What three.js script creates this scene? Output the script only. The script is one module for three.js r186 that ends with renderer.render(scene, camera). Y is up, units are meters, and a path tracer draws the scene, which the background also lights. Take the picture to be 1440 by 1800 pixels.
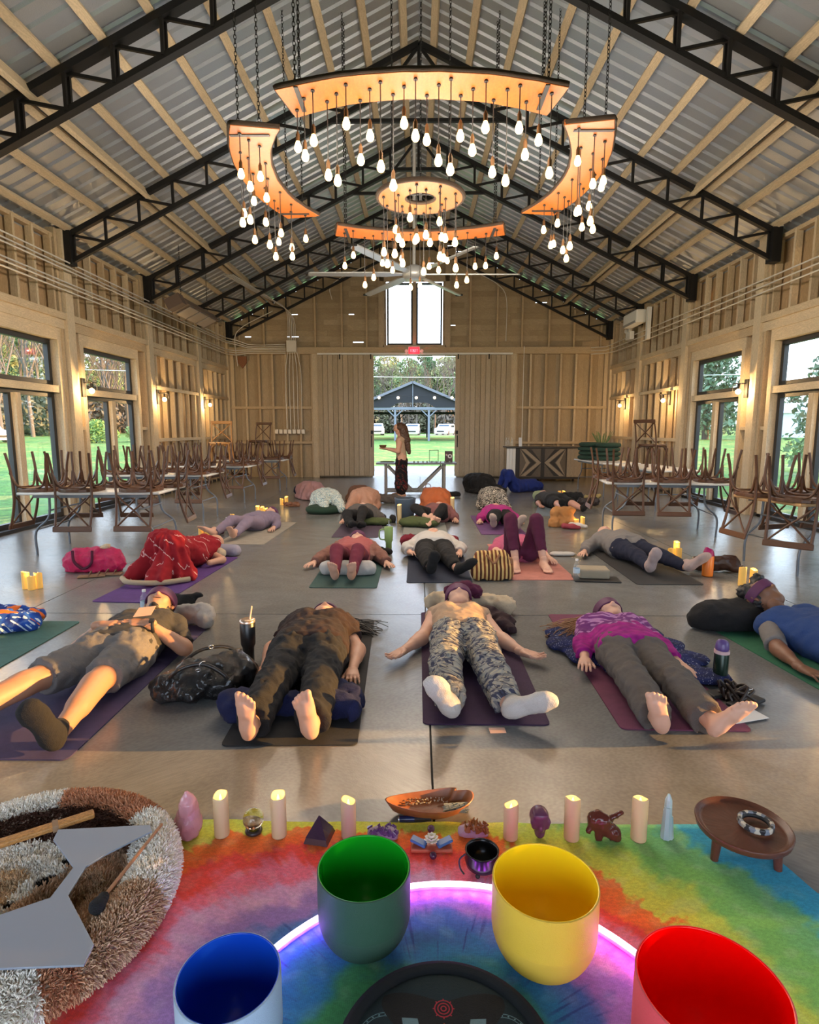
import * as THREE from 'three';
import { mergeGeometries, mergeVertices, toCreasedNormals } from 'three/addons/utils/BufferGeometryUtils.js';
import { RoundedBoxGeometry } from 'three/addons/geometries/RoundedBoxGeometry.js';
import { RectAreaLightUniformsLib } from 'three/addons/lights/RectAreaLightUniformsLib.js';
import { createNoise3D, createNoise2D } from 'simplex-noise';

// ---------------------------------------------------------------- camera, sky, sun, exposure
const scene = new THREE.Scene();
const camera = new THREE.PerspectiveCamera(2 * Math.atan(900 / 1030) * 180 / Math.PI, 0.8, 0.05, 600);
camera.position.set(0, 1.4, 0);
camera.rotation.order = 'YXZ';
camera.rotation.set(-Math.atan(145 / 1030), 0.0146, 0);
const renderer = new THREE.WebGLRenderer({ antialias: true });
renderer.toneMapping = THREE.LinearToneMapping;
renderer.toneMappingExposure = 1.2;
renderer.shadowMap.enabled = true;
RectAreaLightUniformsLib.init();

// an even, thinly clouded evening sky: pale at the horizon, a little bluer overhead
{
  const W = 64, H = 64, d = new Float32Array(W * H * 4);
  for (let j = 0; j < H; j++) for (let i = 0; i < W; i++) {
    const e = Math.max(0, ((j + 0.5) / H - 0.5) * 2), k = Math.sqrt(e), o = (j * W + i) * 4;
    d[o] = 1.75 - 0.75 * k; d[o + 1] = 1.9 - 0.5 * k; d[o + 2] = 2.1 - 0.05 * k; d[o + 3] = 1;
  }
  const t = new THREE.DataTexture(d, W, H, THREE.RGBAFormat, THREE.FloatType);
  t.mapping = THREE.EquirectangularReflectionMapping; t.magFilter = THREE.LinearFilter; t.needsUpdate = true;
  scene.background = t; scene.environment = t;
  scene.backgroundIntensity = scene.environmentIntensity = 2.4;
}
// low evening sun from the right, nearly along the floor
const sun = new THREE.DirectionalLight(new THREE.Color(1, 0.5, 0.14), 14);
sun.position.set(60, 11, -2.2 + 1.2); sun.target.position.set(0, 0, -2.2);
sun.castShadow = true; sun.shadow.mapSize.set(4096, 4096);
Object.assign(sun.shadow.camera, { left: -25, right: 25, top: 14, bottom: -6, near: 1, far: 140 });
sun.name = 'sun'; scene.add(sun, sun.target);

// ---------------------------------------------------------------- helpers
const V = (x, y, z) => new THREE.Vector3(x, y, z);
function rng(seed) { let s = seed >>> 0; return () => { s = (s + 0x6d2b79f5) | 0; let t = Math.imul(s ^ (s >>> 15), 1 | s); t = (t + Math.imul(t ^ (t >>> 7), 61 | t)) ^ t; return ((t ^ (t >>> 14)) >>> 0) / 4294967296; }; }
const R = rng(77);
const rr = (a, b) => a + (b - a) * R();
const n3 = createNoise3D(rng(5)), n2 = createNoise2D(rng(9));
const lerp = (a, b, t) => a + (b - a) * t, clamp = (x, a = 0, b = 1) => Math.min(b, Math.max(a, x));
const sstep = (a, b, x) => { const t = clamp((x - a) / (b - a)); return t * t * (3 - 2 * t); };
const taken = new Map();
function numbered(name) { const n = taken.get(name) || 0; taken.set(name, n + 1); return n ? name + '_' + String(n).padStart(3, '0') : name; }
function tag(o, label, category, group, kind) {
  o.userData = { ...o.userData, label, category };
  if (group) o.userData.group = group;
  if (kind) o.userData.kind = kind;
  return o;
}
function thing(name, label, category, p = [0, 0, 0], turn = 0, group) {
  const o = new THREE.Group(); o.name = numbered(name); scene.add(o);
  o.position.set(...p); o.rotation.y = turn; return tag(o, label, category, group);
}
function struct(name) { const o = new THREE.Group(); o.name = name; o.userData.kind = 'structure'; scene.add(o); return o; }
function part(name, g, m, parent, p, rot) {
  const o = new THREE.Mesh(g, m); o.name = name; o.castShadow = o.receiveShadow = true;
  if (p) o.position.set(...p); if (rot) o.rotation.set(...rot);
  parent.add(o); return o;
}
function single(name, g, m, label, category, group, p, rot) {
  const o = part(numbered(name), g, m, scene, p, rot); return tag(o, label, category, group);
}
function copy(o, p, turn, label, group) {
  const c = o.clone(); c.name = numbered(o.name.replace(/_\d{3}$/, '')); c.userData = { ...o.userData };
  if (p) c.position.set(...p); if (turn !== undefined) c.rotation.y = turn;
  if (label) c.userData.label = label; if (group) c.userData.group = group;
  scene.add(c); return c;
}
const merge = (list) => { const a = list.map((g) => { const q = g.index ? g.toNonIndexed() : g; for (const k of Object.keys(q.attributes)) if (!['position', 'normal', 'uv'].includes(k)) q.deleteAttribute(k); return q; }); return mergeGeometries(a); };
const at = (g, x, y, z, rx = 0, ry = 0, rz = 0) => { const m = new THREE.Matrix4().makeRotationFromEuler(new THREE.Euler(rx, ry, rz)).setPosition(x, y, z); return g.applyMatrix4(m); };
// a box whose uv is in metres, v along its longest side
const boxCache = new Map();
function box(w, h, d, off) {
  const key = [w, h, d].map((x) => x.toFixed(3)).join() + (off ?? '');
  if (boxCache.has(key)) return boxCache.get(key);
  const g = new THREE.BoxGeometry(w, h, d), p = g.attributes.position, n = g.attributes.normal, uv = g.attributes.uv, S = [w, h, d], L = S.indexOf(Math.max(...S));
  const o1 = off !== undefined ? (off * 0.37) % 1 : 0, o2 = off !== undefined ? (off * 0.71) % 1 : 0;
  for (let i = 0; i < p.count; i++) {
    const q = [p.getX(i), p.getY(i), p.getZ(i)], nn = [Math.abs(n.getX(i)), Math.abs(n.getY(i)), Math.abs(n.getZ(i))], a = nn.indexOf(Math.max(...nn)), ax = [0, 1, 2].filter((k) => k !== a);
    let v = ax[1], u = ax[0]; if (ax[0] === L) { v = ax[0]; u = ax[1]; }
    uv.setXY(i, q[u] + o1, q[v] + o2);
  }
  boxCache.set(key, g); return g;
}
const boxAt = (w, h, d, x, y, z, rx, ry, rz) => at(box(w, h, d).clone(), x, y, z, rx, ry, rz);
const rbox = (w, h, d, r = 0.01, s = 2) => new RoundedBoxGeometry(w, h, d, s, Math.min(r, w / 2.01, h / 2.01, d / 2.01));
function rod(a, b, r1, r2 = r1, seg = 8) { // straight round bar between two points
  const d = V().subVectors(b, a), l = d.length(), g = new THREE.CylinderGeometry(r2, r1, l, seg);
  const q = new THREE.Quaternion().setFromUnitVectors(V(0, 1, 0), d.normalize());
  return g.applyMatrix4(new THREE.Matrix4().compose(V().addVectors(a, b).multiplyScalar(0.5), q, V(1, 1, 1)));
}
function bar(a, b, w, h) { // straight square bar between two points, h kept upright
  const d = V().subVectors(b, a), l = d.length(), z = d.clone().normalize(), up = Math.abs(z.y) > 0.99 ? V(1, 0, 0) : V(0, 1, 0);
  const x = V().crossVectors(up, z).normalize(), y = V().crossVectors(z, x), m = new THREE.Matrix4().makeBasis(x, y, z).setPosition(V().addVectors(a, b).multiplyScalar(0.5));
  return box(w, h, l).clone().applyMatrix4(m);
}
function tube(pts, r, seg = 16, rad = 6, closed = false) { return new THREE.TubeGeometry(new THREE.CatmullRomCurve3(pts.map((p) => (p.isVector3 ? p : V(...p))), closed), seg, r, rad, closed); }
const lathe = (pts, seg = 24) => new THREE.LatheGeometry(pts.map((p) => new THREE.Vector2(...p)), seg);
function shapeOf(pts) { const s = new THREE.Shape(); pts.forEach(([x, y], i) => (i ? s.lineTo(x, y) : s.moveTo(x, y))); s.closePath(); return s; }
const slab = (pts, depth, bevel = 0) => new THREE.ExtrudeGeometry(shapeOf(pts), { depth, bevelEnabled: bevel > 0, bevelSize: bevel, bevelThickness: bevel, bevelSegments: 2 }); // outline in x,y; thickness in z

// ---------------------------------------------------------------- textures (all computed)
function dataTex(w, h, fn, srgb = true) {
  const d = new Uint8Array(w * h * 4);
  for (let j = 0; j < h; j++) for (let i = 0; i < w; i++) { const c = fn(i / w, j / h), o = (j * w + i) * 4; d[o] = clamp(c[0]) * 255; d[o + 1] = clamp(c[1]) * 255; d[o + 2] = clamp(c[2]) * 255; d[o + 3] = 255; }
  const t = new THREE.DataTexture(d, w, h); t.wrapS = t.wrapT = THREE.RepeatWrapping; t.magFilter = THREE.LinearFilter; t.minFilter = THREE.LinearMipmapLinearFilter; t.generateMipmaps = true;
  if (srgb) t.colorSpace = THREE.SRGBColorSpace; t.needsUpdate = true; return t;
}
// tileable noise on a torus
const tn = (u, v, f, s = 0) => { const a = u * 2 * Math.PI, b = v * 2 * Math.PI, r = f / (2 * Math.PI); return 0.5 + 0.5 * n3(Math.cos(a) * r + s, Math.sin(a) * r + Math.cos(b) * r * 1.3 + s * 2, Math.sin(b) * r * 1.3 - s); };
const rep = (t, x, y = x) => { const c = t.clone(); c.repeat.set(x, y); c.needsUpdate = true; return c; };
const woodTex = dataTex(256, 512, (u, v) => {
  const a = tn(u, v, 3, 1), g = 0.5 + 0.5 * Math.sin((u * 26 + a * 5 + 0.8 * Math.sin(v * 6.283 * 2 + a * 3)) * 3.1), f = tn(u * 1, v, 26, 4), k = tn(u, v, 5, 9);
  const s = 0.86 + 0.07 * g * k + 0.08 * f; return [s, s * 0.985, s * 0.96];
});
const noiseTex = dataTex(256, 256, (u, v) => { const s = 0.5 * tn(u, v, 40, 2) + 0.3 * tn(u, v, 14, 3) + 0.2 * tn(u, v, 5, 8); return [s, s, s]; }, false);
const mottled = dataTex(512, 512, (u, v) => { const s = 0.84 + 0.06 * tn(u, v, 3, 2) + 0.05 * tn(u, v, 9, 5) + 0.1 * (tn(u, v, 90, 7) - 0.3); return [s, s * 0.995, s * 0.985]; });
const clothTex = dataTex(128, 128, (u, v) => { const s = 0.82 + 0.07 * Math.sin(u * 6.283 * 32) + 0.07 * Math.sin(v * 6.283 * 32) + 0.1 * tn(u, v, 12, 3); return [s, s, s]; });

// ---------------------------------------------------------------- materials
const lin = (r, g, b) => new THREE.Color().setRGB(r, g, b);
const mat = (c, rough = 0.7, o = {}) => new THREE.MeshStandardMaterial({ color: c.isColor ? c : lin(...c), roughness: rough, ...o });
const phys = (c, rough = 0.5, o = {}) => new THREE.MeshPhysicalMaterial({ color: c.isColor ? c : lin(...c), roughness: rough, ...o });
const wood = (c, rough = 0.75) => mat(c, rough, { map: rep(woodTex, 2, 0.8), bumpMap: rep(woodTex, 2, 0.8), bumpScale: 0.0015 });
const fabric = (c, rough = 0.95, o = {}) => mat(c, rough, { map: rep(clothTex, 22), bumpMap: rep(noiseTex, 7), bumpScale: 0.0025, ...o });
const M = {
  stud: [[0.66, 0.55, 0.4], [0.71, 0.61, 0.46], [0.61, 0.49, 0.34]].map((c) => wood(c)),
  board: [[0.48, 0.345, 0.21], [0.42, 0.3, 0.175], [0.53, 0.39, 0.245], [0.45, 0.315, 0.185]].map((c) => wood(c)),
  gable: [[0.5, 0.405, 0.28], [0.45, 0.36, 0.245], [0.54, 0.44, 0.31]].map((c) => wood(c)),
  door: [[0.56, 0.47, 0.355], [0.51, 0.425, 0.315], [0.59, 0.5, 0.385]].map((c) => wood(c)),
  purlin: [[0.66, 0.56, 0.41], [0.6, 0.5, 0.36]].map((c) => wood(c)),
  roof: mat([0.42, 0.45, 0.5], 0.36, { metalness: 0.6, bumpMap: rep(noiseTex, 3), bumpScale: 0.002 }),
  steel: mat([0.012, 0.012, 0.014], 0.55, { metalness: 0.3 }),
  frame: mat([0.018, 0.018, 0.02], 0.5),
  conduit: mat([0.72, 0.7, 0.66], 0.4, { metalness: 0.25 }),
  glass: phys([0.97, 0.99, 0.98], 0.02, { transmission: 1, thickness: 0, ior: 1.45 }),
  floor: [[0.215, 0.222, 0.226], [0.205, 0.212, 0.216], [0.222, 0.228, 0.231]].map((c) => phys(c, 0.22, { map: rep(mottled, 0.5), bumpMap: rep(noiseTex, 6), bumpScale: 0.0004 })),
  joint: mat([0.05, 0.05, 0.05], 0.9),
  black: mat([0.012, 0.012, 0.013], 0.6),
  white: mat([0.78, 0.78, 0.76], 0.5),
  grey: mat([0.3, 0.31, 0.32], 0.5),
  chrome: mat([0.7, 0.7, 0.7], 0.25, { metalness: 0.9 }),
};
const pick = (a) => a[Math.floor(R() * a.length)];
// ---------------------------------------------------------------- the barn: floor, walls, roof
const ZB = -17.4, ZF = 4.2, XS = 5.62, XI = 5.48, RIDGE = 7.02, EAVE = 4.36, SL = (RIDGE - EAVE) / 5.45; // roof underside height: RIDGE - SL*|x|
const roofY = (x) => RIDGE - SL * Math.abs(x);
{ // concrete slabs with saw-cut joints
  const fl = struct('floor');
  part('joint_bed', box(11.9, 0.1, ZF - ZB + 0.4), M.joint, fl, [0, -0.062, (ZF + ZB) / 2]);
  const xs = [-5.9, -3.05, 0.06, 3.05, 5.9], zs = [ZF + 0.2, 0.8, -4.32, -8.4, -12.9, ZB - 0.2];
  for (let i = 0; i < 4; i++) for (let j = 0; j < 5; j++) {
    const w = xs[i + 1] - xs[i] - 0.009, d = zs[j] - zs[j + 1] - 0.009;
    part('slab', box(w, 0.06, d, i * 5 + j + 1), M.floor[(i + j * 2) % 3], fl, [(xs[i] + xs[i + 1]) / 2, -0.03, (zs[j] + zs[j + 1]) / 2]);
  }
}
const winBays = {}; // filled by sideWall
function windowUnit(side, n, z0, z1) { // z0 > z1; black frame with a wide top light over two tall lights
  const g = struct('window_' + n), x = side * (XS + 0.02), zc = (z0 + z1) / 2, L = z0 - z1;
  const F = (w, h, y, z) => part('window_frame', box(0.07, h, w), M.frame, g, [x, y, z]);
  F(L, 0.07, 2.715, zc); F(L, 0.07, 2.105, zc); F(L, 0.07, 1.925, zc); F(L, 0.07, 0.085, zc);
  for (const z of [z0 - 0.035, z1 + 0.035]) { F(0.07, 0.6, 2.41, z); F(0.07, 1.77, 1.005, z); }
  for (const s of [-1, 1]) F(0.055, 1.77, 1.005, zc + s * 0.085);
  part('mullion', box(0.12, 1.84, 0.115), M.stud[0], g, [side * (XS - 0.02), 0.99, zc]);
  part('transom_rail', box(0.13, 0.105, L + 0.34), M.stud[1], g, [side * (XS - 0.03), 2.015, zc]);
  part('pane', box(0.008, 0.56, L - 0.12), M.glass, g, [x, 2.41, zc]);
  for (const s of [-1, 1]) part('pane', box(0.008, 1.75, L / 2 - 0.15), M.glass, g, [x, 1.0, zc + s * (L / 4 + 0.018)]);
}
function sideWall(side, posts, wins) {
  const wall = struct(side < 0 ? 'wall_left' : 'wall_right'), xb = side * (XS + 0.03), xs = side * (XS - 0.07);
  const gap = side > 0 ? 0.006 : 0.002;
  const inWin = (z) => wins.find(([a, b]) => z < a + 0.06 && z > b - 0.06);
  // vertical sheathing boards, cut round the windows
  let k = 0;
  const edges = [ZF]; for (const [a, b] of wins) edges.push(a + 0.0, b - 0.0); edges.push(ZB); edges.sort((p, q) => q - p);
  for (let e = 0; e < edges.length - 1; e++) {
    const a = edges[e], b = edges[e + 1], n = Math.max(1, Math.round((a - b) / 0.29)), w = (a - b) / n, isWin = !!inWin((a + b) / 2);
    for (let i = 0; i < n; i++) {
      const y0 = isWin ? 2.75 : 0, z = a - (i + 0.5) * w, h = 4.75 - y0;
      part('board', box(0.03, h, w - gap, k % 4), M.board[k % 4 === 3 ? 1 : k % 3], wall, [xb, y0 + h / 2, z]); k++;
      if (isWin) part('board', box(0.03, 0.05, w - gap), M.board[k % 3], wall, [xb, 0.025, z]);
    }
  }
  // posts, headers, studs, girts
  for (const z of posts) {
    part('post', box(0.19, 4.42, 0.2, 2), M.stud[1], wall, [side * (XS - 0.09), 2.21, z]);
    part('post', box(0.13, 4.42, 0.06, 3), M.stud[2], wall, [side * (XS - 0.06), 2.21, z + 0.15]);
  }
  for (let i = 0; i < posts.length - 1; i++) {
    const a = posts[i], b = posts[i + 1], zc = (a + b) / 2, L = a - b - 0.2, win = wins.find(([p, q]) => (p + q) / 2 < a && (p + q) / 2 > b);
    part('header', box(0.14, 0.24, L, i % 3), M.stud[i % 3], wall, [side * (XS - 0.06), 3.06, zc]);
    part('header', box(0.05, 0.1, L), M.stud[0], wall, [side * (XS - 0.15), 3.13, zc]);
    part('girt', box(0.1, 0.06, L), M.stud[2], wall, [side * (XS - 0.05), 4.3, zc]);
    const n = 6;
    for (let s = 0; s < n; s++) { const z = a - 0.1 - (s + 0.6) * (L / n); part('stud', box(0.1, 1.12, 0.045, s), M.stud[s % 3], wall, [xs, 3.74, z]); }
    if (win) {
      const [p, q] = win, top = 2.85;
      part('trim_board', box(0.11, 0.18, p - q + 0.3), M.stud[1], wall, [side * (XS - 0.05), top, (p + q) / 2]);
      for (const z of [p + 0.09, q - 0.09]) part('stud', box(0.12, 2.76, 0.1, 1), M.stud[1], wall, [side * (XS - 0.05), 1.38, z]);
      part('blocking', box(0.09, 0.06, Math.max(0.05, a - p - 0.3)), M.stud[0], wall, [side * (XS - 0.05), 1.42, (a + p) / 2 - 0.01]);
      part('blocking', box(0.09, 0.06, Math.max(0.05, q - b - 0.28)), M.stud[0], wall, [side * (XS - 0.05), 1.42, (q + b) / 2 + 0.01]);
    } else {
      for (let s = 0; s < n; s++) { const z = a - 0.1 - (s + 0.6) * (L / n); part('stud', box(0.1, 2.94, 0.045, s), M.stud[(s + 1) % 3], wall, [xs, 1.47, z]); }
      for (const y of [2.27, 1.18]) part('girt', box(0.05, 0.07, L, i), M.stud[(i + 1) % 3], wall, [side * (XS - 0.135), y, zc]);
    }
    part('sole_plate', box(0.12, 0.05, L), M.frame, wall, [side * (XS - 0.05), 0.025, zc]);
  }
  return wall;
}
const postsL = [4.1, 1.6, -1.2, -3.95, -6.75, -9.42, -12.2, -14.9, -17.2];
const winsL = [[3.5, 2.2], [0.9, -0.8], [-1.7, -3.5], [-4.45, -6.25], [-7.25, -9.1], [-9.88, -11.62]];
const postsR = [4.1, 1.6, -1.2, -4.2, -7.0, -9.82, -12.45, -14.95, -17.2];
const winsR = [[3.5, 2.2], [0.9, -0.75], [-1.75, -3.85], [-4.75, -6.5], [-7.6, -9.38], [-10.38, -12.08]];
sideWall(-1, postsL, winsL); sideWall(1, postsR, winsR);
{ let n = 1; for (const w of winsL) windowUnit(-1, n++, ...w); for (const w of winsR) windowUnit(1, n++, ...w); }

{ // gable wall at the far end
  const wall = struct('wall_back'), zb = ZB - 0.03, zs = ZB + 0.06;
  const holes = [[-1.34, 1.12, 0, 3.52], [-0.92, 0.7, 3.8, 5.54]];
  let k = 0;
  // lower: vertical boards
  const spans = [[-5.6, -1.34], [1.12, 5.6]];
  for (const [a, b] of spans) { const n = Math.round((b - a) / 0.2), w = (b - a) / n; for (let i = 0; i < n; i++) part('board', box(w - 0.002, 3.6, 0.03, k % 3), M.gable[k++ % 3], wall, [a + (i + 0.5) * w, 1.8, zb]); }
  part('board', box(2.46, 0.12, 0.03), M.gable[0], wall, [-0.11, 3.57, zb]);
  // upper: horizontal boards, a few shrunk so that daylight shows through
  for (let y = 3.6, row = 0; y < 6.98; y += 0.155, row++) {
    const half = Math.min(5.6, (RIDGE - y - 0.155) / SL + 0.3); if (half < 0.15) break;
    const cuts = [-half]; const step = 1.9; for (let x = -half + rr(0.6, 1.9); x < half; x += step + rr(-0.4, 0.4)) cuts.push(x); cuts.push(half);
    for (let c = 0; c < cuts.length - 1; c++) {
      let segs = [[cuts[c], cuts[c + 1]]];
      if (y + 0.155 > 3.8 && y < 5.54) segs = segs.flatMap(([a, b]) => { const o = []; if (a < -0.92) o.push([a, Math.min(b, -0.92)]); if (b > 0.7) o.push([Math.max(a, 0.7), b]); return o; });
      for (const [a, b] of segs) {
        if (b - a < 0.04) continue;
        const slit = R() < 0.13, cutw = slit ? rr(0.1, 0.35) : 0;
        const h = 0.155 - 0.0015;
        if (slit && b - a > 0.7) { const m = a + (b - a) * rr(0.2, 0.6); for (const [p, q, dh] of [[a, m, 0], [m, m + cutw, 0.022], [m + cutw, b, 0]]) part('board', box(q - p, h - dh, 0.03, k % 5), M.gable[k++ % 3], wall, [(p + q) / 2, y + (h - dh) / 2, zb]); }
        else part('board', box(b - a - 0.002, h, 0.03, k % 5), M.gable[k++ % 3], wall, [(a + b) / 2, y + h / 2, zb]);
      }
    }
  }
  // studs of the gable
  for (let i = -7; i <= 7; i++) {
    const x = i * 0.74 + (i % 2 ? 0.03 : 0), top = roofY(x) - 0.1, y0 = 3.72; if (top - y0 < 0.1) continue;
    if (x > -1.0 && x < 0.8) continue;
    part('stud', box(0.05, top - y0, 0.09, Math.abs(i) % 3), M.stud[2], wall, [x, (top + y0) / 2, zs]);
  }
  for (const x of [-1.06, -0.11, 0.84]) part('stud', box(x === -0.11 ? 0.1 : 0.16, x === -0.11 ? 1.74 : 2.3, 0.1), M.door[0], wall, [x, x === -0.11 ? 4.67 : 4.85, zs]);
  part('stud', box(0.06, 0.72, 0.09), M.stud[2], wall, [-0.11, 6.1, zs]);
  part('trim_board', box(2.0, 0.18, 0.1), M.door[0], wall, [-0.11, 5.64, zs]); part('trim_board', box(1.8, 0.1, 0.1), M.door[0], wall, [-0.11, 3.75, zs]);
  part('tie_beam', box(11.0, 0.19, 0.16, 1), M.stud[2], wall, [0, 3.64, ZB + 0.08]);
  for (const [a, b] of [[-5.45, -3.0], [2.75, 5.45]]) {
    for (const y of [2.03, 1.02]) part('girt', box(b - a, 0.07, 0.06), M.stud[2], wall, [(a + b) / 2, y, ZB + 0.12]);
    const n = 6; for (let i = 0; i <= n; i++) part('stud', box(i === 0 || i === n ? 0.12 : 0.055, 3.55, 0.09, i), M.stud[i % 3], wall, [lerp(a + 0.05, b - 0.05, i / n), 1.775, zs]);
  }
  for (const x of [-2.98, 2.74]) part('post', box(0.16, 3.55, 0.15), M.stud[1], wall, [x, 1.775, ZB + 0.08]);
  const g = struct('window_20');
  for (const [a, b] of [[-0.9, -0.16], [-0.06, 0.68]]) {
    const w = b - a, c = (a + b) / 2;
    for (const x of [a + 0.025, b - 0.025]) part('window_frame', box(0.05, 1.72, 0.06), M.frame, g, [x, 4.67, zb]);
    for (const y of [3.835, 5.505]) part('window_frame', box(w - 0.1, 0.05, 0.06), M.frame, g, [c, y, zb]);
    part('pane', box(w - 0.1, 1.62, 0.008), M.glass, g, [c, 4.67, zb]);
  }
  // wall behind the camera, its unseen opening widened to brighten the foreground
  const wf = struct('wall_front');
  for (let x = -5.6, i = 0; x < 5.6; x += 0.28, i++) {
    const c = x + 0.14, open = Math.abs(c) < 2.7, y0 = open ? 3.5 : 0, y1 = roofY(c) + 0.12;
    part('board', box(0.278, y1 - y0, 0.03, i % 4), M.board[i % 3], wf, [c, (y0 + y1) / 2, ZF]);
  }
}
function barnDoor(n, x0, x1, edge) { // sliding plank door with its hanger straps
  const d = struct('door_' + n), N = 11, w = (x1 - x0) / N, z = ZB + 0.19;
  for (let i = 0; i < N; i++) part('plank', box(w - 0.011, 3.46, 0.035, i % 4), M.door[(i * 5 + n) % 3], d, [x0 + (i + 0.5) * w, 1.78, z + (i % 2) * 0.003]);
  for (const y of [0.25, 1.75, 3.3]) part('batten', box(x1 - x0, 0.14, 0.03), M.door[0], d, [(x0 + x1) / 2, y, z - 0.034]);
  for (const t of [0.4, 0.95]) { const x = edge < 0 ? lerp(x0, x1, t) : lerp(x1, x0, t); part('hanger', box(0.035, 0.14, 0.012), M.black, d, [x, 3.46, z + 0.026]); }
  const hx = edge < 0 ? x1 - 0.06 : x0 + 0.06;
  part('latch', box(0.07, 0.1, 0.05), M.black, d, [hx, 1.32, z + 0.045]); part('handle', box(0.025, 0.34, 0.03), M.black, d, [hx + 0.02 * edge, 1.06, z + 0.045]);
}
barnDoor(1, -2.9, -1.28, -1); barnDoor(2, 1.06, 2.66, 1);
{ const t = struct('trim_1'); part('door_track', box(5.6, 0.05, 0.05), M.white, t, [-0.1, 3.545, ZB + 0.185]); }

{ // roof: ribbed metal sheets on purlins
  const roof = struct('ceiling'), a = Math.atan(SL), len = 6.15 / Math.cos(a);
  // one sheet: 0.92 m wide with raised ribs, profile swept up the slope
  const prof = []; for (let k = 0; k < 4; k++) { const o = -0.46 + k * 0.23; prof.push([o, 0], [o + 0.155, 0], [o + 0.175, 0.03], [o + 0.21, 0.03]); } prof.push([0.46, 0]);
  const pos = [], idx = [], uv = [];
  prof.forEach(([z, y], i) => { for (const t of [0, 1]) { pos.push((t - 0.5) * len, y, z); uv.push(z, t * len); } if (i) { const b = i * 2; idx.push(b - 2, b, b - 1, b - 1, b, b + 1); } });
  const sheet = new THREE.BufferGeometry(); sheet.setAttribute('position', new THREE.Float32BufferAttribute(pos, 3)); sheet.setAttribute('uv', new THREE.Float32BufferAttribute(uv, 2)); sheet.setIndex(idx);
  const sheetG = toCreasedNormals(sheet.toNonIndexed(), 0.3), backing = box(len, 0.012, ZF - ZB + 0.6);
  const roofMats = [M.roof, mat([0.39, 0.42, 0.47], 0.36, { metalness: 0.6, bumpMap: rep(noiseTex, 3), bumpScale: 0.002 }), mat([0.45, 0.48, 0.53], 0.34, { metalness: 0.6, bumpMap: rep(noiseTex, 3), bumpScale: 0.002 })];
  for (const s of [-1, 1]) {
    const cx = s * 3.07, cy = roofY(3.07) + 0.11, rot = -s * a;
    part('roof_deck', backing, M.roof, roof, [cx, cy + 0.05, (ZF + ZB) / 2], [0, 0, rot]);
    let k = 0; for (let z = ZB - 0.3 + 0.46; z < ZF + 0.3; z += 0.92) part('metal_sheet', sheetG, roofMats[k++ * 7 % 3], roof, [cx, cy, z], [0, 0, rot]);
    const pl = box(0.095, 0.055, ZF - ZB + 0.1, 1);
    for (let i = 0; i < 11; i++) { const x = s * (0.22 + i * 0.515); part('purlin', pl, M.purlin[i % 2], roof, [x, roofY(x) + 0.05, (ZF + ZB) / 2], [0, 0, rot]); }
    part('purlin', box(0.06, 0.16, ZF - ZB), M.purlin[0], roof, [s * 4.15, roofY(4.15) - 0.035, (ZF + ZB) / 2], [0, 0, rot]);
    part('fascia', box(0.05, 0.34, ZF - ZB + 0.1), M.grey, roof, [s * 5.66, 4.42, (ZF + ZB) / 2]);
  }
  part('ridge_cap', box(0.4, 0.02, ZF - ZB + 0.5), M.roof, roof, [0, RIDGE + 0.2, (ZF + ZB) / 2]);
}
function truss(z, dbl, label) {
  const t = thing('roof_truss', label, 'truss', [0, 0, z], 0, 'black steel roof trusses');
  const drop = 0.43, X = 5.36, cw = dbl ? 0.1 : 0.06, zo = dbl ? [-0.045, 0.045] : [0];
  const P = (x, d) => V(x, roofY(x) - d, 0);
  for (const s of [-1, 1]) {
    part('top_chord', bar(P(0, 0.03), P(s * X, 0.03), cw * 1.3, 0.075), M.steel, t);
    part('bottom_chord', bar(P(s * 0.45, drop), P(s * X, drop), cw, 0.06), M.steel, t);
    const n = 9;
    for (let i = 0; i <= n; i++) {
      const x = s * lerp(0.55, X - 0.02, i / n);
      for (const o of zo) part('web_strut', bar(P(x, 0.03).setZ(o), P(x, drop).setZ(o), 0.035, i === n ? 0.09 : 0.035), M.steel, t);
      if (i < n) { const x2 = s * lerp(0.55, X - 0.02, (i + 1) / n); part('web_diagonal', bar(P(x2, 0.05), P(x, drop - 0.02), 0.035, 0.035), M.steel, t); }
    }
    part('web_diagonal', bar(P(0, 0.05), P(s * 0.5, drop), 0.04, 0.04), M.steel, t);
    part('bearing_plate', box(0.14, 0.5, 0.16), M.steel, t, [s * 5.4, roofY(5.4) - 0.22, 0]);
  }
  part('king_post', bar(V(0, RIDGE - 0.03, 0), V(0, RIDGE - drop - 0.2, 0), 0.05, 0.05), M.steel, t);
  part('collar_tie', bar(V(-0.5, RIDGE - drop - 0.21, 0), V(0.5, RIDGE - drop - 0.21, 0), 0.06, 0.06), M.steel, t);
  if (dbl || z > -10) part('collar_tie', bar(V(-1.35, roofY(1.35) - drop + 0.02, 0), V(1.35, roofY(1.35) - drop + 0.02, 0), 0.05, 0.05), M.steel, t);
}
truss(1.5, true, 'black steel roof truss behind the viewpoint'); truss(-1.2, false, 'black steel roof truss right overhead'); truss(-3.95, false, 'black steel roof truss overhead, nearest of all');
truss(-6.75, true, 'heavy double black truss above the nearest hanging wooden light board'); truss(-9.45, false, 'slender black truss, second from the front, with a long collar tie');
truss(-12.15, true, 'double-webbed black truss, third from the front'); truss(-14.9, false, 'slender black truss next to the far gable wall'); truss(-17.16, false, 'black truss fixed against the far gable wall');
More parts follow.
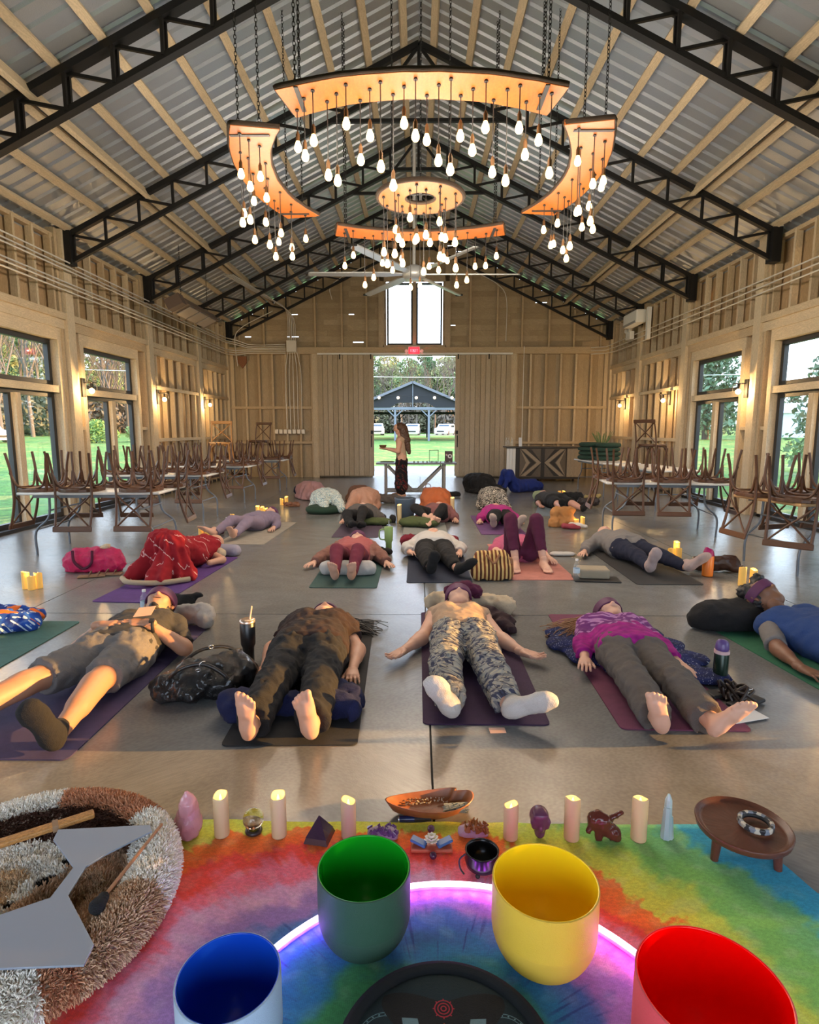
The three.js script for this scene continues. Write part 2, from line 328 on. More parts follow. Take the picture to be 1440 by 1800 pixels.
// ---------------------------------------------------------------- outdoors
const groundY = (x, z) => { const far = Math.max(0, Math.hypot(Math.max(0, Math.abs(x) - 6), Math.max(0, -z - 18)) - 4); return -0.08 + far * 0.0125 + 0.05 * n2(x * 0.05, z * 0.05) * Math.min(1, far / 8); };
{
  const grassTex = dataTex(512, 512, (u, v) => { const a = tn(u, v, 5, 1), b = tn(u, v, 24, 2), c = tn(u, v, 90, 3); const y = sstep(0.45, 0.8, a * 0.6 + b * 0.4); const s = 0.75 + 0.3 * (c - 0.5) + 0.2 * (b - 0.5); return [s * lerp(0.42, 0.74, y), s * lerp(0.66, 0.74, y), s * lerp(0.26, 0.36, y)]; });
  const g = new THREE.PlaneGeometry(340, 260, 110, 90); g.rotateX(-Math.PI / 2); g.translate(0, 0, -50);
  const p = g.attributes.position, uv = g.attributes.uv; for (let i = 0; i < p.count; i++) { p.setY(i, groundY(p.getX(i), p.getZ(i))); uv.setXY(i, p.getX(i), p.getZ(i)); } g.computeVertexNormals();
  const lawn = part('ground', g, mat([1, 1, 1], 0.95, { map: rep(grassTex, 0.12), bumpMap: rep(noiseTex, 1.5), bumpScale: 0.03 }), scene); lawn.userData = { kind: 'structure', label: 'green lawn around the barn', category: 'lawn' };
  const apron = part('apron', box(7, 0.12, 5), mat([0.42, 0.42, 0.4], 0.8, { map: rep(mottled, 0.4) }), scene, [-0.1, -0.062, ZB - 2.72]); apron.userData = { kind: 'structure', label: 'pale concrete apron outside the far door', category: 'paving' };
  const gravel = part('gravel_lot', box(60, 0.1, 12), mat([0.5, 0.43, 0.35], 0.95, { map: rep(mottled, 0.3) }), scene, [0, groundY(0, -82) - 0.03, -84]); gravel.userData = { kind: 'structure', label: 'pale gravel parking strip beyond the lawn', category: 'gravel' };
}
// leaf clumps: many small bent leaves scattered through a crown
function leafCloud(seed, n, size, where) {
  const r = rng(seed), pos = [], nor = [], idx = [], c = V(), d = V(), e = V(), m = V();
  for (let i = 0; i < n; i++) {
    where(r, c); d.set(r() - 0.5, r() - 0.5, r() - 0.5).normalize(); e.set(r() - 0.5, r() - 0.5, r() - 0.5).cross(d).normalize(); m.crossVectors(d, e);
    const s = size * (0.6 + 0.8 * r()), b = pos.length / 3;
    for (const [a, q, k] of [[-1, 0, 0], [0, 0.45, 0.15], [1, 0, 0], [0, -0.45, 0.15]]) { pos.push(c.x + d.x * a * s + e.x * q * s + m.x * k * s, c.y + d.y * a * s + e.y * q * s + m.y * k * s, c.z + d.z * a * s + e.z * q * s + m.z * k * s); nor.push(-m.x, -m.y, -m.z); }
    idx.push(b, b + 1, b + 2, b, b + 2, b + 3);
  }
  const g = new THREE.BufferGeometry(); g.setAttribute('position', new THREE.Float32BufferAttribute(pos, 3)); g.setAttribute('normal', new THREE.Float32BufferAttribute(nor, 3)); g.setIndex(idx); return g;
}
const leafM = (c) => mat(c, 0.9, { side: THREE.DoubleSide });
const barkM = mat([0.1, 0.078, 0.06], 0.95), barkPale = mat([0.15, 0.125, 0.105], 0.95);
function crown(r, c, parts) { const k = parts[Math.floor(r() * parts.length)]; const u = r() * 2 - 1, a = r() * 6.283, q = Math.sqrt(1 - u * u), s = Math.cbrt(0.25 + 0.75 * r()); c.set(k[0] + k[3] * s * q * Math.cos(a), k[1] + k[4] * s * u, k[2] + k[3] * s * q * Math.sin(a)); }
const treeKinds = {
  pine: (() => { const parts = []; const r = rng(3); for (let y = 4.5; y < 15; y += 0.75) { const w = 2.6 * (1 - (y - 4.5) / 12.5) + 0.4; for (let k = 0; k < 3; k++) { const a = r() * 6.28; parts.push([Math.cos(a) * w * 0.55, y + r() * 0.5, Math.sin(a) * w * 0.55, w * 0.62, 0.55]); } } return { leaf: leafCloud(11, 5200, 0.2, (q, c) => crown(q, c, parts)), trunk: merge([rod(V(0, -0.5, 0), V(0.1, 15, 0), 0.24, 0.05, 7)]), bark: barkM, col: [[0.11, 0.2, 0.085], [0.14, 0.23, 0.095]] }; })(),
  oak: (() => { const parts = [[0, 7, 0, 2.8, 2.2], [1.7, 8, 0.6, 2, 1.6], [-1.6, 7.6, -0.5, 2.1, 1.7], [0.3, 9.8, 0.2, 1.9, 1.6], [-0.8, 5.6, 1, 1.7, 1.2], [1, 5.8, -1.2, 1.6, 1.1]]; return { leaf: leafCloud(21, 5200, 0.22, (q, c) => crown(q, c, parts)), trunk: merge([rod(V(0, -0.5, 0), V(0.2, 6, 0), 0.3, 0.16, 7), rod(V(0.1, 4, 0), V(1.7, 7.6, 0.6), 0.14, 0.05, 6), rod(V(0.1, 4.2, 0), V(-1.6, 7.4, -0.5), 0.14, 0.05, 6), rod(V(0.2, 6, 0), V(0.3, 10, 0.2), 0.15, 0.04, 6)]), bark: barkM, col: [[0.24, 0.29, 0.11], [0.3, 0.32, 0.14], [0.19, 0.27, 0.11]] }; })(),
  cedar: (() => { const parts = []; for (let y = 0.8; y < 7.5; y += 0.6) { const w = 2.1 * (1 - y / 8.4) + 0.25; for (let k = 0; k < 4; k++) { const a = k * 1.57 + y; parts.push([Math.cos(a) * w * 0.5, y, Math.sin(a) * w * 0.5, w * 0.6, 0.6]); } } return { leaf: leafCloud(31, 5200, 0.16, (q, c) => crown(q, c, parts)), trunk: merge([rod(V(0, -0.5, 0), V(0, 7, 0), 0.2, 0.04, 7)]), bark: barkM, col: [[0.11, 0.18, 0.11]] }; })(),
  shrub: (() => { const parts = [[0, 0.55, 0, 0.85, 0.6], [0.7, 0.45, 0.2, 0.6, 0.45], [-0.7, 0.45, -0.1, 0.65, 0.45], [0.2, 0.9, 0, 0.5, 0.4]]; return { leaf: leafCloud(41, 1900, 0.09, (q, c) => crown(q, c, parts)), trunk: merge([rod(V(0, -0.3, 0), V(0.3, 0.7, 0.1), 0.04, 0.015, 5), rod(V(0, -0.3, 0), V(-0.4, 0.6, 0), 0.04, 0.015, 5)]), bark: barkM, col: [[0.2, 0.33, 0.09], [0.24, 0.35, 0.11]] }; })(),
};
function bareTree(seed, h) {
  const r = rng(seed), out = [];
  (function grow(a, dir, len, rad, lv) {
    const b = a.clone().addScaledVector(dir, len); out.push(rod(a, b, rad, rad * 0.62, lv > 2 ? 3 : 5)); if (lv > 4) return;
    const n = lv === 0 ? 4 : 3; for (let i = 0; i < n; i++) { const d = dir.clone().add(V(r() - 0.5, r() * 0.5 - 0.1, r() - 0.5).multiplyScalar(lv === 0 ? 1.0 : 1.3)).normalize(); grow(a.clone().lerp(b, lv === 0 ? 0.45 + 0.18 * i : 0.55 + 0.45 * r()), d, len * (0.5 + 0.2 * r()), rad * 0.5, lv + 1); }
  })(V(0, -0.4, 0), V(0.03, 1, 0.02).normalize(), h * 0.62, 0.2, 0);
  return merge(out);
}
const bareA = bareTree(5, 13), bareB = bareTree(8, 11);
function tree(kind, x, z, s, turn, label, group, v = 0) {
  const k = treeKinds[kind], nm = { pine: 'pine_tree', oak: 'leafy_tree', cedar: 'cedar_tree', shrub: 'shrub', thicket: 'thicket' }[kind];
  const t = thing(nm, label, kind === 'shrub' || kind === 'thicket' ? 'shrub' : 'tree', [x, groundY(x, z), z], turn, group);
  k.mats ??= k.col.map(leafM);
  part('foliage', k.leaf, k.mats[v % k.mats.length], t); part(kind === 'shrub' || kind === 'thicket' ? 'stem' : 'trunk', k.trunk, k.bark, t); t.scale.setScalar(s); return t;
}
function bare(x, z, s, turn, label, group, v) { const o = single('bare_tree', v % 2 ? bareA : bareB, v % 3 ? barkPale : barkM, label, 'tree', group, [x, groundY(x, z), z], [0, turn, 0]); o.scale.setScalar(s); }
{ // woods beyond the far door, the left lawn and the right lawn
  const q = rng(123);
  for (let i = 0; i < 24; i++) tree(i % 3 === 0 ? 'pine' : 'oak', -19 + (i % 12) * 3.3 + q() * 2, -100 - q() * 6 - Math.floor(i / 12) * 9, (i % 3 === 0 ? 0.82 : 1.0) + q() * 0.22 + (i < 12 ? 0 : 0.12), q() * 6, i % 3 === 0 ? 'tall dark pine in the woods behind the pavilion' : 'spring-green tree in the woods behind the pavilion', i % 3 === 0 ? 'pines behind the pavilion' : 'leafy trees behind the pavilion', i);
  for (let i = 0; i < 22; i++) bare(-15 + i * 1.45 + q(), -90 - q() * 5, 0.7 + q() * 0.4, q() * 6, 'thin bare tree behind the parked cars', 'bare trees behind the parked cars', i);
  for (let i = 0; i < 26; i++) { const z = -42 - i * 2.0 - q() * 2, x = -36 - q() * 8 - (i % 2) * 5; bare(x, z, 0.85 + q() * 0.5, q() * 6, 'bare winter tree at the edge of the left lawn', 'bare trees beyond the left windows', i); }
  for (let i = 0; i < 22; i++) { const z = -42 - i * 3.1 - q() * 2, x = -50 - q() * 7; tree(i % 2 ? 'pine' : 'oak', x, z, 0.95 + q() * 0.3, q() * 6, i % 2 ? 'tall pine in the woods beyond the left lawn' : 'green tree in the woods beyond the left lawn', i % 2 ? 'pines beyond the left windows' : 'leafy trees beyond the left windows', i); }
  // leafless undergrowth that closes the view between the trunks
  treeKinds.thicket = { leaf: leafCloud(71, 2600, 0.11, (r2, c) => crown(r2, c, [[0, 0.8, 0, 1.0, 0.8], [0.8, 0.7, 0.2, 0.8, 0.7], [-0.8, 0.7, 0, 0.8, 0.7], [0.1, 1.4, 0, 0.7, 0.6]])), trunk: treeKinds.shrub.trunk, bark: barkM, col: [[0.16, 0.13, 0.1], [0.19, 0.16, 0.11], [0.15, 0.15, 0.09]] };
  for (let i = 0; i < 26; i++) { const z = -44 - i * 2.4; tree('thicket', -45 - q() * 5, z, 2.6 + q() * 0.9, q() * 6, 'brown leafless thicket at the edge of the left woods', 'thickets beyond the left windows', i); }
  for (let i = 0; i < 15; i++) tree('thicket', -16 + i * 2.2 + q(), -95 - q() * 3, 2.3 + q() * 0.8, q() * 6, 'brown leafless thicket behind the parked cars', 'thickets behind the parked cars', i);
  tree('shrub', -26.8, -48.5, 1.5, 0.4, 'round green shrub on the left lawn, the left one of two', undefined, 0); tree('shrub', -24.4, -51.5, 1.45, 2.4, 'round green shrub on the left lawn, the right one of two', undefined, 1);
  tree('cedar', 27.5, -57, 1.75, 0.5, 'dark cedar tree standing alone beyond the right window'); tree('oak', 41, -56, 0.95, 1.2, 'rounded green tree behind the white shed', undefined, 2); tree('oak', 47, -50, 1.05, 2.6, 'tall green tree at the right frame edge', undefined, 0);
  bare(35, -60, 0.8, 1.0, 'bare branched tree to the right of the dark cedar', undefined, 1);
  for (let i = 0; i < 9; i++) tree('cedar', 30 + i * 5 + q() * 2, -84 - q() * 6, 0.8 + q() * 0.3, q() * 6, 'low dark tree on the far horizon to the right', 'far trees beyond the right windows');
  // evergreens added outside the picture to shade the right-hand windows from the sun
  for (let i = 0; i < 11; i++) tree('cedar', 13.6 + (i % 2) * 1.5, -5.6 - i * 1.35, 0.78, i, 'added evergreen in the unseen row shading the right wall', 'added evergreens shading the right wall');
  { const h = thing('sun_blocking_hedge', 'added hedge blocking the low sun outside the right wall', 'hedge', [8.3, groundY(8.3, -4), -4.02]); const c = new RoundedBoxGeometry(0.6, 1.7, 3.1, 4, 0.12); part('branches', c, mat([0.05, 0.09, 0.03], 1), h, [0, 0.84, 0]); part('foliage', leafCloud(61, 2600, 0.05, (r, v) => v.set((r() - 0.5) * 0.68, r() * 1.74, (r() - 0.5) * 3.16)), leafM([0.12, 0.2, 0.06]), h); }  // unseen hedge, added to keep the low sun off the floor
}
{ // white storage building on the right lawn
  const g = thing('storage_building', 'long white storage building across the right lawn', 'building', [43, groundY(43, -52), -62], -0.75);
  const wm = mat([0.75, 0.8, 0.84], 0.6);
  part('wall', box(16, 2.6, 6), wm, g, [0, 1.3, 0]); part('roof', at(slab([[-3.3, 0], [3.3, 0], [0, 1.1]], 16.6), -8.3, 2.6, 0, 0, Math.PI / 2, 0), mat([0.62, 0.68, 0.74], 0.5), g);
  for (const x of [-5, 0, 5]) part('door', box(2, 2.1, 0.08), mat([0.5, 0.56, 0.6], 0.6), g, [x, 1.05, 3.03]);
}
{ // open pavilion with a black gable roof
  const z0 = -55, y0 = groundY(0, -55), g = thing('pavilion', 'open pavilion with black gable roof seen through the far door', 'pavilion', [-0.5, y0, z0]);
  const bm = mat([0.007, 0.008, 0.013], 0.7), pm = mat([0.15, 0.17, 0.21], 0.7), X = 6.4, D = 13, top = 5.4, ev = 2.75;
  for (const s of [-1, 1]) part('roof_slope', bar(V(s * X, ev, -D / 2), V(0, top, -D / 2), D, 0.1), bm, g);
  for (const s of [-1, 1]) part('fascia', bar(V(s * X, ev - 0.02, 0.04), V(0, top - 0.02, 0.04), 0.08, 0.22), mat([0.12, 0.13, 0.16], 0.5), g);
  part('beam', box(12.4, 0.26, 0.2), pm, g, [0, 3.0, -0.4]); part('beam', box(12.4, 0.26, 0.2), bm, g, [0, 2.9, -D + 0.4]);
  part('gable_panel', at(slab([[-5.4, 0], [-2.1, 0], [-1.3, 0.42], [1.3, 0.42], [2.1, 0], [5.4, 0], [0, 2.2]], 0.08), 0, 3.1, -0.3), bm, g);
  part('king_post', box(0.07, 2.2, 0.07), pm, g, [0, 4.2, -0.15]);
  for (const z of [-0.4, -D + 0.4]) for (const x of [-5.2, -1.65, 1.5, 5.2]) { part('post', box(z > -1 ? 0.2 : 0.16, 2.9, 0.2), z > -1 ? pm : bm, g, [x, 1.45, z]); for (const s of [-1, 1]) part('brace', bar(V(x, 2.2, z), V(x + s * 0.75, 2.92, z), 0.1, 0.1), z > -1 ? pm : bm, g); }
  for (let k = 1; k < 4; k++) for (const x of [-5.2, 5.2]) part('post', box(0.16, 2.9, 0.16), pm, g, [x, 1.45, -0.4 - k * 3]);
  // string lights under the gable
  const glow = mat([1, 0.9, 0.7], 0.4, { emissive: lin(1, 0.85, 0.6), emissiveIntensity: 2.5 });
  const sl = thing('string_lights', 'string of small round bulbs under the pavilion gable', 'string lights', [-0.5, y0 + 4.15, z0 + 0.2]);
  part('wire', tube([[-4.6, 0.05, 0], [-3.1, -0.1, 0], [-1.5, 0.02, 0], [0.3, -0.12, 0], [1.9, 0.02, 0], [3.3, -0.1, 0], [4.7, 0.05, 0]], 0.015, 24, 4), M.black, sl);
  for (const x of [-3.1, -1.35, 0.32, 2.0, 3.6]) part('bulb', new THREE.SphereGeometry(0.13, 10, 8), glow, sl, [x, -0.2, 0]);
  for (const s of [-1, 1]) { const p = thing('utility_pole', s < 0 ? 'wooden utility pole left of the pavilion' : 'wooden utility pole right of the pavilion', 'utility pole', [s * 30, groundY(s * 30, -50.5), -50.5]); part('pole', rod(V(0, -0.4, 0), V(0, 8.4, 0), 0.14, 0.1), barkM, p); part('crossarm', box(0.1, 0.1, 1.6), barkM, p, [0, 7.9, 0]); }
  for (const [y, n] of [[7.6, 0], [6.0, 1]]) single('power_line', tube([[-30, y + 0.5, -50 - n], [0, y - 0.2, -50 - n], [30, y, -50 - n]], 0.025, 20, 4), M.white, n ? 'lower pale overhead wire crossing above the pavilion' : 'upper pale overhead wire crossing above the pavilion', 'wire');
}
function carMesh() { // seen from the front: body, cabin, lamps, wheels
  const g = thing('parked_car', '', 'car'), wm = phys([0.8, 0.82, 0.84], 0.3, { clearcoat: 0.8 });
  const side = slab([[-2.2, 0.28], [2.15, 0.28], [2.2, 0.62], [2.05, 0.86], [1.0, 0.98], [0.35, 1.42], [-1.1, 1.45], [-1.75, 1.0], [-2.2, 0.92]], 1.62, 0.08);
  part('body', at(side, -0.81, 0, 0, 0, -Math.PI / 2, 0).translate(1.62, 0, 0), wm, g);
  const gl = mat([0.03, 0.05, 0.07], 0.1);
  part('windshield', box(1.45, 0.02, 0.62), gl, g, [0, 1.22, 0.78], [0.64, 0, 0]); part('grille', box(1.0, 0.16, 0.05), M.black, g, [0, 0.5, 2.29]);
  for (const s of [-1, 1]) { part('headlamp', box(0.34, 0.12, 0.06), M.grey, g, [s * 0.62, 0.7, 2.24]); part('side_window', box(0.03, 0.3, 1.5), gl, g, [s * 0.9, 1.18, -0.4]); for (const z of [-1.35, 1.35]) part('wheel', at(new THREE.CylinderGeometry(0.32, 0.32, 0.2, 16), 0, 0, 0, 0, 0, Math.PI / 2), M.black, g, [s * 0.8, 0.32, z]); }
  return g;
}
{ const c0 = carMesh(), L = ['white car parked beyond the lawn, leftmost through the far door', 'white car parked behind the standing woman', 'white car parked near the right edge of the far door'];
  [[-5.6, -79, 0.15], [-0.7, -80, -0.05], [3.75, -81, -0.35]].forEach(([x, z, a], i) => { const c = i ? copy(c0, undefined, a, L[i]) : c0; c.userData.label = L[i]; c.position.set(x, groundY(x, z), z); c.rotation.y = a; });
  copy(c0, [-34.5, groundY(-34.5, -46.5), -46.5], 1.1, 'white car parked by the woods, seen through the leftmost window');
}
// ---------------------------------------------------------------- hanging wooden light boards
const bulbGlow = mat([1, 0.86, 0.6], 0.3, { emissive: lin(1, 0.66, 0.25), emissiveIntensity: 5 });
const bulbGeo = lathe([[0.0001, -0.062], [0.018, -0.058], [0.029, -0.044], [0.032, -0.028], [0.028, -0.008], [0.019, 0.014], [0.014, 0.03]], 12);
const socketGeo = merge([at(new THREE.CylinderGeometry(0.017, 0.017, 0.055, 10), 0, 0.052, 0), at(new THREE.CylinderGeometry(0.008, 0.014, 0.02, 8), 0, 0.09, 0)]);
const socketM = mat([0.1, 0.05, 0.02], 0.35, { metalness: 0.5 });
const BULB = 0.4, bulbColor = lin(1, 0.85, 0.68);
function hangBulb(parent, x, y, z, drop) { // cord > socket, bulb
  const c = part('cord', at(new THREE.CylinderGeometry(0.0045, 0.0045, drop, 5), 0, -drop / 2, 0), M.black, parent, [x, y, z]);
  const cap = part('ceiling_cap', new THREE.CylinderGeometry(0.012, 0.018, 0.02, 8), M.black, c, [0, -0.008, 0]);
  part('socket', socketGeo, socketM, c, [0, -drop - 0.09, 0]); part('bulb', bulbGeo, bulbGlow, c, [0, -drop - 0.09, 0]);
  const l = new THREE.PointLight(bulbColor, BULB, 0, 2); l.position.set(0, -drop - 0.09 - 0.028, 0); l.castShadow = true; l.name = 'bulb_light'; c.add(l);
}
const linkGeo = (() => { const g = new THREE.TorusGeometry(0.017, 0.0042, 4, 8); g.scale(0.7, 1.25, 1); return g; })();
function chain(parent, x, y0, y1, z, dx = 0, dz = 0) { // linked chain from y0 up to y1
  const L = [], n = Math.round(Math.hypot(y1 - y0, dx, dz) / 0.034), tilt = V(dx, y1 - y0, dz).normalize(), q = new THREE.Quaternion().setFromUnitVectors(V(0, 1, 0), tilt);
  for (let i = 0; i < n; i++) { const t = i / n; L.push(linkGeo.clone().applyMatrix4(new THREE.Matrix4().makeRotationY(i % 2 ? Math.PI / 2 + 0.4 : 0.4).premultiply(new THREE.Matrix4().makeRotationFromQuaternion(q)).setPosition(x + dx * t, y0 + (y1 - y0) * t + 0.017, z + dz * t))); }
  return part('chain', merge(L), M.steel, parent);
}
const ambers = [wood([0.44, 0.12, 0.012], 0.5), wood([0.41, 0.11, 0.011], 0.5)], barkEdge = mat([0.06, 0.035, 0.02], 0.9, { bumpMap: rep(noiseTex, 12), bumpScale: 0.006 });
function arcBoard(seed, len, width, rad) { // plan outline of a live-edge board bowed away from +y; x along, y outward
  const q = rng(seed), o = [], i2 = [], N = 18;
  for (let k = 0; k <= N; k++) {
    const t = k / N * 2 - 1, x = t * len / 2, bow = rad - Math.sqrt(rad * rad - x * x), w = 0.012 * (q() - 0.5), fl = 0.07 * Math.pow(Math.abs(t), 3);
    o.push([x, width / 2 - bow + w + fl * 0.2]); i2.push([x * (1 - 0.07), -width / 2 - bow + w - fl * 0.5]);
  }
  return [...o, ...i2.reverse()];
}
const CH = [0.02, 4.05, -6.7];
function lightBoard(label, turn, n, seed, y, rad, tall) {
  const t = thing('pendant_light_board', label, 'pendant light', [CH[0], y, CH[2]], turn, 'hanging wooden light boards');
  const out = arcBoard(seed, 2.3, 0.36, 2.9), g = slab(out, 0.04, 0.004);
  g.rotateX(Math.PI / 2); g.translate(0, 0.04, rad); // outline y becomes +z (outward)
  part('board', g, ambers[seed % 2], t);
  const rim = []; const c3 = out.map(([x, yy]) => V(x, 0.022, yy + rad)); rim.push(new THREE.TubeGeometry(new THREE.CatmullRomCurve3(c3, true, 'catmullrom', 0.1), 90, 0.024, 5, true));
  part('bark_edge', merge(rim), barkEdge, t);
  for (const s of [-1, 1]) part('iron_strap', box(0.035, 0.012, 0.36), M.black, t, [s * 0.98, -0.006, rad - 0.165]);
  const q = rng(seed * 7 + 1); let k = 0;
  for (let i = 0; i < n; i++) {
    const tt = (i + 0.5) / n * 2 - 1, x = tt * 1.08, bow = 2.9 - Math.sqrt(2.9 * 2.9 - x * x), row = [-0.11, 0.02, 0.11][i % 3] + (q() - 0.5) * 0.05;
    hangBulb(t, x, 0, rad - bow + row, [0.16, 0.44, 0.3, 0.52, 0.22][i * 2 % 5] + q() * 0.07);
  }
  for (const s of [-1, 1]) for (const e of [-0.11, 0.08]) chain(t, s * 1.0, 0.06, tall, rad - 0.15 + e, 0, 0);
  return t;
}
lightBoard('long amber wooden light board hanging nearest, broadside across the top', 0, 24, 2, CH[1], 1.72, 2.58);
lightBoard('curved amber wooden light board hanging on the left', -Math.PI / 2, 18, 3, CH[1], 1.72, 2.34);
lightBoard('curved amber wooden light board hanging on the right', Math.PI / 2, 18, 4, CH[1] + 0.02, 1.72, 2.32);
lightBoard('narrow-looking amber light board hanging farthest, below the round one', Math.PI, 17, 5, CH[1] - 0.03, 1.78, 2.61);
{
  const t = thing('round_pendant_light', 'round ring-shaped amber wooden light hanging in the middle', 'pendant light', [CH[0], 3.85, CH[2]]);
  const s = new THREE.Shape(); for (let i = 0; i < 28; i++) { const a = i / 28 * 6.283, r = 0.46 + 0.012 * Math.sin(i * 2.3); i ? s.lineTo(Math.cos(a) * r, Math.sin(a) * r) : s.moveTo(r, 0); } s.closePath();
  const h = new THREE.Path(); h.absarc(0, 0, 0.17, 0, Math.PI * 2, true); s.holes.push(h);
  const g = new THREE.ExtrudeGeometry(s, { depth: 0.04, bevelEnabled: false, curveSegments: 20 }); g.rotateX(-Math.PI / 2); part('board', g, ambers[1], t);
  part('bark_edge', merge([at(new THREE.TorusGeometry(0.462, 0.024, 6, 40), 0, 0.02, 0, Math.PI / 2), at(new THREE.TorusGeometry(0.17, 0.022, 6, 28), 0, 0.02, 0, Math.PI / 2)]), barkEdge, t);
  part('hub', merge([at(new THREE.CylinderGeometry(0.06, 0.06, 0.05, 14), 0, 0.1, 0), boxAt(0.36, 0.015, 0.03, 0, 0.05, 0), boxAt(0.03, 0.015, 0.36, 0, 0.05, 0)]), M.black, t);
  for (let i = 0; i < 20; i++) { const a = i / 20 * 6.283 + 0.1, r = i % 2 ? 0.4 : 0.27; hangBulb(t, Math.cos(a) * r, 0, Math.sin(a) * r, [0.3, 0.42, 0.2, 0.55][i % 4] + 0.04 * Math.sin(i * 5)); }
  chain(t, 0, 0.12, 2.55, 0, 0, 0); for (const s of [-1, 1]) chain(t, s * 0.3, 0.04, 2.3, 0.1, 0, 0);
}
{ // large slow ceiling fan behind the lights
  const f = thing('ceiling_fan', 'large six-bladed silver ceiling fan behind the hanging lights', 'ceiling fan', [-0.08, 4.2, -11.2]);
  const am = mat([0.62, 0.64, 0.67], 0.35, { metalness: 0.4 });
  part('motor', lathe([[0.001, -0.1], [0.16, -0.09], [0.22, -0.02], [0.2, 0.1], [0.08, 0.16], [0.001, 0.16]], 24), am, f);
  part('downrod', rod(V(0, 0.1, 0), V(0, 2.6, 0), 0.03), am, f);
  for (let k = 0; k < 6; k++) {
    const a = k / 6 * Math.PI * 2 + 0.02, b = slab([[0.2, -0.03], [0.5, -0.075], [1.9, -0.06], [1.96, 0], [1.9, 0.06], [0.5, 0.075], [0.2, 0.03]], 0.016, 0.004); b.rotateX(-Math.PI / 2 + 0.22);
    const m = part('blade', b, am, f, [0, 0, 0], [0, a, 0]); part('blade_tip', box(0.05, 0.03, 0.15), M.black, m, [1.95, 0.01, 0]);
  }
}
// ---------------------------------------------------------------- wall lamps
function sconce(side, z, label) {
  const t = thing('wall_sconce', label, 'wall lamp', [side * 5.44, 2.05, z], side > 0 ? -Math.PI / 2 : Math.PI / 2, 'wall sconces'); // local +z points into the room
  part('back_plate', box(0.1, 0.3, 0.03), M.black, t, [0, 0.02, 0.015]);
  part('arm', merge([rod(V(0, 0.1, 0.02), V(0, 0.1, 0.16), 0.01), boxAt(0.13, 0.012, 0.13, 0, 0.1, 0.15)]), M.black, t);
  const c = []; for (const [x, q] of [[-0.06, 0.09], [0.06, 0.09], [-0.06, 0.21], [0.06, 0.21]]) c.push(rod(V(x, 0.1, q), V(x, -0.02, q), 0.004, 0.004, 5)); part('cage', merge(c), M.black, t);
  part('bulb', at(new THREE.SphereGeometry(0.045, 14, 10), 0, 0, 0), mat([1, 0.85, 0.55], 0.3, { emissive: lin(1, 0.72, 0.34), emissiveIntensity: 9 }), t, [0, -0.03, 0.15]);
  part('socket', new THREE.CylinderGeometry(0.02, 0.02, 0.08, 8), M.black, t, [0, 0.06, 0.15]);
  const l = new THREE.PointLight(lin(1, 0.62, 0.26), 2.2, 0, 2); l.position.set(0, -0.03, 0.15); l.castShadow = true; l.name = 'bulb_light'; t.add(l);
}
sconce(-1, -9.6, 'lit black wall sconce between the two left windows'); sconce(-1, -12.35, 'lit black wall sconce on the left wall right of the windows'); sconce(-1, -15.05, 'lit black wall sconce on the left wall nearest the far corner');
sconce(1, -9.95, 'lit black wall sconce between the two right windows'); sconce(1, -12.95, 'lit black wall sconce on the right wall left of the windows'); sconce(1, -15.7, 'lit black wall sconce on the right wall nearest the far corner');
sconce(-1, -6.9, 'lit black wall sconce on the left wall nearest the viewer'); sconce(1, -7.15, 'lit black wall sconce on the right wall nearest the viewer');

// ---------------------------------------------------------------- conduits and boxes
for (let i = 0; i < 6; i++) { // bundle along the left wall that turns onto the gable wall
  const y = 3.5 + i * 0.062 + (i > 2 ? 0.12 : 0), x = -5.38 + (i % 2) * 0.02;
  single('conduit', tube([[x, y, 3], [x, y, -8], [x, y, -16.7], [x + 0.02, y, -16.95], [x + 0.12, y, -17.1], [x + 0.5, 3.56 + i * 0.05, -17.2], [-3.8, 3.56 + i * 0.05, -17.2]], 0.013, 60, 6), M.conduit, 'white conduit in the bundle running along the left wall to the far corner', 'conduit', 'conduits along the left wall');
}
for (let i = 0; i < 3; i++) { const y = 3.52 + i * 0.09; single('conduit', tube([[5.37, y, 3], [5.37, y, -8], [5.37, y + 0.02 * i, -16.7], [5.28, y, -17.0], [4.9, y, -17.18]], 0.012, 50, 6), M.conduit, 'white conduit running along the right wall', 'conduit', 'conduits along the right wall'); }
single('junction_box', rbox(0.28, 0.32, 0.12, 0.01), M.conduit, 'white junction box on the tie beam of the far wall', 'junction box', undefined, [-3.62, 3.75, -17.18]);
for (let i = 0; i < 5; i++) { const x = -3.74 + i * 0.065; single('conduit', tube([[x, 3.6, -17.2], [x + (i - 2) * 0.02, 3.4, -17.24], [x + (i - 2) * 0.045, 3.1, -17.24], [x + (i - 2) * 0.045, 1.42, -17.24]], 0.012, 24, 6), M.conduit, 'white conduit dropping from the junction box to the outlets', 'conduit', 'conduits below the junction box'); }
for (let i = 0; i < 7; i++) single('outlet_box', rbox(0.1, 0.13, 0.06, 0.008), M.conduit, 'small white outlet box in the row on the far left wall', 'outlet', 'outlet boxes on the far wall', [-4.14 + i * 0.13, 1.34, -17.24]);
for (let i = 0; i < 5; i++) { const x = -3.72 + i * 0.05; single('conduit', tube([[x, 3.9, -17.2], [x, 4.65 - i * 0.05, -17.18], [x - 0.06, 4.82 - i * 0.05, -16.95], [x - 0.3, 4.86 - i * 0.02, -16.2], [x - 0.5, 4.72, -13.2]], 0.012, 30, 6), M.conduit, 'white conduit rising from the junction box onto the roof', 'conduit', 'conduits rising to the roof'); }
single('conduit', tube([[-5.2, 3.2, -17.22], [-5.2, 4.05, -17.1], [-5.0, 4.25, -17.05], [-4.1, 4.7, -17.05]], 0.013, 20, 6), M.conduit, 'bent white conduit climbing the far left corner under the truss', 'conduit');
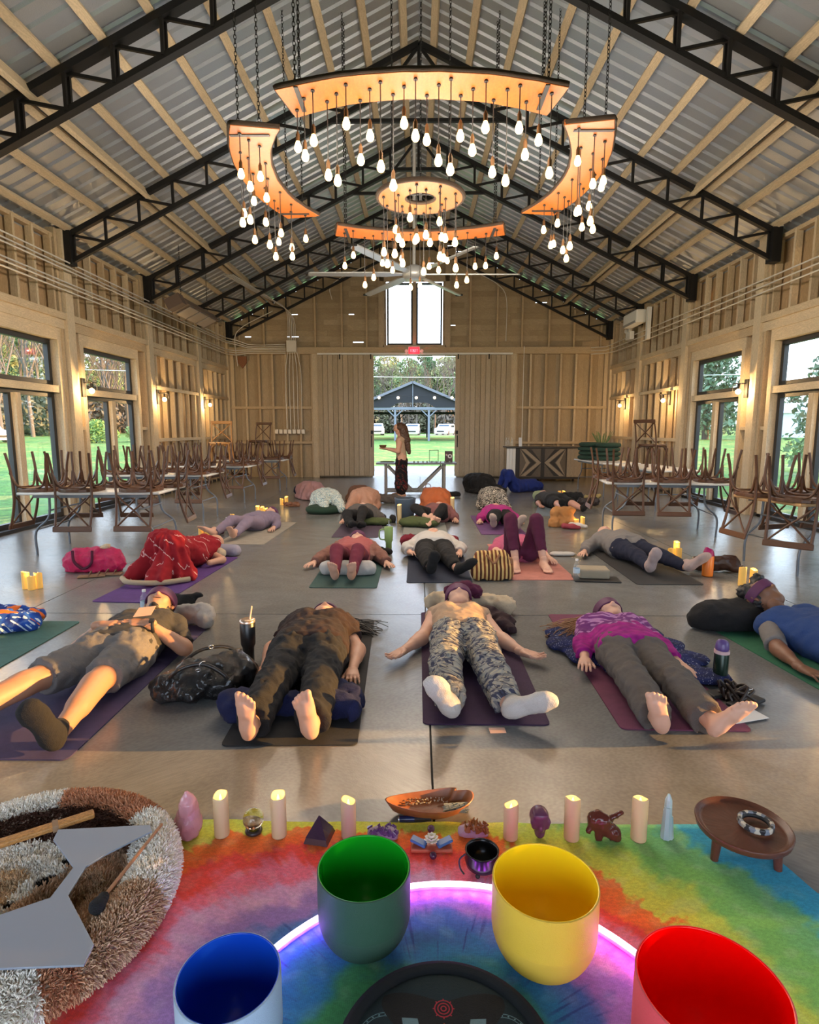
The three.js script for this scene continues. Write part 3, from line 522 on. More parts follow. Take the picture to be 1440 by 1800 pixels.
single('conduit', tube([[3.02, 3.75, -17.24], [3.02, 1.0, -17.24]], 0.012, 6, 6), M.conduit, 'straight white conduit on the far wall above the bar cabinet', 'conduit');
single('conduit', tube([[2.5, 3.9, -17.26], [2.45, 5.2, -17.26], [2.2, 5.45, -17.2], [1.6, 5.75, -17.15]], 0.013, 18, 6), M.conduit, 'bent white conduit on the right half of the gable', 'conduit');
single('conduit', tube([[-2.45, 5.05, -17.26], [-2.5, 5.35, -17.22], [-2.2, 5.6, -17.15], [-1.5, 5.9, -17.1]], 0.013, 18, 6), M.conduit, 'bent white conduit on the left half of the gable', 'conduit');
{ // exit sign
  const t = thing('exit_sign', 'lit red EXIT sign above the far door opening', 'exit sign', [-0.12, 3.63, -17.19]);
  part('housing', rbox(0.34, 0.22, 0.05, 0.01), M.white, t);
  const cv = document.createElement('canvas'); cv.width = 256; cv.height = 160; const c = cv.getContext('2d'); c.fillStyle = '#e8203a'; c.fillRect(0, 0, 256, 160); c.fillStyle = '#ff8090'; c.font = 'bold 92px sans-serif'; c.textAlign = 'center'; c.fillText('EXIT', 128, 112);
  const tx = new THREE.CanvasTexture(cv); tx.colorSpace = THREE.SRGBColorSpace;
  part('sign_face', new THREE.PlaneGeometry(0.31, 0.19), mat([0.2, 0.02, 0.03], 0.4, { emissive: lin(1, 1, 1), emissiveMap: tx, emissiveIntensity: 1.2 }), t, [0, 0, 0.027]);
  for (const s of [-1, 1]) part('lamp_head', at(new THREE.CylinderGeometry(0.05, 0.04, 0.06, 12), 0, 0, 0, Math.PI / 2), M.white, t, [s * 0.22, -0.02, 0.02]);
  const l = new THREE.PointLight(lin(1, 0.1, 0.12), 0.25, 0, 2); l.position.set(0, 0, 0.12); l.castShadow = true; l.name = 'sign_light'; t.add(l);
}
{ // wooden shield plaque
  single('wall_plaque', at(slab([[-0.12, 0.12], [0.12, 0.12], [0.12, -0.05], [0, -0.2], [-0.12, -0.05]], 0.03, 0.008), 0, 0, 0), mat([0.22, 0.09, 0.04], 0.6), 'small brown shield-shaped plaque on the far left wall', 'plaque', undefined, [-5.05, 3.35, -17.2]);
}
{ // hanging heater left, mini-split right
  const t = thing('hanging_heater', 'long dark radiant heater hung by chains above the left wall', 'heater', [-4.5, 3.72, -12.2], 0.0);
  part('housing', at(slab([[-0.13, 0.07], [0.13, 0.07], [0.17, -0.07], [-0.17, -0.07]], 1.7, 0.01), 0, 0, -0.85, 0, 0, 0.45), mat([0.16, 0.12, 0.1], 0.5, { metalness: 0.4 }), t);
  for (const z of [-0.5, 0, 0.5]) part('reflector_panel', at(box(0.3, 0.02, 0.42).clone(), 0.04, -0.085, z, 0, 0, 0.45), mat([0.4, 0.36, 0.33], 0.4, { metalness: 0.5 }), t);
  for (const z of [-0.7, 0.7]) chain(t, 0, 0.1, roofY(4.5) - 3.72, z);
  part('end_cap', at(box(0.3, 0.2, 0.22).clone(), -0.02, 0.02, 0.93, 0, 0, 0.45), mat([0.1, 0.07, 0.06], 0.6), t);
  const a = thing('air_conditioner', 'white wall-mounted air conditioner high on the far right wall', 'air conditioner', [5.1, 3.98, -14.4], -Math.PI / 2);
  part('housing', rbox(0.9, 0.3, 0.24, 0.04), M.white, a); part('vent_flap', box(0.8, 0.05, 0.02), M.grey, a, [0, -0.12, 0.12]);
  part('pipe_cover', box(0.1, 0.7, 0.08), M.white, a, [0.62, -0.2, -0.1]);
  const e = thing('emergency_light', 'white emergency light box on the far right wall', 'emergency light', [5.36, 3.75, -15.4], -Math.PI / 2); part('housing', rbox(0.32, 0.2, 0.12, 0.02), M.white, e); for (const s of [-1, 1]) part('lamp_head', at(new THREE.CylinderGeometry(0.055, 0.045, 0.07, 12), 0, 0, 0, Math.PI / 2), M.white, e, [s * 0.12, 0.13, 0.05]);
}
// ---------------------------------------------------------------- cross-back chairs and folding tables
const chairWoods = [wood([0.1, 0.042, 0.018], 0.42), wood([0.13, 0.056, 0.026], 0.42)], goldWood = wood([0.62, 0.3, 0.09], 0.45);
const chairG = (() => {
  const legF = (s) => tube([[s * 0.165, 0.45, 0.15], [s * 0.178, 0.3, 0.165], [s * 0.186, 0.14, 0.178], [s * 0.198, 0, 0.2]], 0.0145, 8, 6);
  const legB = (s) => tube([[s * 0.218, 0, -0.25], [s * 0.207, 0.16, -0.222], [s * 0.198, 0.36, -0.205], [s * 0.195, 0.52, -0.205], [s * 0.192, 0.7, -0.235], [s * 0.185, 0.875, -0.285]], 0.0145, 12, 6);
  const hoop = (a, b, m) => tube([a, V().lerpVectors(a, m, 0.35).add(V(0, 0.1, 0)), m, V().lerpVectors(b, m, 0.35).add(V(0, 0.1, 0)), b], 0.0135, 14, 5);
  const L = (s) => V(s * 0.187, 0.235, 0.172), B = (s) => V(s * 0.205, 0.235, -0.222);
  const seat = []; for (let i = 0; i < 20; i++) { const a = i / 20 * 6.283, c = Math.cos(a), q = Math.sin(a), e = Math.pow(Math.pow(Math.abs(c), 2.6) + Math.pow(Math.abs(q), 2.6), -1 / 2.6); seat.push([c * e * 0.215, q * e * 0.215]); }
  const st = slab(seat, 0.024, 0.006); st.rotateX(-Math.PI / 2); st.translate(0, 0.436, -0.01);
  const rail = at(rbox(0.42, 0.062, 0.024, 0.011), 0, 0.86, -0.285, -0.2, 0, 0);
  const cross = (s) => tube([[s * 0.175, 0.835, -0.272], [s * 0.08, 0.74, -0.252], [0, 0.665, -0.236 + s * 0.007], [-s * 0.1, 0.58, -0.222], [-s * 0.18, 0.5, -0.212]], 0.0105, 10, 5);
  const short = (g) => { const p = g.attributes.position; for (let i = 0; i < p.count; i++) if (p.getY(i) < 0.43) p.setY(i, 0.43 - (0.43 - p.getY(i)) * 0.92); g.computeVertexNormals(); return g; };
  return { seat: st, rim: at(new THREE.TorusGeometry(0.19, 0.011, 5, 20), 0, 0.43, -0.01, Math.PI / 2), legs: [legF(-1), legF(1), legB(-1), legB(1)].map(short), hoops: [hoop(L(-1), L(1), V(0, 0.42, 0.155)), hoop(B(-1), B(1), V(0, 0.42, -0.17)), hoop(L(-1), B(-1), V(-0.172, 0.42, -0.01)), hoop(L(1), B(1), V(0.172, 0.42, -0.01))].map(short), rail, cross: [cross(-1), cross(1)] };
})();
function makeChair(m) {
  const t = thing('cross_back_chair', '', 'chair');
  part('seat', chairG.seat, m, t); part('seat_rim', chairG.rim, m, t);
  for (const g of chairG.legs) part('leg', g, m, t); for (const g of chairG.hoops) part('bentwood_brace', g, m, t);
  part('top_rail', chairG.rail, m, t); for (const g of chairG.cross) part('cross_slat', g, m, t);
  t.rotation.order = 'YXZ'; return t;
}
const protoChairs = [];
function chair(x, y, z, turn, up, label, group, kind = 0) {
  let c; if (!protoChairs[kind]) c = protoChairs[kind] = makeChair([chairWoods[0], chairWoods[1], goldWood][kind]); else c = copy(protoChairs[kind]);
  c.position.set(x, up ? y - 0.034 : y + 0.466, z); c.rotation.set(0, turn, up ? 0 : Math.PI); c.userData.label = label; delete c.userData.group; if (group) c.userData.group = group; return c;
}
const TH = 0.715, topWhite = mat([0.72, 0.7, 0.66], 0.35), topTan = wood([0.55, 0.34, 0.16], 0.35), legSteel = mat([0.16, 0.18, 0.21], 0.4, { metalness: 0.5 });
function foldTable(x, z, turn, len, wid, m, label) {
  const t = thing('folding_table', label, 'table', [x, 0, z], turn);
  part('tabletop', at(rbox(len, 0.032, wid, 0.012), 0, TH - 0.016, 0), m, t);
  part('apron_rail', merge([boxAt(len - 0.3, 0.035, 0.02, 0, TH - 0.05, wid / 2 - 0.06), boxAt(len - 0.3, 0.035, 0.02, 0, TH - 0.05, -wid / 2 + 0.06)]), legSteel, t);
  for (const s of [-1, 1]) {
    for (const q of [-1, 1]) part('leg', tube([[s * (len / 2 - 0.3), TH - 0.04, q * (wid / 2 - 0.1)], [s * (len / 2 - 0.27), 0.42, q * (wid / 2 - 0.1)], [s * (len / 2 - 0.13), 0.27, q * (wid / 2 - 0.09)], [s * (len / 2 - 0.12), 0.0, q * (wid / 2 - 0.09)]], 0.013, 14, 6), legSteel, t);
    part('cross_tube', merge([rod(V(s * (len / 2 - 0.28), 0.5, -(wid / 2 - 0.1)), V(s * (len / 2 - 0.28), 0.5, wid / 2 - 0.1), 0.01), rod(V(s * (len / 2 - 0.15), 0.29, -(wid / 2 - 0.1)), V(s * (len / 2 - 0.15), 0.29, wid / 2 - 0.1), 0.01)]), legSteel, t);
  }
  return t;
}
// chairs upside down round a table; list of [along, side, jitter]: side f/b = long sides, l/r = ends
function setChairs(x, z, turn, len, wid, spots, group, labelOf, kind) {
  spots.forEach(([side, a, j = 0], i) => {
    let lx, lz, back; // back: local direction the backrest hangs towards
    if (side === 'f') { lx = a; lz = wid / 2 - 0.172; back = 0; } if (side === 'b') { lx = a; lz = -wid / 2 + 0.172; back = Math.PI; }
    if (side === 'r') { lx = len / 2 - 0.172; lz = a; back = Math.PI / 2; } if (side === 'l') { lx = -len / 2 + 0.172; lz = a; back = -Math.PI / 2; }
    const c = Math.cos(turn), s = Math.sin(turn), wx = x + lx * c + lz * s, wz = z - lx * s + lz * c;
    chair(wx, TH, wz, turn + back + Math.PI + j, false, labelOf(side, a, i), group, kind ?? i % 2);
  });
}
const sideWord = { f: 'near side', b: 'far side', l: 'left end', r: 'right end' };
const tablesL = [[-3.66, -6.8, 0.05, 'white-topped folding table nearest on the left, under upturned chairs'], [-4.0, -9.3, 0.02, 'white-topped folding table second from the front on the left'], [-3.98, -11.5, -0.03, 'white-topped folding table third from the front on the left'], [-3.85, -13.8, 0.0, 'white-topped folding table farthest back on the left']];
const ordL = ['nearest', 'second', 'third', 'farthest'];
tablesL.forEach(([x, z, t, label], i) => {
  foldTable(x, z, t, 1.55, 0.86, topWhite, label);
  setChairs(x, z, t, 1.55, 0.86, [['f', -0.14], ['f', 0.52, -0.05], ['b', -0.52, 0.06], ...(i < 2 ? [['b', 0.1]] : []), ['r', -0.21, 0.08], ['l', 0.21, -0.08]], 'upturned chairs on the left tables', (s, a) => `upturned brown cross-back chair on the ${sideWord[s]} of the ${ordL[i]} left table${s === 'f' || s === 'b' ? (a < 0 ? ', left one' : ', right one') : ''}`);
});
chair(-3.94, TH, -11.7, 0.2, true, 'golden cross-back chair standing upright on a left table', undefined, 2);
chair(-3.8, TH, -14.0, -0.25, true, 'dark cross-back chair standing upright behind the golden chair', undefined, 0);
foldTable(4.25, -6.05, 0.22, 1.6, 0.86, topTan, 'tan wood-topped folding table nearest on the right');
setChairs(4.25, -6.05, 0.22, 1.6, 0.86, [['l', 0.22, 0.6], ['l', -0.24, -0.1], ['b', -0.12, 0.06], ['b', 0.42], ['f', 0.42, 0.0]], 'upturned chairs on the right tables', (s, a) => `upturned brown cross-back chair on the ${sideWord[s]} of the tan right table${s === 'l' ? (a > 0 ? ', the nearer one' : ', the farther one') : s === 'b' ? (a < 0 ? ', left one' : ', right one') : ''}`);
foldTable(3.3, -8.05, -0.12, 1.55, 0.86, topWhite, 'white-topped folding table second from the front on the right');
setChairs(3.3, -8.05, -0.12, 1.55, 0.86, [['f', -0.52, 0.06], ['f', 0.06], ['b', -0.1], ['b', 0.52, 0.06], ['r', 0.21, 0.08], ['l', -0.21]], 'upturned chairs on the right tables', (s, a) => `upturned brown cross-back chair on the ${sideWord[s]} of the second right table${s === 'f' || s === 'b' ? (a < 0 ? ', left one' : ', right one') : ''}`);
foldTable(4.35, -10.9, Math.PI / 2 + 0.05, 1.9, 0.8, topWhite, 'long folding table by the right wall with an upright chair on it');
foldTable(4.15, -13.1, Math.PI / 2 + 0.05, 1.9, 0.8, topWhite, 'long folding table by the right wall carrying green cushions');
chair(4.15, TH, -10.5, 2.2, true, 'brown cross-back chair standing upright on the long right table', undefined, 0);
{ // green cushions stacked on the far right table
  const cm = fabric([0.035, 0.085, 0.06]), g = lathe([[0.001, -0.045], [0.22, -0.05], [0.265, -0.03], [0.275, 0], [0.265, 0.03], [0.22, 0.05], [0.001, 0.045]], 24);
  const W = ['bottom', 'second', 'third', 'top'];
  for (const [x, z, n, w] of [[3.98, -13.7, 4, 'left'], [4.22, -13.2, 4, 'right']]) for (let i = 0; i < n; i++) single('round_cushion', g, cm, `round dark green cushion, ${W[i]} of the ${w} stack on the far table`, 'cushion', 'green cushions on the far right table', [x + (i % 2) * 0.02, TH + 0.05 + i * 0.098, z]);
  const p = thing('potted_fern', 'small green plant standing behind the cushion stacks', 'plant', [4.3, TH, -13.85]); part('pot', lathe([[0.001, 0], [0.1, 0], [0.13, 0.2], [0.115, 0.2], [0.1, 0.17], [0.001, 0.17]], 18), M.grey, p);
  const fr = []; const q = rng(4); for (let i = 0; i < 46; i++) { const a = q() * 6.28, l = 0.25 + q() * 0.2; fr.push(bar(V(0, 0.18, 0), V(Math.cos(a) * l * 0.6, 0.2 + l, Math.sin(a) * l * 0.6), 0.012, 0.004)); } part('leaves', merge(fr), leafM([0.14, 0.22, 0.09]), p);
}
{ // serving bar with chevron doors on casters
  const b = thing('bar_cabinet', 'serving bar with dark chevron doors and white end panel', 'cabinet', [3.28, 0, -16.25], -0.02);
  const dk = wood([0.035, 0.03, 0.028], 0.6), md = wood([0.16, 0.13, 0.1], 0.6), lt = wood([0.42, 0.34, 0.25], 0.6);
  part('body', boxAt(1.55, 0.78, 0.58, 0.05, 0.51, -0.02), dk, b);
  part('countertop', at(rbox(2.0, 0.04, 0.7, 0.01), 0.1, 0.92, 0), mat([0.05, 0.045, 0.04], 0.35), b);
  for (let i = 0; i < 3; i++) part('end_panel', boxAt(0.075, 0.78, 0.04, -0.83 + i * 0.08, 0.51, 0.27 + i * 0.003), M.white, b);
  for (let i = 0; i < 4; i++) part('end_panel', boxAt(0.098, 0.78, 0.04, 0.8 + i * 0.1, 0.51, 0.28), lt, b);
  for (const s of [-1, 1]) { // each door: stacked V-shaped strips pointing to the middle
    const x0 = 0.1 + s * 0.32, door = part('door', boxAt(0.6, 0.76, 0.03, x0, 0.51, 0.285), md, b);
    const V2 = (o, w, m, n) => { for (const q of [-1, 1]) { const g = slab([[o * -s, 0], [(o + w) * -s, 0], [(o + w - 0.42) * -s, q * 0.36], [(o - 0.42) * -s, q * 0.36]].map(([x, y]) => [clamp(x, -0.29, 0.29), y]), 0.01); part('strip', at(g, x0, 0.51, 0.301), m, door); } };
    V2(0.29, 0.14, dk); V2(0.16, 0.12, lt); V2(0.0, 0.13, dk); V2(-0.13, 0.1, lt);
  }
  part('center_stile', boxAt(0.09, 0.78, 0.03, 0.1, 0.51, 0.31), dk, b);
  part('base_board', boxAt(2.0, 0.06, 0.6, 0.12, 0.1, 0), dk, b);
  for (const x of [-0.75, 0, 0.95]) part('caster', at(new THREE.CylinderGeometry(0.045, 0.045, 0.04, 12), x, 0.045, 0.2, 0, 0, Math.PI / 2), M.black, b);
  // things on the bar
  const gl = phys([0.95, 0.97, 0.97], 0.05, { transmission: 0.9, thickness: 0, ior: 1.4 }), bg = lathe([[0.001, 0], [0.035, 0], [0.036, 0.14], [0.014, 0.19], [0.013, 0.24], [0.016, 0.245]], 14);
  [['left', 2.42, -16.2], ['middle', 2.5, -16.3], ['right', 2.56, -16.18]].forEach(([w, x, z]) => single('glass_bottle', bg, gl, `clear glass bottle on the bar, ${w} one of three`, 'bottle', 'glass bottles on the bar', [x, 0.942, z]));
  single('card_stand', at(rbox(0.09, 0.24, 0.02, 0.004), 0, 0.12, 0, -0.15), mat([0.7, 0.74, 0.8], 0.4), 'upright white card standing on the bar', 'card', undefined, [2.8, 0.942, -16.2]);
}
// ---------------------------------------------------------------- soft shapes: tapered bones joined by a smooth minimum, meshed with surface nets
// bone: { a:[x,y,z], b:[x,y,z], r, q (radius at b), cut (flat end at b), cutA (flat end at a), sy (vertical squash) }
const B = (a, b, r, q = r, o = {}) => ({ a, b, r, q, ...o });
function netMesh(bones, { cell = 0.014, k = 0.03, inflate = 0, noise = 0, nf = 14, seed = 0, floor, fold } = {}) {
  let lo = [1e9, 1e9, 1e9], hi = [-1e9, -1e9, -1e9];
  for (const s of bones) { const m = Math.max(s.r, s.q) * Math.max(1, s.sy || 1) + inflate + noise + 0.02; for (let i = 0; i < 3; i++) { lo[i] = Math.min(lo[i], s.a[i] - m, s.b[i] - m); hi[i] = Math.max(hi[i], s.a[i] + m, s.b[i] + m); } }
  lo = lo.map((v) => v - 2 * cell); const nx = Math.ceil((hi[0] - lo[0]) / cell) + 3, ny = Math.ceil((hi[1] - lo[1]) / cell) + 3, nz = Math.ceil((hi[2] - lo[2]) / cell) + 3;
  const F = new Float32Array(nx * ny * nz).fill(1), sx = 1, sy = nx, sz = nx * ny;
  for (const s of bones) {
    const m = Math.max(s.r, s.q) * Math.max(1, s.sy || 1) + inflate + k * 1.2 + noise + cell * 2, ab = [s.b[0] - s.a[0], s.b[1] - s.a[1], s.b[2] - s.a[2]], L2 = ab[0] ** 2 + ab[1] ** 2 + ab[2] ** 2 || 1e-9, L = Math.sqrt(L2), Y = s.sy || 1;
    const i0 = [], i1 = []; for (let i = 0; i < 3; i++) { i0[i] = Math.max(0, Math.floor((Math.min(s.a[i], s.b[i]) - m - lo[i]) / cell)); i1[i] = Math.min([nx, ny, nz][i] - 1, Math.ceil((Math.max(s.a[i], s.b[i]) + m - lo[i]) / cell)); }
    for (let z = i0[2]; z <= i1[2]; z++) for (let y = i0[1]; y <= i1[1]; y++) for (let x = i0[0]; x <= i1[0]; x++) {
      const px = lo[0] + x * cell - s.a[0], py = lo[1] + y * cell - s.a[1], pz = lo[2] + z * cell - s.a[2];
      const t = (px * ab[0] + py * ab[1] + pz * ab[2]) / L2, h = t < 0 ? 0 : t > 1 ? 1 : t, dx = px - ab[0] * h, dy = (py - ab[1] * h) / Y, dz = pz - ab[2] * h;
      let d = Math.sqrt(dx * dx + dy * dy + dz * dz) - (s.r + (s.q - s.r) * h) - inflate;
      if (s.cut) d = Math.max(d, (t - 1) * L); if (s.cutA) d = Math.max(d, -t * L);
      const o = x + y * sy + z * sz, f = F[o], kk = s.k ?? k;
      if (kk > 0) { const e = Math.max(0, kk - Math.abs(f - d)) / kk; F[o] = Math.min(f, d) - e * e * kk * 0.25; } else F[o] = Math.min(f, d);
    }
  }
  for (let z = 0; z < nz; z++) for (let y = 0; y < ny; y++) for (let x = 0; x < nx; x++) {
    const o = x + y * sy + z * sz; if (F[o] > 0.08 || F[o] < -0.1) { if (floor !== undefined) { const wy = lo[1] + y * cell; F[o] = Math.max(F[o], floor - wy); } continue; }
    const wx = lo[0] + x * cell, wy = lo[1] + y * cell, wz = lo[2] + z * cell;
    if (noise) F[o] += noise * (n3(wx * nf + seed, wy * nf, wz * nf) + 0.5 * n3(wx * nf * 2.3, wy * nf * 2.3 + seed, wz * nf * 2.3));
    if (fold) F[o] += fold(wx, wy, wz);
    if (floor !== undefined) F[o] = Math.max(F[o], floor - wy);
  }
  const id = new Int32Array(nx * ny * nz).fill(-1), pos = [], idx = [], c8 = [0, 1, sy, sy + 1, sz, sz + 1, sy + sz, sy + sz + 1];
  for (let z = 0; z < nz - 1; z++) for (let y = 0; y < ny - 1; y++) for (let x = 0; x < nx - 1; x++) {
    const o = x + y * sy + z * sz; let mask = 0; for (let i = 0; i < 8; i++) if (F[o + c8[i]] < 0) mask |= 1 << i; if (mask === 0 || mask === 255) continue;
    let n = 0, vx = 0, vy = 0, vz = 0;
    for (let i = 0; i < 8; i++) for (const bit of [1, 2, 4]) { if (i & bit) continue; const j = i | bit; if (((mask >> i) & 1) === ((mask >> j) & 1)) continue; const f0 = F[o + c8[i]], f1 = F[o + c8[j]], t = f0 / (f0 - f1); vx += (i & 1) + (bit === 1 ? t : 0); vy += ((i >> 1) & 1) + (bit === 2 ? t : 0); vz += ((i >> 2) & 1) + (bit === 4 ? t : 0); n++; }
    id[o] = pos.length / 3; pos.push(lo[0] + (x + vx / n) * cell, lo[1] + (y + vy / n) * cell, lo[2] + (z + vz / n) * cell);
  }
  for (let z = 1; z < nz - 1; z++) for (let y = 1; y < ny - 1; y++) for (let x = 1; x < nx - 1; x++) {
    const o = x + y * sy + z * sz, a = F[o] < 0;
    for (const [s, u, v] of [[sx, sy, sz], [sy, sz, sx], [sz, sx, sy]]) { const b = F[o + s] < 0; if (a === b) continue; const p = id[o], q = id[o - u], r = id[o - u - v], w = id[o - v]; if (p < 0 || q < 0 || r < 0 || w < 0) continue; if (a) idx.push(p, q, r, p, r, w); else idx.push(p, r, q, p, w, r); }
  }
  const g = new THREE.BufferGeometry(); g.setAttribute('position', new THREE.Float32BufferAttribute(pos, 3)); g.setIndex(idx);
  const uv = new Float32Array(pos.length / 3 * 2); for (let i = 0; i < pos.length / 3; i++) { uv[i * 2] = pos[i * 3] + pos[i * 3 + 1] * 0.6; uv[i * 2 + 1] = pos[i * 3 + 2] - pos[i * 3 + 1] * 0.6; }
  g.setAttribute('uv', new THREE.BufferAttribute(uv, 2)); g.computeVertexNormals(); return g;
}
const pt = (a, b, t) => [lerp(a[0], b[0], t), lerp(a[1], b[1], t), lerp(a[2], b[2], t)];
const addv = (a, b, s = 1) => [a[0] + b[0] * s, a[1] + b[1] * s, a[2] + b[2] * s];
const subv = (a, b) => [a[0] - b[0], a[1] - b[1], a[2] - b[2]];
const norm = (a) => { const l = Math.hypot(...a) || 1; return [a[0] / l, a[1] / l, a[2] / l]; };
const crossv = (a, b) => [a[1] * b[2] - a[2] * b[1], a[2] * b[0] - a[0] * b[2], a[0] * b[1] - a[1] * b[0]];
// place a geometry built in a local frame: local z -> dir, local y -> about up
function placed(g, origin, dir, up, s = 1, mirror = false) {
  const z = norm(dir), x = norm(crossv(up, z)), y = crossv(z, x), q = mirror ? -s : s;
  const m = new THREE.Matrix4().set(x[0] * q, y[0] * s, z[0] * s, origin[0], x[1] * q, y[1] * s, z[1] * s, origin[1], x[2] * q, y[2] * s, z[2] * s, origin[2], 0, 0, 0, 1);
  const c = g.clone().applyMatrix4(m); if (mirror) { const i = c.index; for (let k = 0; k < i.count; k += 3) { const t = i.getX(k); i.setX(k, i.getX(k + 1)); i.setX(k + 1, t); } c.computeVertexNormals(); } return c;
}
// right hand, wrist at the origin, fingers along +z, back of the hand +y, thumb towards -x
const handG = netMesh([
  B([0, 0, -0.03], [0, 0, 0.01], 0.024, 0.025), B([-0.018, 0, 0.015], [-0.026, 0.002, 0.08], 0.017, 0.014), B([-0.004, 0, 0.015], [-0.008, 0.004, 0.085], 0.017, 0.014), B([0.01, 0, 0.015], [0.011, 0.002, 0.08], 0.017, 0.013), B([0.018, -0.002, 0.015], [0.028, -0.002, 0.072], 0.015, 0.012),
  B([-0.027, 0.001, 0.082], [-0.031, 0.0, 0.118], 0.0092, 0.0085, { k: 0.006 }), B([-0.031, 0, 0.118], [-0.033, -0.016, 0.148], 0.0085, 0.0072, { k: 0.004 }),
  B([-0.009, 0.003, 0.087], [-0.01, 0.003, 0.128], 0.0094, 0.0087, { k: 0.006 }), B([-0.01, 0.003, 0.128], [-0.01, -0.016, 0.162], 0.0087, 0.0072, { k: 0.004 }),
  B([0.011, 0.001, 0.082], [0.013, 0.0, 0.12], 0.009, 0.0083, { k: 0.006 }), B([0.013, 0, 0.12], [0.014, -0.018, 0.15], 0.0083, 0.007, { k: 0.004 }),
  B([0.028, -0.003, 0.074], [0.033, -0.004, 0.103], 0.0082, 0.0075, { k: 0.006 }), B([0.033, -0.004, 0.103], [0.036, -0.018, 0.126], 0.0075, 0.0064, { k: 0.004 }),
  B([-0.02, -0.005, 0.018], [-0.045, -0.012, 0.05], 0.016, 0.0115, { k: 0.012 }), B([-0.045, -0.012, 0.05], [-0.058, -0.016, 0.085], 0.0112, 0.0088, { k: 0.006 }),
], { cell: 0.0042, k: 0.012 });
// right foot: ankle above the heel; heel near the origin, toes along +z, top of the foot +y, big toe towards -x
const footBones = [
  B([0, 0.09, 0.0], [0, 0.05, 0.005], 0.036, 0.036), B([0, 0.03, -0.015], [0, 0.032, 0.02], 0.033, 0.034), B([0, 0.05, 0.02], [-0.008, 0.034, 0.13], 0.034, 0.022), B([0.012, 0.026, 0.01], [0.024, 0.02, 0.13], 0.028, 0.018), B([-0.008, 0.03, 0.02], [-0.02, 0.024, 0.15], 0.026, 0.021), B([0.0, 0.024, 0.11], [0.0, 0.02, 0.15], 0.03, 0.02),
  B([-0.024, 0.02, 0.15], [-0.026, 0.019, 0.2], 0.016, 0.0145, { k: 0.008 }), B([-0.004, 0.018, 0.16], [-0.004, 0.016, 0.203], 0.0105, 0.0095, { k: 0.006 }), B([0.012, 0.017, 0.155], [0.013, 0.014, 0.194], 0.0102, 0.0092, { k: 0.006 }), B([0.026, 0.016, 0.147], [0.028, 0.013, 0.182], 0.0098, 0.0088, { k: 0.006 }), B([0.038, 0.015, 0.135], [0.041, 0.012, 0.166], 0.0092, 0.0085, { k: 0.006 }),
];
const footG = netMesh(footBones, { cell: 0.0046, k: 0.02 });
const sockG = netMesh(footBones.map((s) => ({ ...s, k: 0.03 })).concat([B([-0.01, 0.02, 0.15], [0.002, 0.018, 0.195], 0.018, 0.016), B([0.02, 0.018, 0.14], [0.024, 0.015, 0.178], 0.017, 0.013)]), { cell: 0.006, k: 0.03, inflate: 0.0045, noise: 0.0012, nf: 40 });
// head: centre of the skull at the origin, face towards +z, crown +y
const headBones = [
  B([0, 0.025, -0.02], [0, 0.03, 0.02], 0.087, 0.08), B([0, -0.03, 0.0], [0, -0.05, 0.028], 0.068, 0.06), B([0, -0.085, 0.05], [0, -0.09, 0.058], 0.03, 0.028, { k: 0.04 }), B([-0.045, -0.06, 0.01], [-0.012, -0.092, 0.05], 0.026, 0.022, { k: 0.03 }), B([0.045, -0.06, 0.01], [0.012, -0.092, 0.05], 0.026, 0.022, { k: 0.03 }),
  B([0, 0.03, 0.085], [0, -0.018, 0.108], 0.011, 0.013, { k: 0.016 }), B([-0.012, -0.022, 0.094], [0.012, -0.022, 0.094], 0.011, 0.011, { k: 0.01 }), B([-0.035, 0.036, 0.075], [0.035, 0.036, 0.075], 0.016, 0.016, { k: 0.02 }), B([-0.018, -0.052, 0.082], [0.018, -0.052, 0.082], 0.0085, 0.0085, { k: 0.006 }), B([-0.016, -0.065, 0.081], [0.016, -0.065, 0.081], 0.009, 0.009, { k: 0.006 }),
  B([-0.04, -0.015, 0.06], [-0.03, -0.02, 0.066], 0.024, 0.024, { k: 0.03 }), B([0.04, -0.015, 0.06], [0.03, -0.02, 0.066], 0.024, 0.024, { k: 0.03 }),
  B([-0.088, 0.015, -0.01], [-0.086, -0.025, 0.0], 0.013, 0.01, { k: 0.006 }), B([0.088, 0.015, -0.01], [0.086, -0.025, 0.0], 0.013, 0.01, { k: 0.006 }), B([0, -0.06, -0.02], [0, -0.15, -0.03], 0.052, 0.055, { k: 0.03 }),
];
const headG = netMesh(headBones, { cell: 0.0052, k: 0.03 });
const skins = { fair: mat([0.62, 0.36, 0.26], 0.55), light: mat([0.56, 0.3, 0.2], 0.55), tan: mat([0.42, 0.21, 0.125], 0.55), brown: mat([0.2, 0.09, 0.05], 0.5), pink: mat([0.62, 0.33, 0.25], 0.55) };
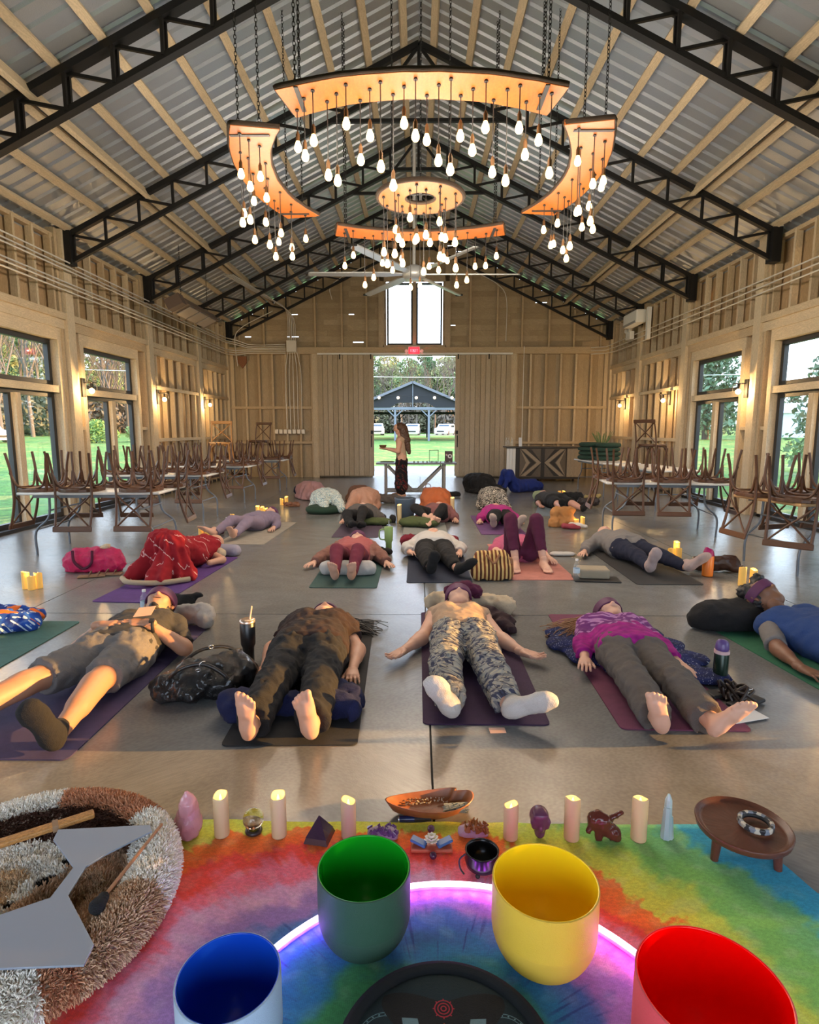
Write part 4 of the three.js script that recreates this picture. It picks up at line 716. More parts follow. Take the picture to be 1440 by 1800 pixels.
// ---------------------------------------------------------------- patterned fabrics
const patternTex = (n, size, fn) => { const t = dataTex(n, n, fn); t.repeat.set(1 / size, 1 / size); return t; };
const pat = (t, rough = 0.95, o = {}) => mat([1, 1, 1], rough, { map: t, bumpMap: rep(noiseTex, 8), bumpScale: 0.002, ...o });
const camoM = pat(patternTex(512, 0.42, (u, v) => { const a = tn(u, v, 9, 1), b = tn(u, v, 11, 5), c = tn(u, v, 13, 9), l = Math.abs(tn(u, v, 8, 3) - 0.5); if (l < 0.04) return [0.2, 0.2, 0.25]; if (a > 0.68) return [0.25, 0.26, 0.34]; if (b > 0.62) return [0.46, 0.46, 0.47]; if (c > 0.7) return [0.68, 0.64, 0.56]; return [0.6, 0.59, 0.56]; }));
const zebraM = pat(patternTex(512, 0.55, (u, v) => { const s = Math.sin((u * 26 + tn(u, v, 7, 1) * 16) + Math.sin(v * 6.283 * 3) * 1.5) * Math.cos(v * 6.283 * 5 + tn(u, v, 6, 4) * 9); return s > 0.12 ? [0.88, 0.84, 0.78] : [0.06, 0.06, 0.07]; }));
const paisleyM = pat(patternTex(512, 0.5, (u, v) => { const a = tn(u, v, 10, 2), b = tn(u, v, 14, 7); return Math.abs(a - 0.5) < 0.05 ? [0.15, 0.3, 0.4] : b > 0.68 ? [0.55, 0.7, 0.74] : [0.84, 0.86, 0.82]; }));
const starM = pat(patternTex(512, 0.4, (u, v) => { const a = tn(u, v, 30, 2), k = tn(u, v, 5, 6); return a > 0.9 ? [0.8, 0.85, 0.92] : [0.03 + 0.05 * k, 0.06 + 0.08 * k, 0.22 + 0.16 * k]; }));
const galaxyM = pat(patternTex(512, 0.6, (u, v) => { const a = tn(u, v, 6, 2), b = tn(u, v, 16, 5), c = tn(u, v, 4, 8); return c > 0.7 ? [0.85, 0.42, 0.16] : b > 0.74 ? [0.8, 0.86, 0.92] : [0.06 + 0.1 * a, 0.16 + 0.22 * a, 0.46 + 0.3 * a]; }));
const printedPants = pat(patternTex(512, 0.5, (u, v) => { const a = tn(u, v, 8, 2), b = tn(u, v, 15, 6); return a > 0.74 ? [0.36, 0.07, 0.08] : b > 0.78 ? [0.45, 0.28, 0.2] : [0.055, 0.05, 0.06]; }));
const purpleShirt = pat(patternTex(512, 0.6, (u, v) => { const a = tn(u, v, 11, 3), b = tn(u, v, 5, 2); const low = v + 0.16 * (b - 0.5) > 0.45; return low ? [0.5 + 0.16 * a, 0.04 + 0.06 * a, 0.42 + 0.1 * a] : a > 0.56 ? [0.66, 0.46, 0.66] : [0.42, 0.17, 0.44]; }));
const redBlanketM = (() => { const cv = document.createElement('canvas'); cv.width = cv.height = 512; const c = cv.getContext('2d'); c.fillStyle = '#8e0d1c'; c.fillRect(0, 0, 512, 512); c.strokeStyle = '#d9b9b4'; c.lineWidth = 4; c.lineCap = 'round'; const q = rng(8); for (let i = 0; i < 26; i++) { let x = q() * 512, y = q() * 512; c.beginPath(); c.moveTo(x, y); for (let k = 0; k < 5; k++) { x += 6 + q() * 9; y += (q() - 0.5) * 34; c.quadraticCurveTo(x - 8, y - 12, x, y); } c.stroke(); } const t = new THREE.CanvasTexture(cv); t.colorSpace = THREE.SRGBColorSpace; t.wrapS = t.wrapT = THREE.RepeatWrapping; t.repeat.set(1.5, 1.5); return pat(t); })();
const F = { black: fabric([0.014, 0.013, 0.014]), charcoal: fabric([0.05, 0.048, 0.05]), grey: fabric([0.2, 0.185, 0.18]), taupe: fabric([0.14, 0.12, 0.11]), navy: fabric([0.012, 0.016, 0.045]), maroon: fabric([0.2, 0.025, 0.055]), plum: fabric([0.11, 0.012, 0.05]), coral: fabric([0.48, 0.13, 0.13]), pink: fabric([0.62, 0.13, 0.25]), magenta: fabric([0.5, 0.03, 0.25]), white: fabric([0.7, 0.67, 0.64]), cream: fabric([0.68, 0.55, 0.38]), beige: fabric([0.6, 0.41, 0.27]), lavender: fabric([0.3, 0.24, 0.34]), blue: fabric([0.025, 0.07, 0.24]), royal: fabric([0.01, 0.03, 0.22]), denim: fabric([0.09, 0.15, 0.23]), green: fabric([0.1, 0.13, 0.045]), dkgreen: fabric([0.02, 0.06, 0.035]), orange: fabric([0.62, 0.16, 0.05]), peach: fabric([0.66, 0.36, 0.25]), brownC: fabric([0.2, 0.09, 0.05]), heather: fabric([0.26, 0.24, 0.23]), mask: mat([0.09, 0.018, 0.07], 0.6), navyFleece: fabric([0.008, 0.012, 0.07]) };
const Hr = { black: mat([0.012, 0.01, 0.01], 0.5), brown: mat([0.07, 0.03, 0.014], 0.5), ginger: mat([0.28, 0.13, 0.055], 0.5) };
// eye mask: padded band round the front of the head (head frame)
const maskG = (() => { const s = new THREE.Shape(), a0 = -0.35, a1 = Math.PI + 0.35; s.absarc(0, 0, 0.104, a0, a1, false); s.absarc(0, 0, 0.096, a1, a0, true); s.closePath(); const g = new THREE.ExtrudeGeometry(s, { depth: 0.055, bevelEnabled: true, bevelSize: 0.004, bevelThickness: 0.006, bevelSegments: 2, curveSegments: 20 }); g.rotateX(Math.PI / 2); g.translate(0, 0.055, 0.0); g.scale(0.92, 1, 1.06); return g; })();
const V3 = (s, u, y, w) => [u * s, y * s, w * s];
function skeleton(o) {
  const s = o.s ?? 1, m = (side) => (side < 0 ? o.legL : o.legR), J = {};
  J.s = s; J.hipW = o.hipW ?? 1; J.girth = o.girth ?? 1;
  J.neck = V3(s, 0, 0.1, -0.53); J.head = o.head ? V3(s, ...o.head) : V3(s, 0, 0.125, -0.7);
  J.legs = [-1, 1].map((k) => { const L = (k < 0 ? o.legL : o.legR) || {}; const hip = V3(s, k * 0.088 * J.hipW, 0.11, 0.02), knee = V3(s, ...(L.knee || [k * 0.13, 0.115, 0.43])), ank = V3(s, ...(L.ankle || [k * 0.16, 0.075, 0.81])); return { k, hip, knee, ank, toe: L.toe || [k * 0.45, 0.85, 0.3], top: L.top }; });
  J.arms = [-1, 1].map((k) => { const A = (k < 0 ? o.armL : o.armR) || {}; return { k, sh: V3(s, k * 0.165, 0.11, -0.45), el: V3(s, ...(A.el || [k * 0.27, 0.055, -0.2])), wr: V3(s, ...(A.wr || [k * 0.31, 0.045, 0.04])), dir: A.dir, up: A.up || [0, 1, 0] }; });
  return J;
}
function torsoBones(J, o) {
  const s = J.s, g = J.girth, h = J.hipW, P = (u, y, w) => V3(s, u, y, w), r = (x) => x * s * g, out = [];
  for (const k of [-1, 1]) { out.push(B(P(k * 0.085, 0.115, -0.41), P(k * 0.07, 0.112, -0.2), r(0.1), r(0.095))); out.push(B(P(k * 0.11, 0.115, -0.44), P(k * 0.16, 0.11, -0.45), r(0.07), r(0.06))); out.push(B(P(k * 0.07, 0.112, -0.2), P(k * 0.075 * h, 0.112, 0.0), r(0.095), r(0.1))); if (o.bust) out.push(B(P(k * 0.075, 0.17, -0.35), P(k * 0.075, 0.165, -0.33), r(0.062), r(0.062))); }
  out.push(B(P(0, 0.115, -0.3), P(0, 0.125, -0.1), r(0.1), r(0.105))); return out;
}
function person(o) {
  const J = skeleton(o), s = J.s, cell = o.cell ?? 0.012, skin = skins[o.skin || 'light'], lab = o.label;
  const t = thing('person', lab, 'person', [o.at[0], 0.007 + (o.lift || 0), o.at[1]], o.ang || 0);
  const torso = torsoBones(J, o), limb = [];
  for (const L of J.legs) { limb.push(B(L.hip, L.knee, 0.083 * s * J.girth, 0.058 * s), B(L.knee, L.ank, 0.057 * s, 0.036 * s), B(pt(L.knee, L.ank, 0.12), pt(L.knee, L.ank, 0.45), 0.054 * s, 0.05 * s)); }
  for (const A of J.arms) limb.push(B(A.sh, A.el, 0.05 * s, 0.04 * s), B(A.el, A.wr, 0.04 * s, 0.027 * s), B(pt(A.el, A.wr, 0.1), pt(A.el, A.wr, 0.4), 0.042 * s, 0.036 * s));
  const neck = [B(V3(s, 0, 0.1, -0.46), addv(J.head, [0, -0.02, 0.09 * s]), 0.056 * s, 0.05 * s)];
  const pieces = [netMesh([...torso, ...limb, ...neck], { cell, k: 0.03 })];
  const face = o.face || [0, 1, 0.12], crown = o.crown || [0, 0.12, -1];
  pieces.push(placed(headG, J.head, face, crown, s));
  const socks = [];
  J.legs.forEach((L) => {
    const shin = norm(subv(L.ank, L.knee)), org = addv(addv(L.ank, shin, 0.055 * s), [0, 0, 0]); let up = L.top || [-shin[0], -shin[1], -shin[2]], dir = norm(L.toe);
    if (L.flat) { up = [0, 1, 0]; }
    const o2 = L.top ? addv(L.ank, up, -0.075 * s) : org; const g = placed(o.socks ? sockG : footG, addv(o2, dir, 0.0), dir, up, s, L.k < 0 ? false : true);
    (o.socks ? socks : pieces).push(g);
  });
  J.arms.forEach((A) => { const d = A.dir || subv(A.wr, A.el); pieces.push(placed(handG, A.wr, d, A.up, s, (A.k < 0) !== (A.up[1] < 0) ? true : false)); });
  const body = part('body', merge(pieces), skin, t);
  for (const g of socks) part('sock', g, o.socks, t);
  // shirt
  const S = o.shirt; if (S) {
    const sb = torso.map((b) => ({ ...b })), sl = S.sleeve ?? 1.9, hem = S.hem ?? 0.02; sb.push(B(V3(s, 0, 0.115, -0.1), V3(s, 0, 0.115, hem), 0.1 * s * J.girth, 0.1 * s * J.girth, { cut: true })); for (const k of [-1, 1]) sb.push(B(V3(s, k * 0.075, 0.112, -0.15), V3(s, k * 0.08 * J.hipW, 0.112, hem), 0.095 * s * J.girth, 0.1 * s * J.girth, { cut: true }));
    const keep = sb.filter((b) => b.b[2] <= (hem + 0.005) * s);
    for (const A of J.arms) { if (sl <= 0) continue; keep.push(B(A.sh, pt(A.sh, A.el, Math.min(1, sl)), 0.056 * s, 0.048 * s, { cut: sl <= 1 })); if (sl > 1) keep.push(B(A.el, pt(A.el, A.wr, sl - 1), 0.046 * s, 0.034 * s, { cut: true })); }
    keep.push(B(V3(s, 0, 0.11, -0.46), V3(s, 0, 0.108, -0.5), 0.07 * s, 0.06 * s, { cut: true }));
    part(S.name || 'shirt', netMesh(keep, { cell, k: 0.035, inflate: S.loose ?? 0.012, noise: S.wrinkle ?? 0.006, nf: 11, seed: o.at[0] * 3 }), S.m, t);
  }
  const T = o.pants; if (T) {
    const pl = T.len ?? 1.95, pb = [B(V3(s, -0.075 * J.hipW, 0.112, -0.08), V3(s, -0.08 * J.hipW, 0.112, 0.02), 0.094 * s * J.girth, 0.1 * s * J.girth, { cutA: true }), B(V3(s, 0.075 * J.hipW, 0.112, -0.08), V3(s, 0.08 * J.hipW, 0.112, 0.02), 0.094 * s * J.girth, 0.1 * s * J.girth, { cutA: true })];
    for (const L of J.legs) { const e1 = Math.min(1, pl); pb.push(B(L.hip, pt(L.hip, L.knee, e1), 0.084 * s * J.girth, lerp(0.083, 0.06, e1) * s, { cut: pl <= 1 })); if (pl > 1) { pb.push(B(L.knee, pt(L.knee, L.ank, pl - 1), 0.059 * s, (T.hemR ?? 0.042) * s, { cut: true }), B(pt(L.knee, L.ank, 0.12), pt(L.knee, L.ank, 0.4), 0.055 * s, 0.05 * s)); } }
    part(T.name || 'pants', netMesh(pb, { cell, k: 0.022, inflate: T.loose ?? 0.01, noise: T.wrinkle ?? 0.004, nf: T.nf ?? 13, seed: 4 + o.at[1] }), T.m, t);
  }
  // hair, mask
  const H = o.hair; if (H) {
    const f = norm(face), c = norm(crown), hb = [B(addv(addv(J.head, f, -0.03 * s), c, 0.0), addv(addv(J.head, f, -0.012 * s), c, 0.045 * s), 0.09 * s, 0.084 * s)];
    for (const [u, y, w, r] of H.locks || []) hb.push(B(addv(J.head, c, 0.03), addv(J.head, [u, y - 0.09, w]), 0.06, r));
    part('hair', netMesh(hb, { cell: Math.min(cell, 0.01), k: 0.03, noise: H.noise ?? 0.008, nf: 30 }), H.m, t);
    if (H.strands) { const q = rng(3), L = []; for (let i = 0; i < H.strands.n; i++) { const [u, y, w] = H.strands.to, ln = 0.45 + 0.65 * q(), e = addv(J.head, [u * ln + (q() - 0.5) * H.strands.spread, y - 0.1 + q() * 0.05, w * ln + (q() - 0.5) * H.strands.spread * 1.2]), a = addv(J.head, [u * 0.15 + (q() - 0.5) * 0.08, -0.03, w * 0.15 + (q() - 0.5) * 0.08]), m = pt(a, e, 0.5); m[1] += 0.03 * q(); m[0] += (q() - 0.5) * 0.1; m[2] += (q() - 0.5) * 0.1; const m2 = pt(m, e, 0.55); m2[0] += (q() - 0.5) * 0.05; m2[2] += (q() - 0.5) * 0.05; L.push(tube([a, m, m2, e], 0.003, 10, 3)); } part('hair_strands', merge(L), H.m, t); }
  }
  if (o.beard) part('beard', placed(netMesh([B([-0.05, -0.055, 0.012], [-0.012, -0.095, 0.052], 0.027, 0.024), B([0.05, -0.055, 0.012], [0.012, -0.095, 0.052], 0.027, 0.024), B([0, -0.09, 0.05], [0, -0.094, 0.06], 0.03, 0.027), B([-0.02, -0.04, 0.085], [0.02, -0.04, 0.085], 0.008, 0.008, { k: 0.008 })], { cell: 0.005, k: 0.025, inflate: 0.002, noise: 0.002, nf: 90 }), J.head, face, crown, s), Hr.black, t);
  if (o.mask !== false) part('eye_mask', placed(maskG, J.head, face, crown, s), F.mask, t);
  return { t, J };
}
// ---------------------------------------------------------------- yoga mats
const matOutline = (w, l, r = 0.03) => { const p = []; for (const [cx, cy, a0] of [[w / 2 - r, l / 2 - r, 0], [-w / 2 + r, l / 2 - r, 1.5708], [-w / 2 + r, -l / 2 + r, 3.1416], [w / 2 - r, -l / 2 + r, 4.7124]]) for (let i = 0; i <= 4; i++) { const a = a0 + i / 4 * 1.5708; p.push([cx + Math.cos(a) * r, cy + Math.sin(a) * r]); } return p; };
const matGeo = slab(matOutline(0.61, 1.73), 0.006); matGeo.rotateX(-Math.PI / 2);
const rubber = (c) => mat(c, 0.8, { bumpMap: rep(noiseTex, 30), bumpScale: 0.0015, map: rep(mottled, 2) });
function yogaMat(x, z, ang, c, label) { return single('yoga_mat', matGeo, rubber(c), label, 'yoga mat', 'yoga mats', [x, 0.0005, z], [0, ang, 0]); }
yogaMat(-1.8, -3.17, 0.0, [0.06, 0.045, 0.14], 'violet yoga mat under the man in grey shorts'); yogaMat(-0.6, -3.3, 0.03, [0.02, 0.02, 0.022], 'black yoga mat under the woman in all black'); yogaMat(0.33, -3.5, 0.0, [0.05, 0.016, 0.07], 'dark purple yoga mat under the woman in camouflage pants');
yogaMat(1.28, -3.46, -0.02, [0.2, 0.045, 0.11], 'mauve yoga mat under the woman in the purple shirt'); yogaMat(2.46, -3.3, 0.1, [0.03, 0.19, 0.1], 'green yoga mat at the right frame edge'); yogaMat(-2.33, -5.46, -0.05, [0.11, 0.04, 0.25], 'bright purple yoga mat under the red blanket');
yogaMat(-0.67, -5.93, 0.0, [0.03, 0.09, 0.09], 'teal yoga mat under the person in maroon leggings'); yogaMat(0.2, -6.12, 0.0, [0.015, 0.025, 0.06], 'navy yoga mat under the person in a white sweater'); yogaMat(1.17, -6.23, 0.02, [0.6, 0.24, 0.2], 'pink yoga mat under the person with raised knees'); yogaMat(2.3, -6.08, 0.0, [0.035, 0.035, 0.038], 'charcoal yoga mat under the person in navy leggings');
yogaMat(-2.17, -7.9, -0.03, [0.42, 0.38, 0.32], 'pale grey mat under the person in lavender'); yogaMat(-0.83, -8.4, 0, [0.09, 0.06, 0.1], 'dusky mat under the side-lying person in black pants'); yogaMat(0.1, -8.62, 0, [0.3, 0.32, 0.31], 'light grey mat beside the green cushion'); yogaMat(1.16, -8.63, 0, [0.16, 0.06, 0.2], 'purple mat under the person in magenta'); yogaMat(-2.78, -3.25, 0.0, [0.07, 0.2, 0.19], 'teal mat at the left frame edge');
yogaMat(2.42, -10.3, -0.25, [0.2, 0.25, 0.3], 'grey-blue mat under the person in black shorts');
// ---------------------------------------------------------------- the people, front row
person({ label: 'bearded man lying in black t-shirt and grey shorts, hands on belly', at: [-1.74, -3.2], ang: 0.06, beard: 1, s: 1.04, girth: 1.08, skin: 'tan', cell: 0.0105, head: [-0.02, 0.17, -0.72], face: [0.12, 1, 0.35], crown: [0, 0.4, -1],
  armL: { el: [-0.31, 0.06, -0.2], wr: [-0.13, 0.235, -0.12], dir: [0.9, 0.1, 0.1] }, armR: { el: [0.31, 0.06, -0.2], wr: [0.13, 0.24, -0.13], dir: [-0.9, 0.08, 0.06] }, legL: { knee: [-0.24, 0.13, 0.42], ankle: [-0.42, 0.08, 0.78], toe: [-0.5, 0.85, 0.25] }, legR: { knee: [0.1, 0.13, 0.44], ankle: [0.12, 0.075, 0.82], toe: [-0.2, 0.9, 0.3] },
  shirt: { m: F.charcoal, sleeve: 0.85, name: 'tshirt', loose: 0.014 }, pants: { m: F.grey, len: 0.78, name: 'shorts', loose: 0.028, wrinkle: 0.008 }, socks: F.black, hair: { m: Hr.black, noise: 0.004 } });
person({ label: 'woman lying in black shirt and black pants, bare feet towards viewer', at: [-0.63, -3.22], ang: 0.02, s: 1.0, girth: 1.2, hipW: 1.05, bust: 1, skin: 'light', cell: 0.0105, head: [0, 0.09, -0.7], face: [0, 1, -0.25], crown: [0, -0.25, -1],
  armL: { el: [-0.26, 0.06, -0.22], wr: [-0.24, 0.05, 0.06], dir: [-0.05, -0.03, 1] }, armR: { el: [0.27, 0.06, -0.2], wr: [0.26, 0.05, 0.08], dir: [0.1, -0.03, 1] }, legL: { knee: [-0.11, 0.125, 0.43], ankle: [-0.13, 0.08, 0.78], toe: [0.02, 0.95, 0.22] }, legR: { knee: [0.13, 0.125, 0.43], ankle: [0.14, 0.08, 0.77], toe: [-0.12, 0.95, 0.2] },
  shirt: { m: pat(patternTex(256, 1.3, (u, v) => [0.12 + 0.06 * tn(u, v, 5, 1), 0.085, 0.08])), sleeve: 0.55, name: 'shirt', loose: 0.02, wrinkle: 0.008 }, pants: { m: F.black, loose: 0.026, hemR: 0.055, len: 1.9, wrinkle: 0.009 }, hair: { m: Hr.black, strands: { n: 190, to: [0.3, -0.01, -0.02], spread: 0.22 } } });
person({ label: 'woman lying in beige top and grey camouflage pants, arms spread', at: [0.28, -3.47], ang: 0.0, s: 1.0, bust: 1, skin: 'fair', cell: 0.0105, head: [0.02, 0.15, -0.71], face: [0, 1, 0.3], crown: [0, 0.3, -1],
  armL: { el: [-0.25, 0.05, -0.2], wr: [-0.37, 0.045, 0.02], dir: [-0.5, -0.02, 0.7], up: [0.1, -1, 0] }, armR: { el: [0.26, 0.05, -0.17], wr: [0.36, 0.045, 0.03], dir: [0.7, 0.0, 0.6], up: [0, -1, 0] }, legL: { knee: [-0.13, 0.13, 0.44], ankle: [-0.12, 0.075, 0.8], toe: [-0.42, 0.75, 0.25] }, legR: { knee: [0.11, 0.13, 0.44], ankle: [0.16, 0.07, 0.8], toe: [0.95, 0.42, 0.2] },
  shirt: { m: F.beige, sleeve: 0, hem: -0.06, name: 'tank_top', loose: 0.008 }, pants: { m: camoM, loose: 0.026, wrinkle: 0.009, len: 1.9, hemR: 0.05, nf: 17 }, socks: F.white, hair: { m: Hr.brown } });
person({ label: 'woman lying in tie-dyed purple shirt and grey pants, bare feet', at: [1.24, -3.28], ang: -0.08, s: 0.96, bust: 1, hipW: 1.05, skin: 'fair', cell: 0.0105, head: [0.03, 0.13, -0.68], face: [0.1, 1, 0.2], crown: [-0.2, 0.2, -1],
  armL: { el: [-0.24, 0.07, -0.2], wr: [-0.27, 0.06, 0.0], dir: [-0.2, 0.05, 1] }, armR: { el: [0.24, 0.07, -0.2], wr: [0.29, 0.05, 0.02], dir: [0.15, 0, 1] }, legL: { knee: [-0.1, 0.12, 0.42], ankle: [-0.08, 0.075, 0.79], toe: [-0.3, 0.88, 0.25] }, legR: { knee: [0.12, 0.12, 0.43], ankle: [0.16, 0.075, 0.8], toe: [0.5, 0.72, 0.2] },
  shirt: { m: purpleShirt, sleeve: 1.7, loose: 0.016, hem: 0.03, wrinkle: 0.007 }, pants: { m: F.taupe, loose: 0.022, len: 1.86, hemR: 0.062, wrinkle: 0.007 }, hair: { m: Hr.ginger, strands: { n: 230, to: [-0.32, -0.02, 0.1], spread: 0.26 } } });
person({ label: 'person lying in blue shirt and jeans at the right edge, head on black pillow', at: [2.58, -3.36], ang: 0.22, s: 1.0, girth: 1.15, skin: 'brown', cell: 0.011, head: [-0.03, 0.24, -0.66], face: [0.15, 1, 0.45], crown: [-0.25, 0.4, -1],
  armL: { el: [-0.33, 0.06, -0.2], wr: [-0.4, 0.04, 0.04], dir: [0.15, -0.05, 1] }, armR: { el: [0.33, 0.06, -0.2], wr: [0.38, 0.05, 0.02] },
  shirt: { m: F.blue, sleeve: 0.15, loose: 0.018 }, pants: { m: F.denim, loose: 0.014 }, hair: { m: Hr.black, noise: 0.012, locks: [[-0.06, 0.1, -0.1, 0.05], [0.05, 0.12, -0.11, 0.05], [0, 0.2, -0.06, 0.04]] } });
{ const t = scene.children.filter((c) => c.name.startsWith('person')).at(-1); for (const k of [-1, 1]) part('sleeve', netMesh([B([k * 0.165, 0.11, -0.45], [k * 0.31, 0.065, -0.24], 0.06, 0.055, { cut: true })], { cell: 0.011, inflate: 0.008, noise: 0.004 }), F.heather, t); }
// ---------------------------------------------------------------- second row
person({ label: 'person lying in coral top and maroon leggings with arms wide', at: [-0.69, -5.92], s: 0.98, hipW: 1.05, bust: 1, skin: 'fair', cell: 0.0135, head: [0.0, 0.13, -0.7], face: [0, 1, 0.3], crown: [0, 0.3, -1], armL: { el: [-0.3, 0.07, -0.12], wr: [-0.38, 0.045, 0.08], dir: [-0.4, 0, 0.8] }, armR: { el: [0.3, 0.07, -0.12], wr: [0.38, 0.045, 0.08], dir: [0.4, 0, 0.8] }, legL: { knee: [-0.1, 0.24, 0.36], ankle: [-0.075, 0.075, 0.68], toe: [-0.05, 0.72, 0.55] }, legR: { knee: [0.11, 0.24, 0.36], ankle: [0.085, 0.075, 0.68], toe: [0.1, 0.72, 0.55] }, shirt: { m: F.coral, sleeve: 0.5 }, pants: { m: F.maroon, loose: 0.006 }, hair: { m: Hr.brown } });
{ const t = scene.children.filter((c) => c.name.startsWith('person')).at(-1), L = [B([-0.165, 0.11, -0.45], [-0.3, 0.07, -0.12], 0.066, 0.058), B([-0.3, 0.07, -0.12], [-0.37, 0.05, 0.06], 0.058, 0.046, { cut: true }), B([0.165, 0.11, -0.45], [0.3, 0.07, -0.12], 0.066, 0.058), B([0.3, 0.07, -0.12], [0.37, 0.05, 0.06], 0.058, 0.046, { cut: true }), B([-0.15, 0.1, -0.42], [-0.17, 0.08, -0.05], 0.05, 0.05), B([0.15, 0.1, -0.42], [0.17, 0.08, -0.05], 0.05, 0.05)]; part('cardigan', netMesh(L, { cell: 0.013, inflate: 0.008, noise: 0.008 }), fabric([0.3, 0.14, 0.11]), t); }
person({ label: 'person lying in white sweater and black pants on a navy mat', at: [0.18, -6.22], s: 0.98, girth: 1.12, hipW: 1.1, skin: 'fair', cell: 0.0135, armL: { el: [-0.3, 0.08, -0.22], wr: [-0.27, 0.07, -0.02], dir: [0.4, 0.1, 0.7] }, armR: { el: [0.3, 0.08, -0.22], wr: [0.28, 0.07, -0.02], dir: [-0.2, 0, 0.8] }, legL: { knee: [-0.1, 0.13, 0.42], ankle: [-0.06, 0.08, 0.78], toe: [0.15, 0.8, 0.35] }, legR: { knee: [0.13, 0.13, 0.42], ankle: [0.2, 0.07, 0.76], toe: [0.75, 0.5, 0.3] }, shirt: { m: F.white, sleeve: 1.75, loose: 0.022 }, pants: { m: F.black, loose: 0.02, len: 1.82 }, socks: F.black, mask: false, hair: { m: Hr.brown } });
person({ label: 'person lying with raised knees in plum leggings on a pink mat', at: [1.09, -6.12], s: 0.98, hipW: 1.05, skin: 'fair', cell: 0.0135, legL: { knee: [-0.15, 0.5, 0.2], ankle: [-0.115, 0.1, 0.36], toe: [-0.1, -0.12, 1], top: [0, 1, 0.1] }, legR: { knee: [0.12, 0.49, 0.2], ankle: [0.17, 0.1, 0.36], toe: [0.12, -0.12, 1], top: [0, 1, 0.1] }, armL: { el: [-0.26, 0.07, -0.25], wr: [-0.2, 0.1, -0.05] }, shirt: { m: F.pink, sleeve: 1.3 }, pants: { m: F.plum, loose: 0.007, len: 1.78, hemR: 0.045 }, mask: false, hair: { m: Hr.brown } });
person({ label: 'person lying in grey sweater and navy leggings, one arm stretched left', at: [2.3, -6.32], ang: 0.05, s: 1.0, girth: 1.12, hipW: 1.12, skin: 'fair', cell: 0.0135, armL: { el: [-0.34, 0.07, -0.3], wr: [-0.46, 0.05, -0.08], dir: [-0.4, 0, 0.6] }, armR: { el: [0.28, 0.07, -0.25], wr: [0.3, 0.05, -0.05] }, legL: { knee: [-0.08, 0.12, 0.42], ankle: [-0.1, 0.075, 0.74], toe: [0.1, 0.9, 0.3] }, legR: { knee: [0.15, 0.12, 0.42], ankle: [0.26, 0.075, 0.76], toe: [0.6, 0.65, 0.3] }, shirt: { m: F.heather, sleeve: 1.85, loose: 0.022, hem: 0.0 }, pants: { m: F.navy, loose: 0.012 }, socks: fabric([0.55, 0.42, 0.4]), mask: false, hair: { m: Hr.brown } });
person({ label: 'person lying in lavender top and leggings by the left candles', at: [-2.3, -8.05], ang: -0.12, s: 0.98, skin: 'fair', cell: 0.015, legL: { knee: [-0.13, 0.2, 0.4], ankle: [-0.24, 0.075, 0.7], toe: [-0.5, 0.5, 0.5] }, legR: { knee: [0.12, 0.2, 0.45], ankle: [0.07, 0.075, 0.8], toe: [0.1, 0.6, 0.6] }, shirt: { m: F.lavender, sleeve: 1.85 }, pants: { m: fabric([0.33, 0.26, 0.36]), loose: 0.01 }, hair: { m: Hr.brown } });
// third row
person({ label: 'person lying on side in grey top and black pants on a dusky mat', at: [-0.83, -8.72], ang: 0.1, s: 0.95, girth: 1.1, skin: 'fair', cell: 0.016, legL: { knee: [-0.24, 0.2, 0.4], ankle: [-0.2, 0.09, 0.78], toe: [0.3, 0.3, 0.8] }, legR: { knee: [0.0, 0.26, 0.42], ankle: [-0.06, 0.09, 0.8], toe: [0.3, 0.3, 0.8] }, shirt: { m: F.taupe, sleeve: 1.8, loose: 0.03, hem: 0.1 }, pants: { m: F.black, loose: 0.012 }, socks: F.black, mask: false, hair: { m: Hr.brown } });
person({ label: 'person lying on side in black leggings on green cushion, legs crossed', at: [0.28, -8.85], ang: -0.1, s: 0.95, girth: 1.08, skin: 'fair', cell: 0.016, legL: { knee: [-0.32, 0.24, 0.2], ankle: [-0.12, 0.14, 0.46], toe: [0.8, -0.1, 0.4] }, legR: { knee: [0.12, 0.26, 0.28], ankle: [-0.02, 0.1, 0.5], toe: [-0.2, -0.1, 0.9] }, shirt: { m: fabric([0.3, 0.12, 0.12]), sleeve: 1.8, loose: 0.03 }, pants: { m: F.black, loose: 0.012, len: 1.8 }, mask: false, hair: { m: Hr.black } });
person({ label: 'person lying in magenta top and black pants on a purple mat', at: [1.22, -8.7], ang: -0.04, s: 0.95, girth: 1.1, skin: 'fair', cell: 0.016, legL: { knee: [-0.08, 0.2, 0.38], ankle: [-0.14, 0.09, 0.6], toe: [-0.1, 0.7, 0.5] }, shirt: { m: F.magenta, sleeve: 1.8, loose: 0.025 }, pants: { m: F.black, loose: 0.016 }, socks: fabric([0.6, 0.45, 0.38]), mask: false, hair: { m: Hr.black } });
person({ label: 'person lying in dark grey shirt and black shorts behind the paper bag', at: [2.5, -10.55], ang: 0.12, s: 1.0, girth: 1.15, skin: 'pink', cell: 0.017, shirt: { m: F.charcoal, sleeve: 0.9, loose: 0.02 }, pants: { m: F.black, len: 0.9, name: 'shorts', loose: 0.03 }, socks: F.black, mask: false, hair: { m: Hr.brown } });
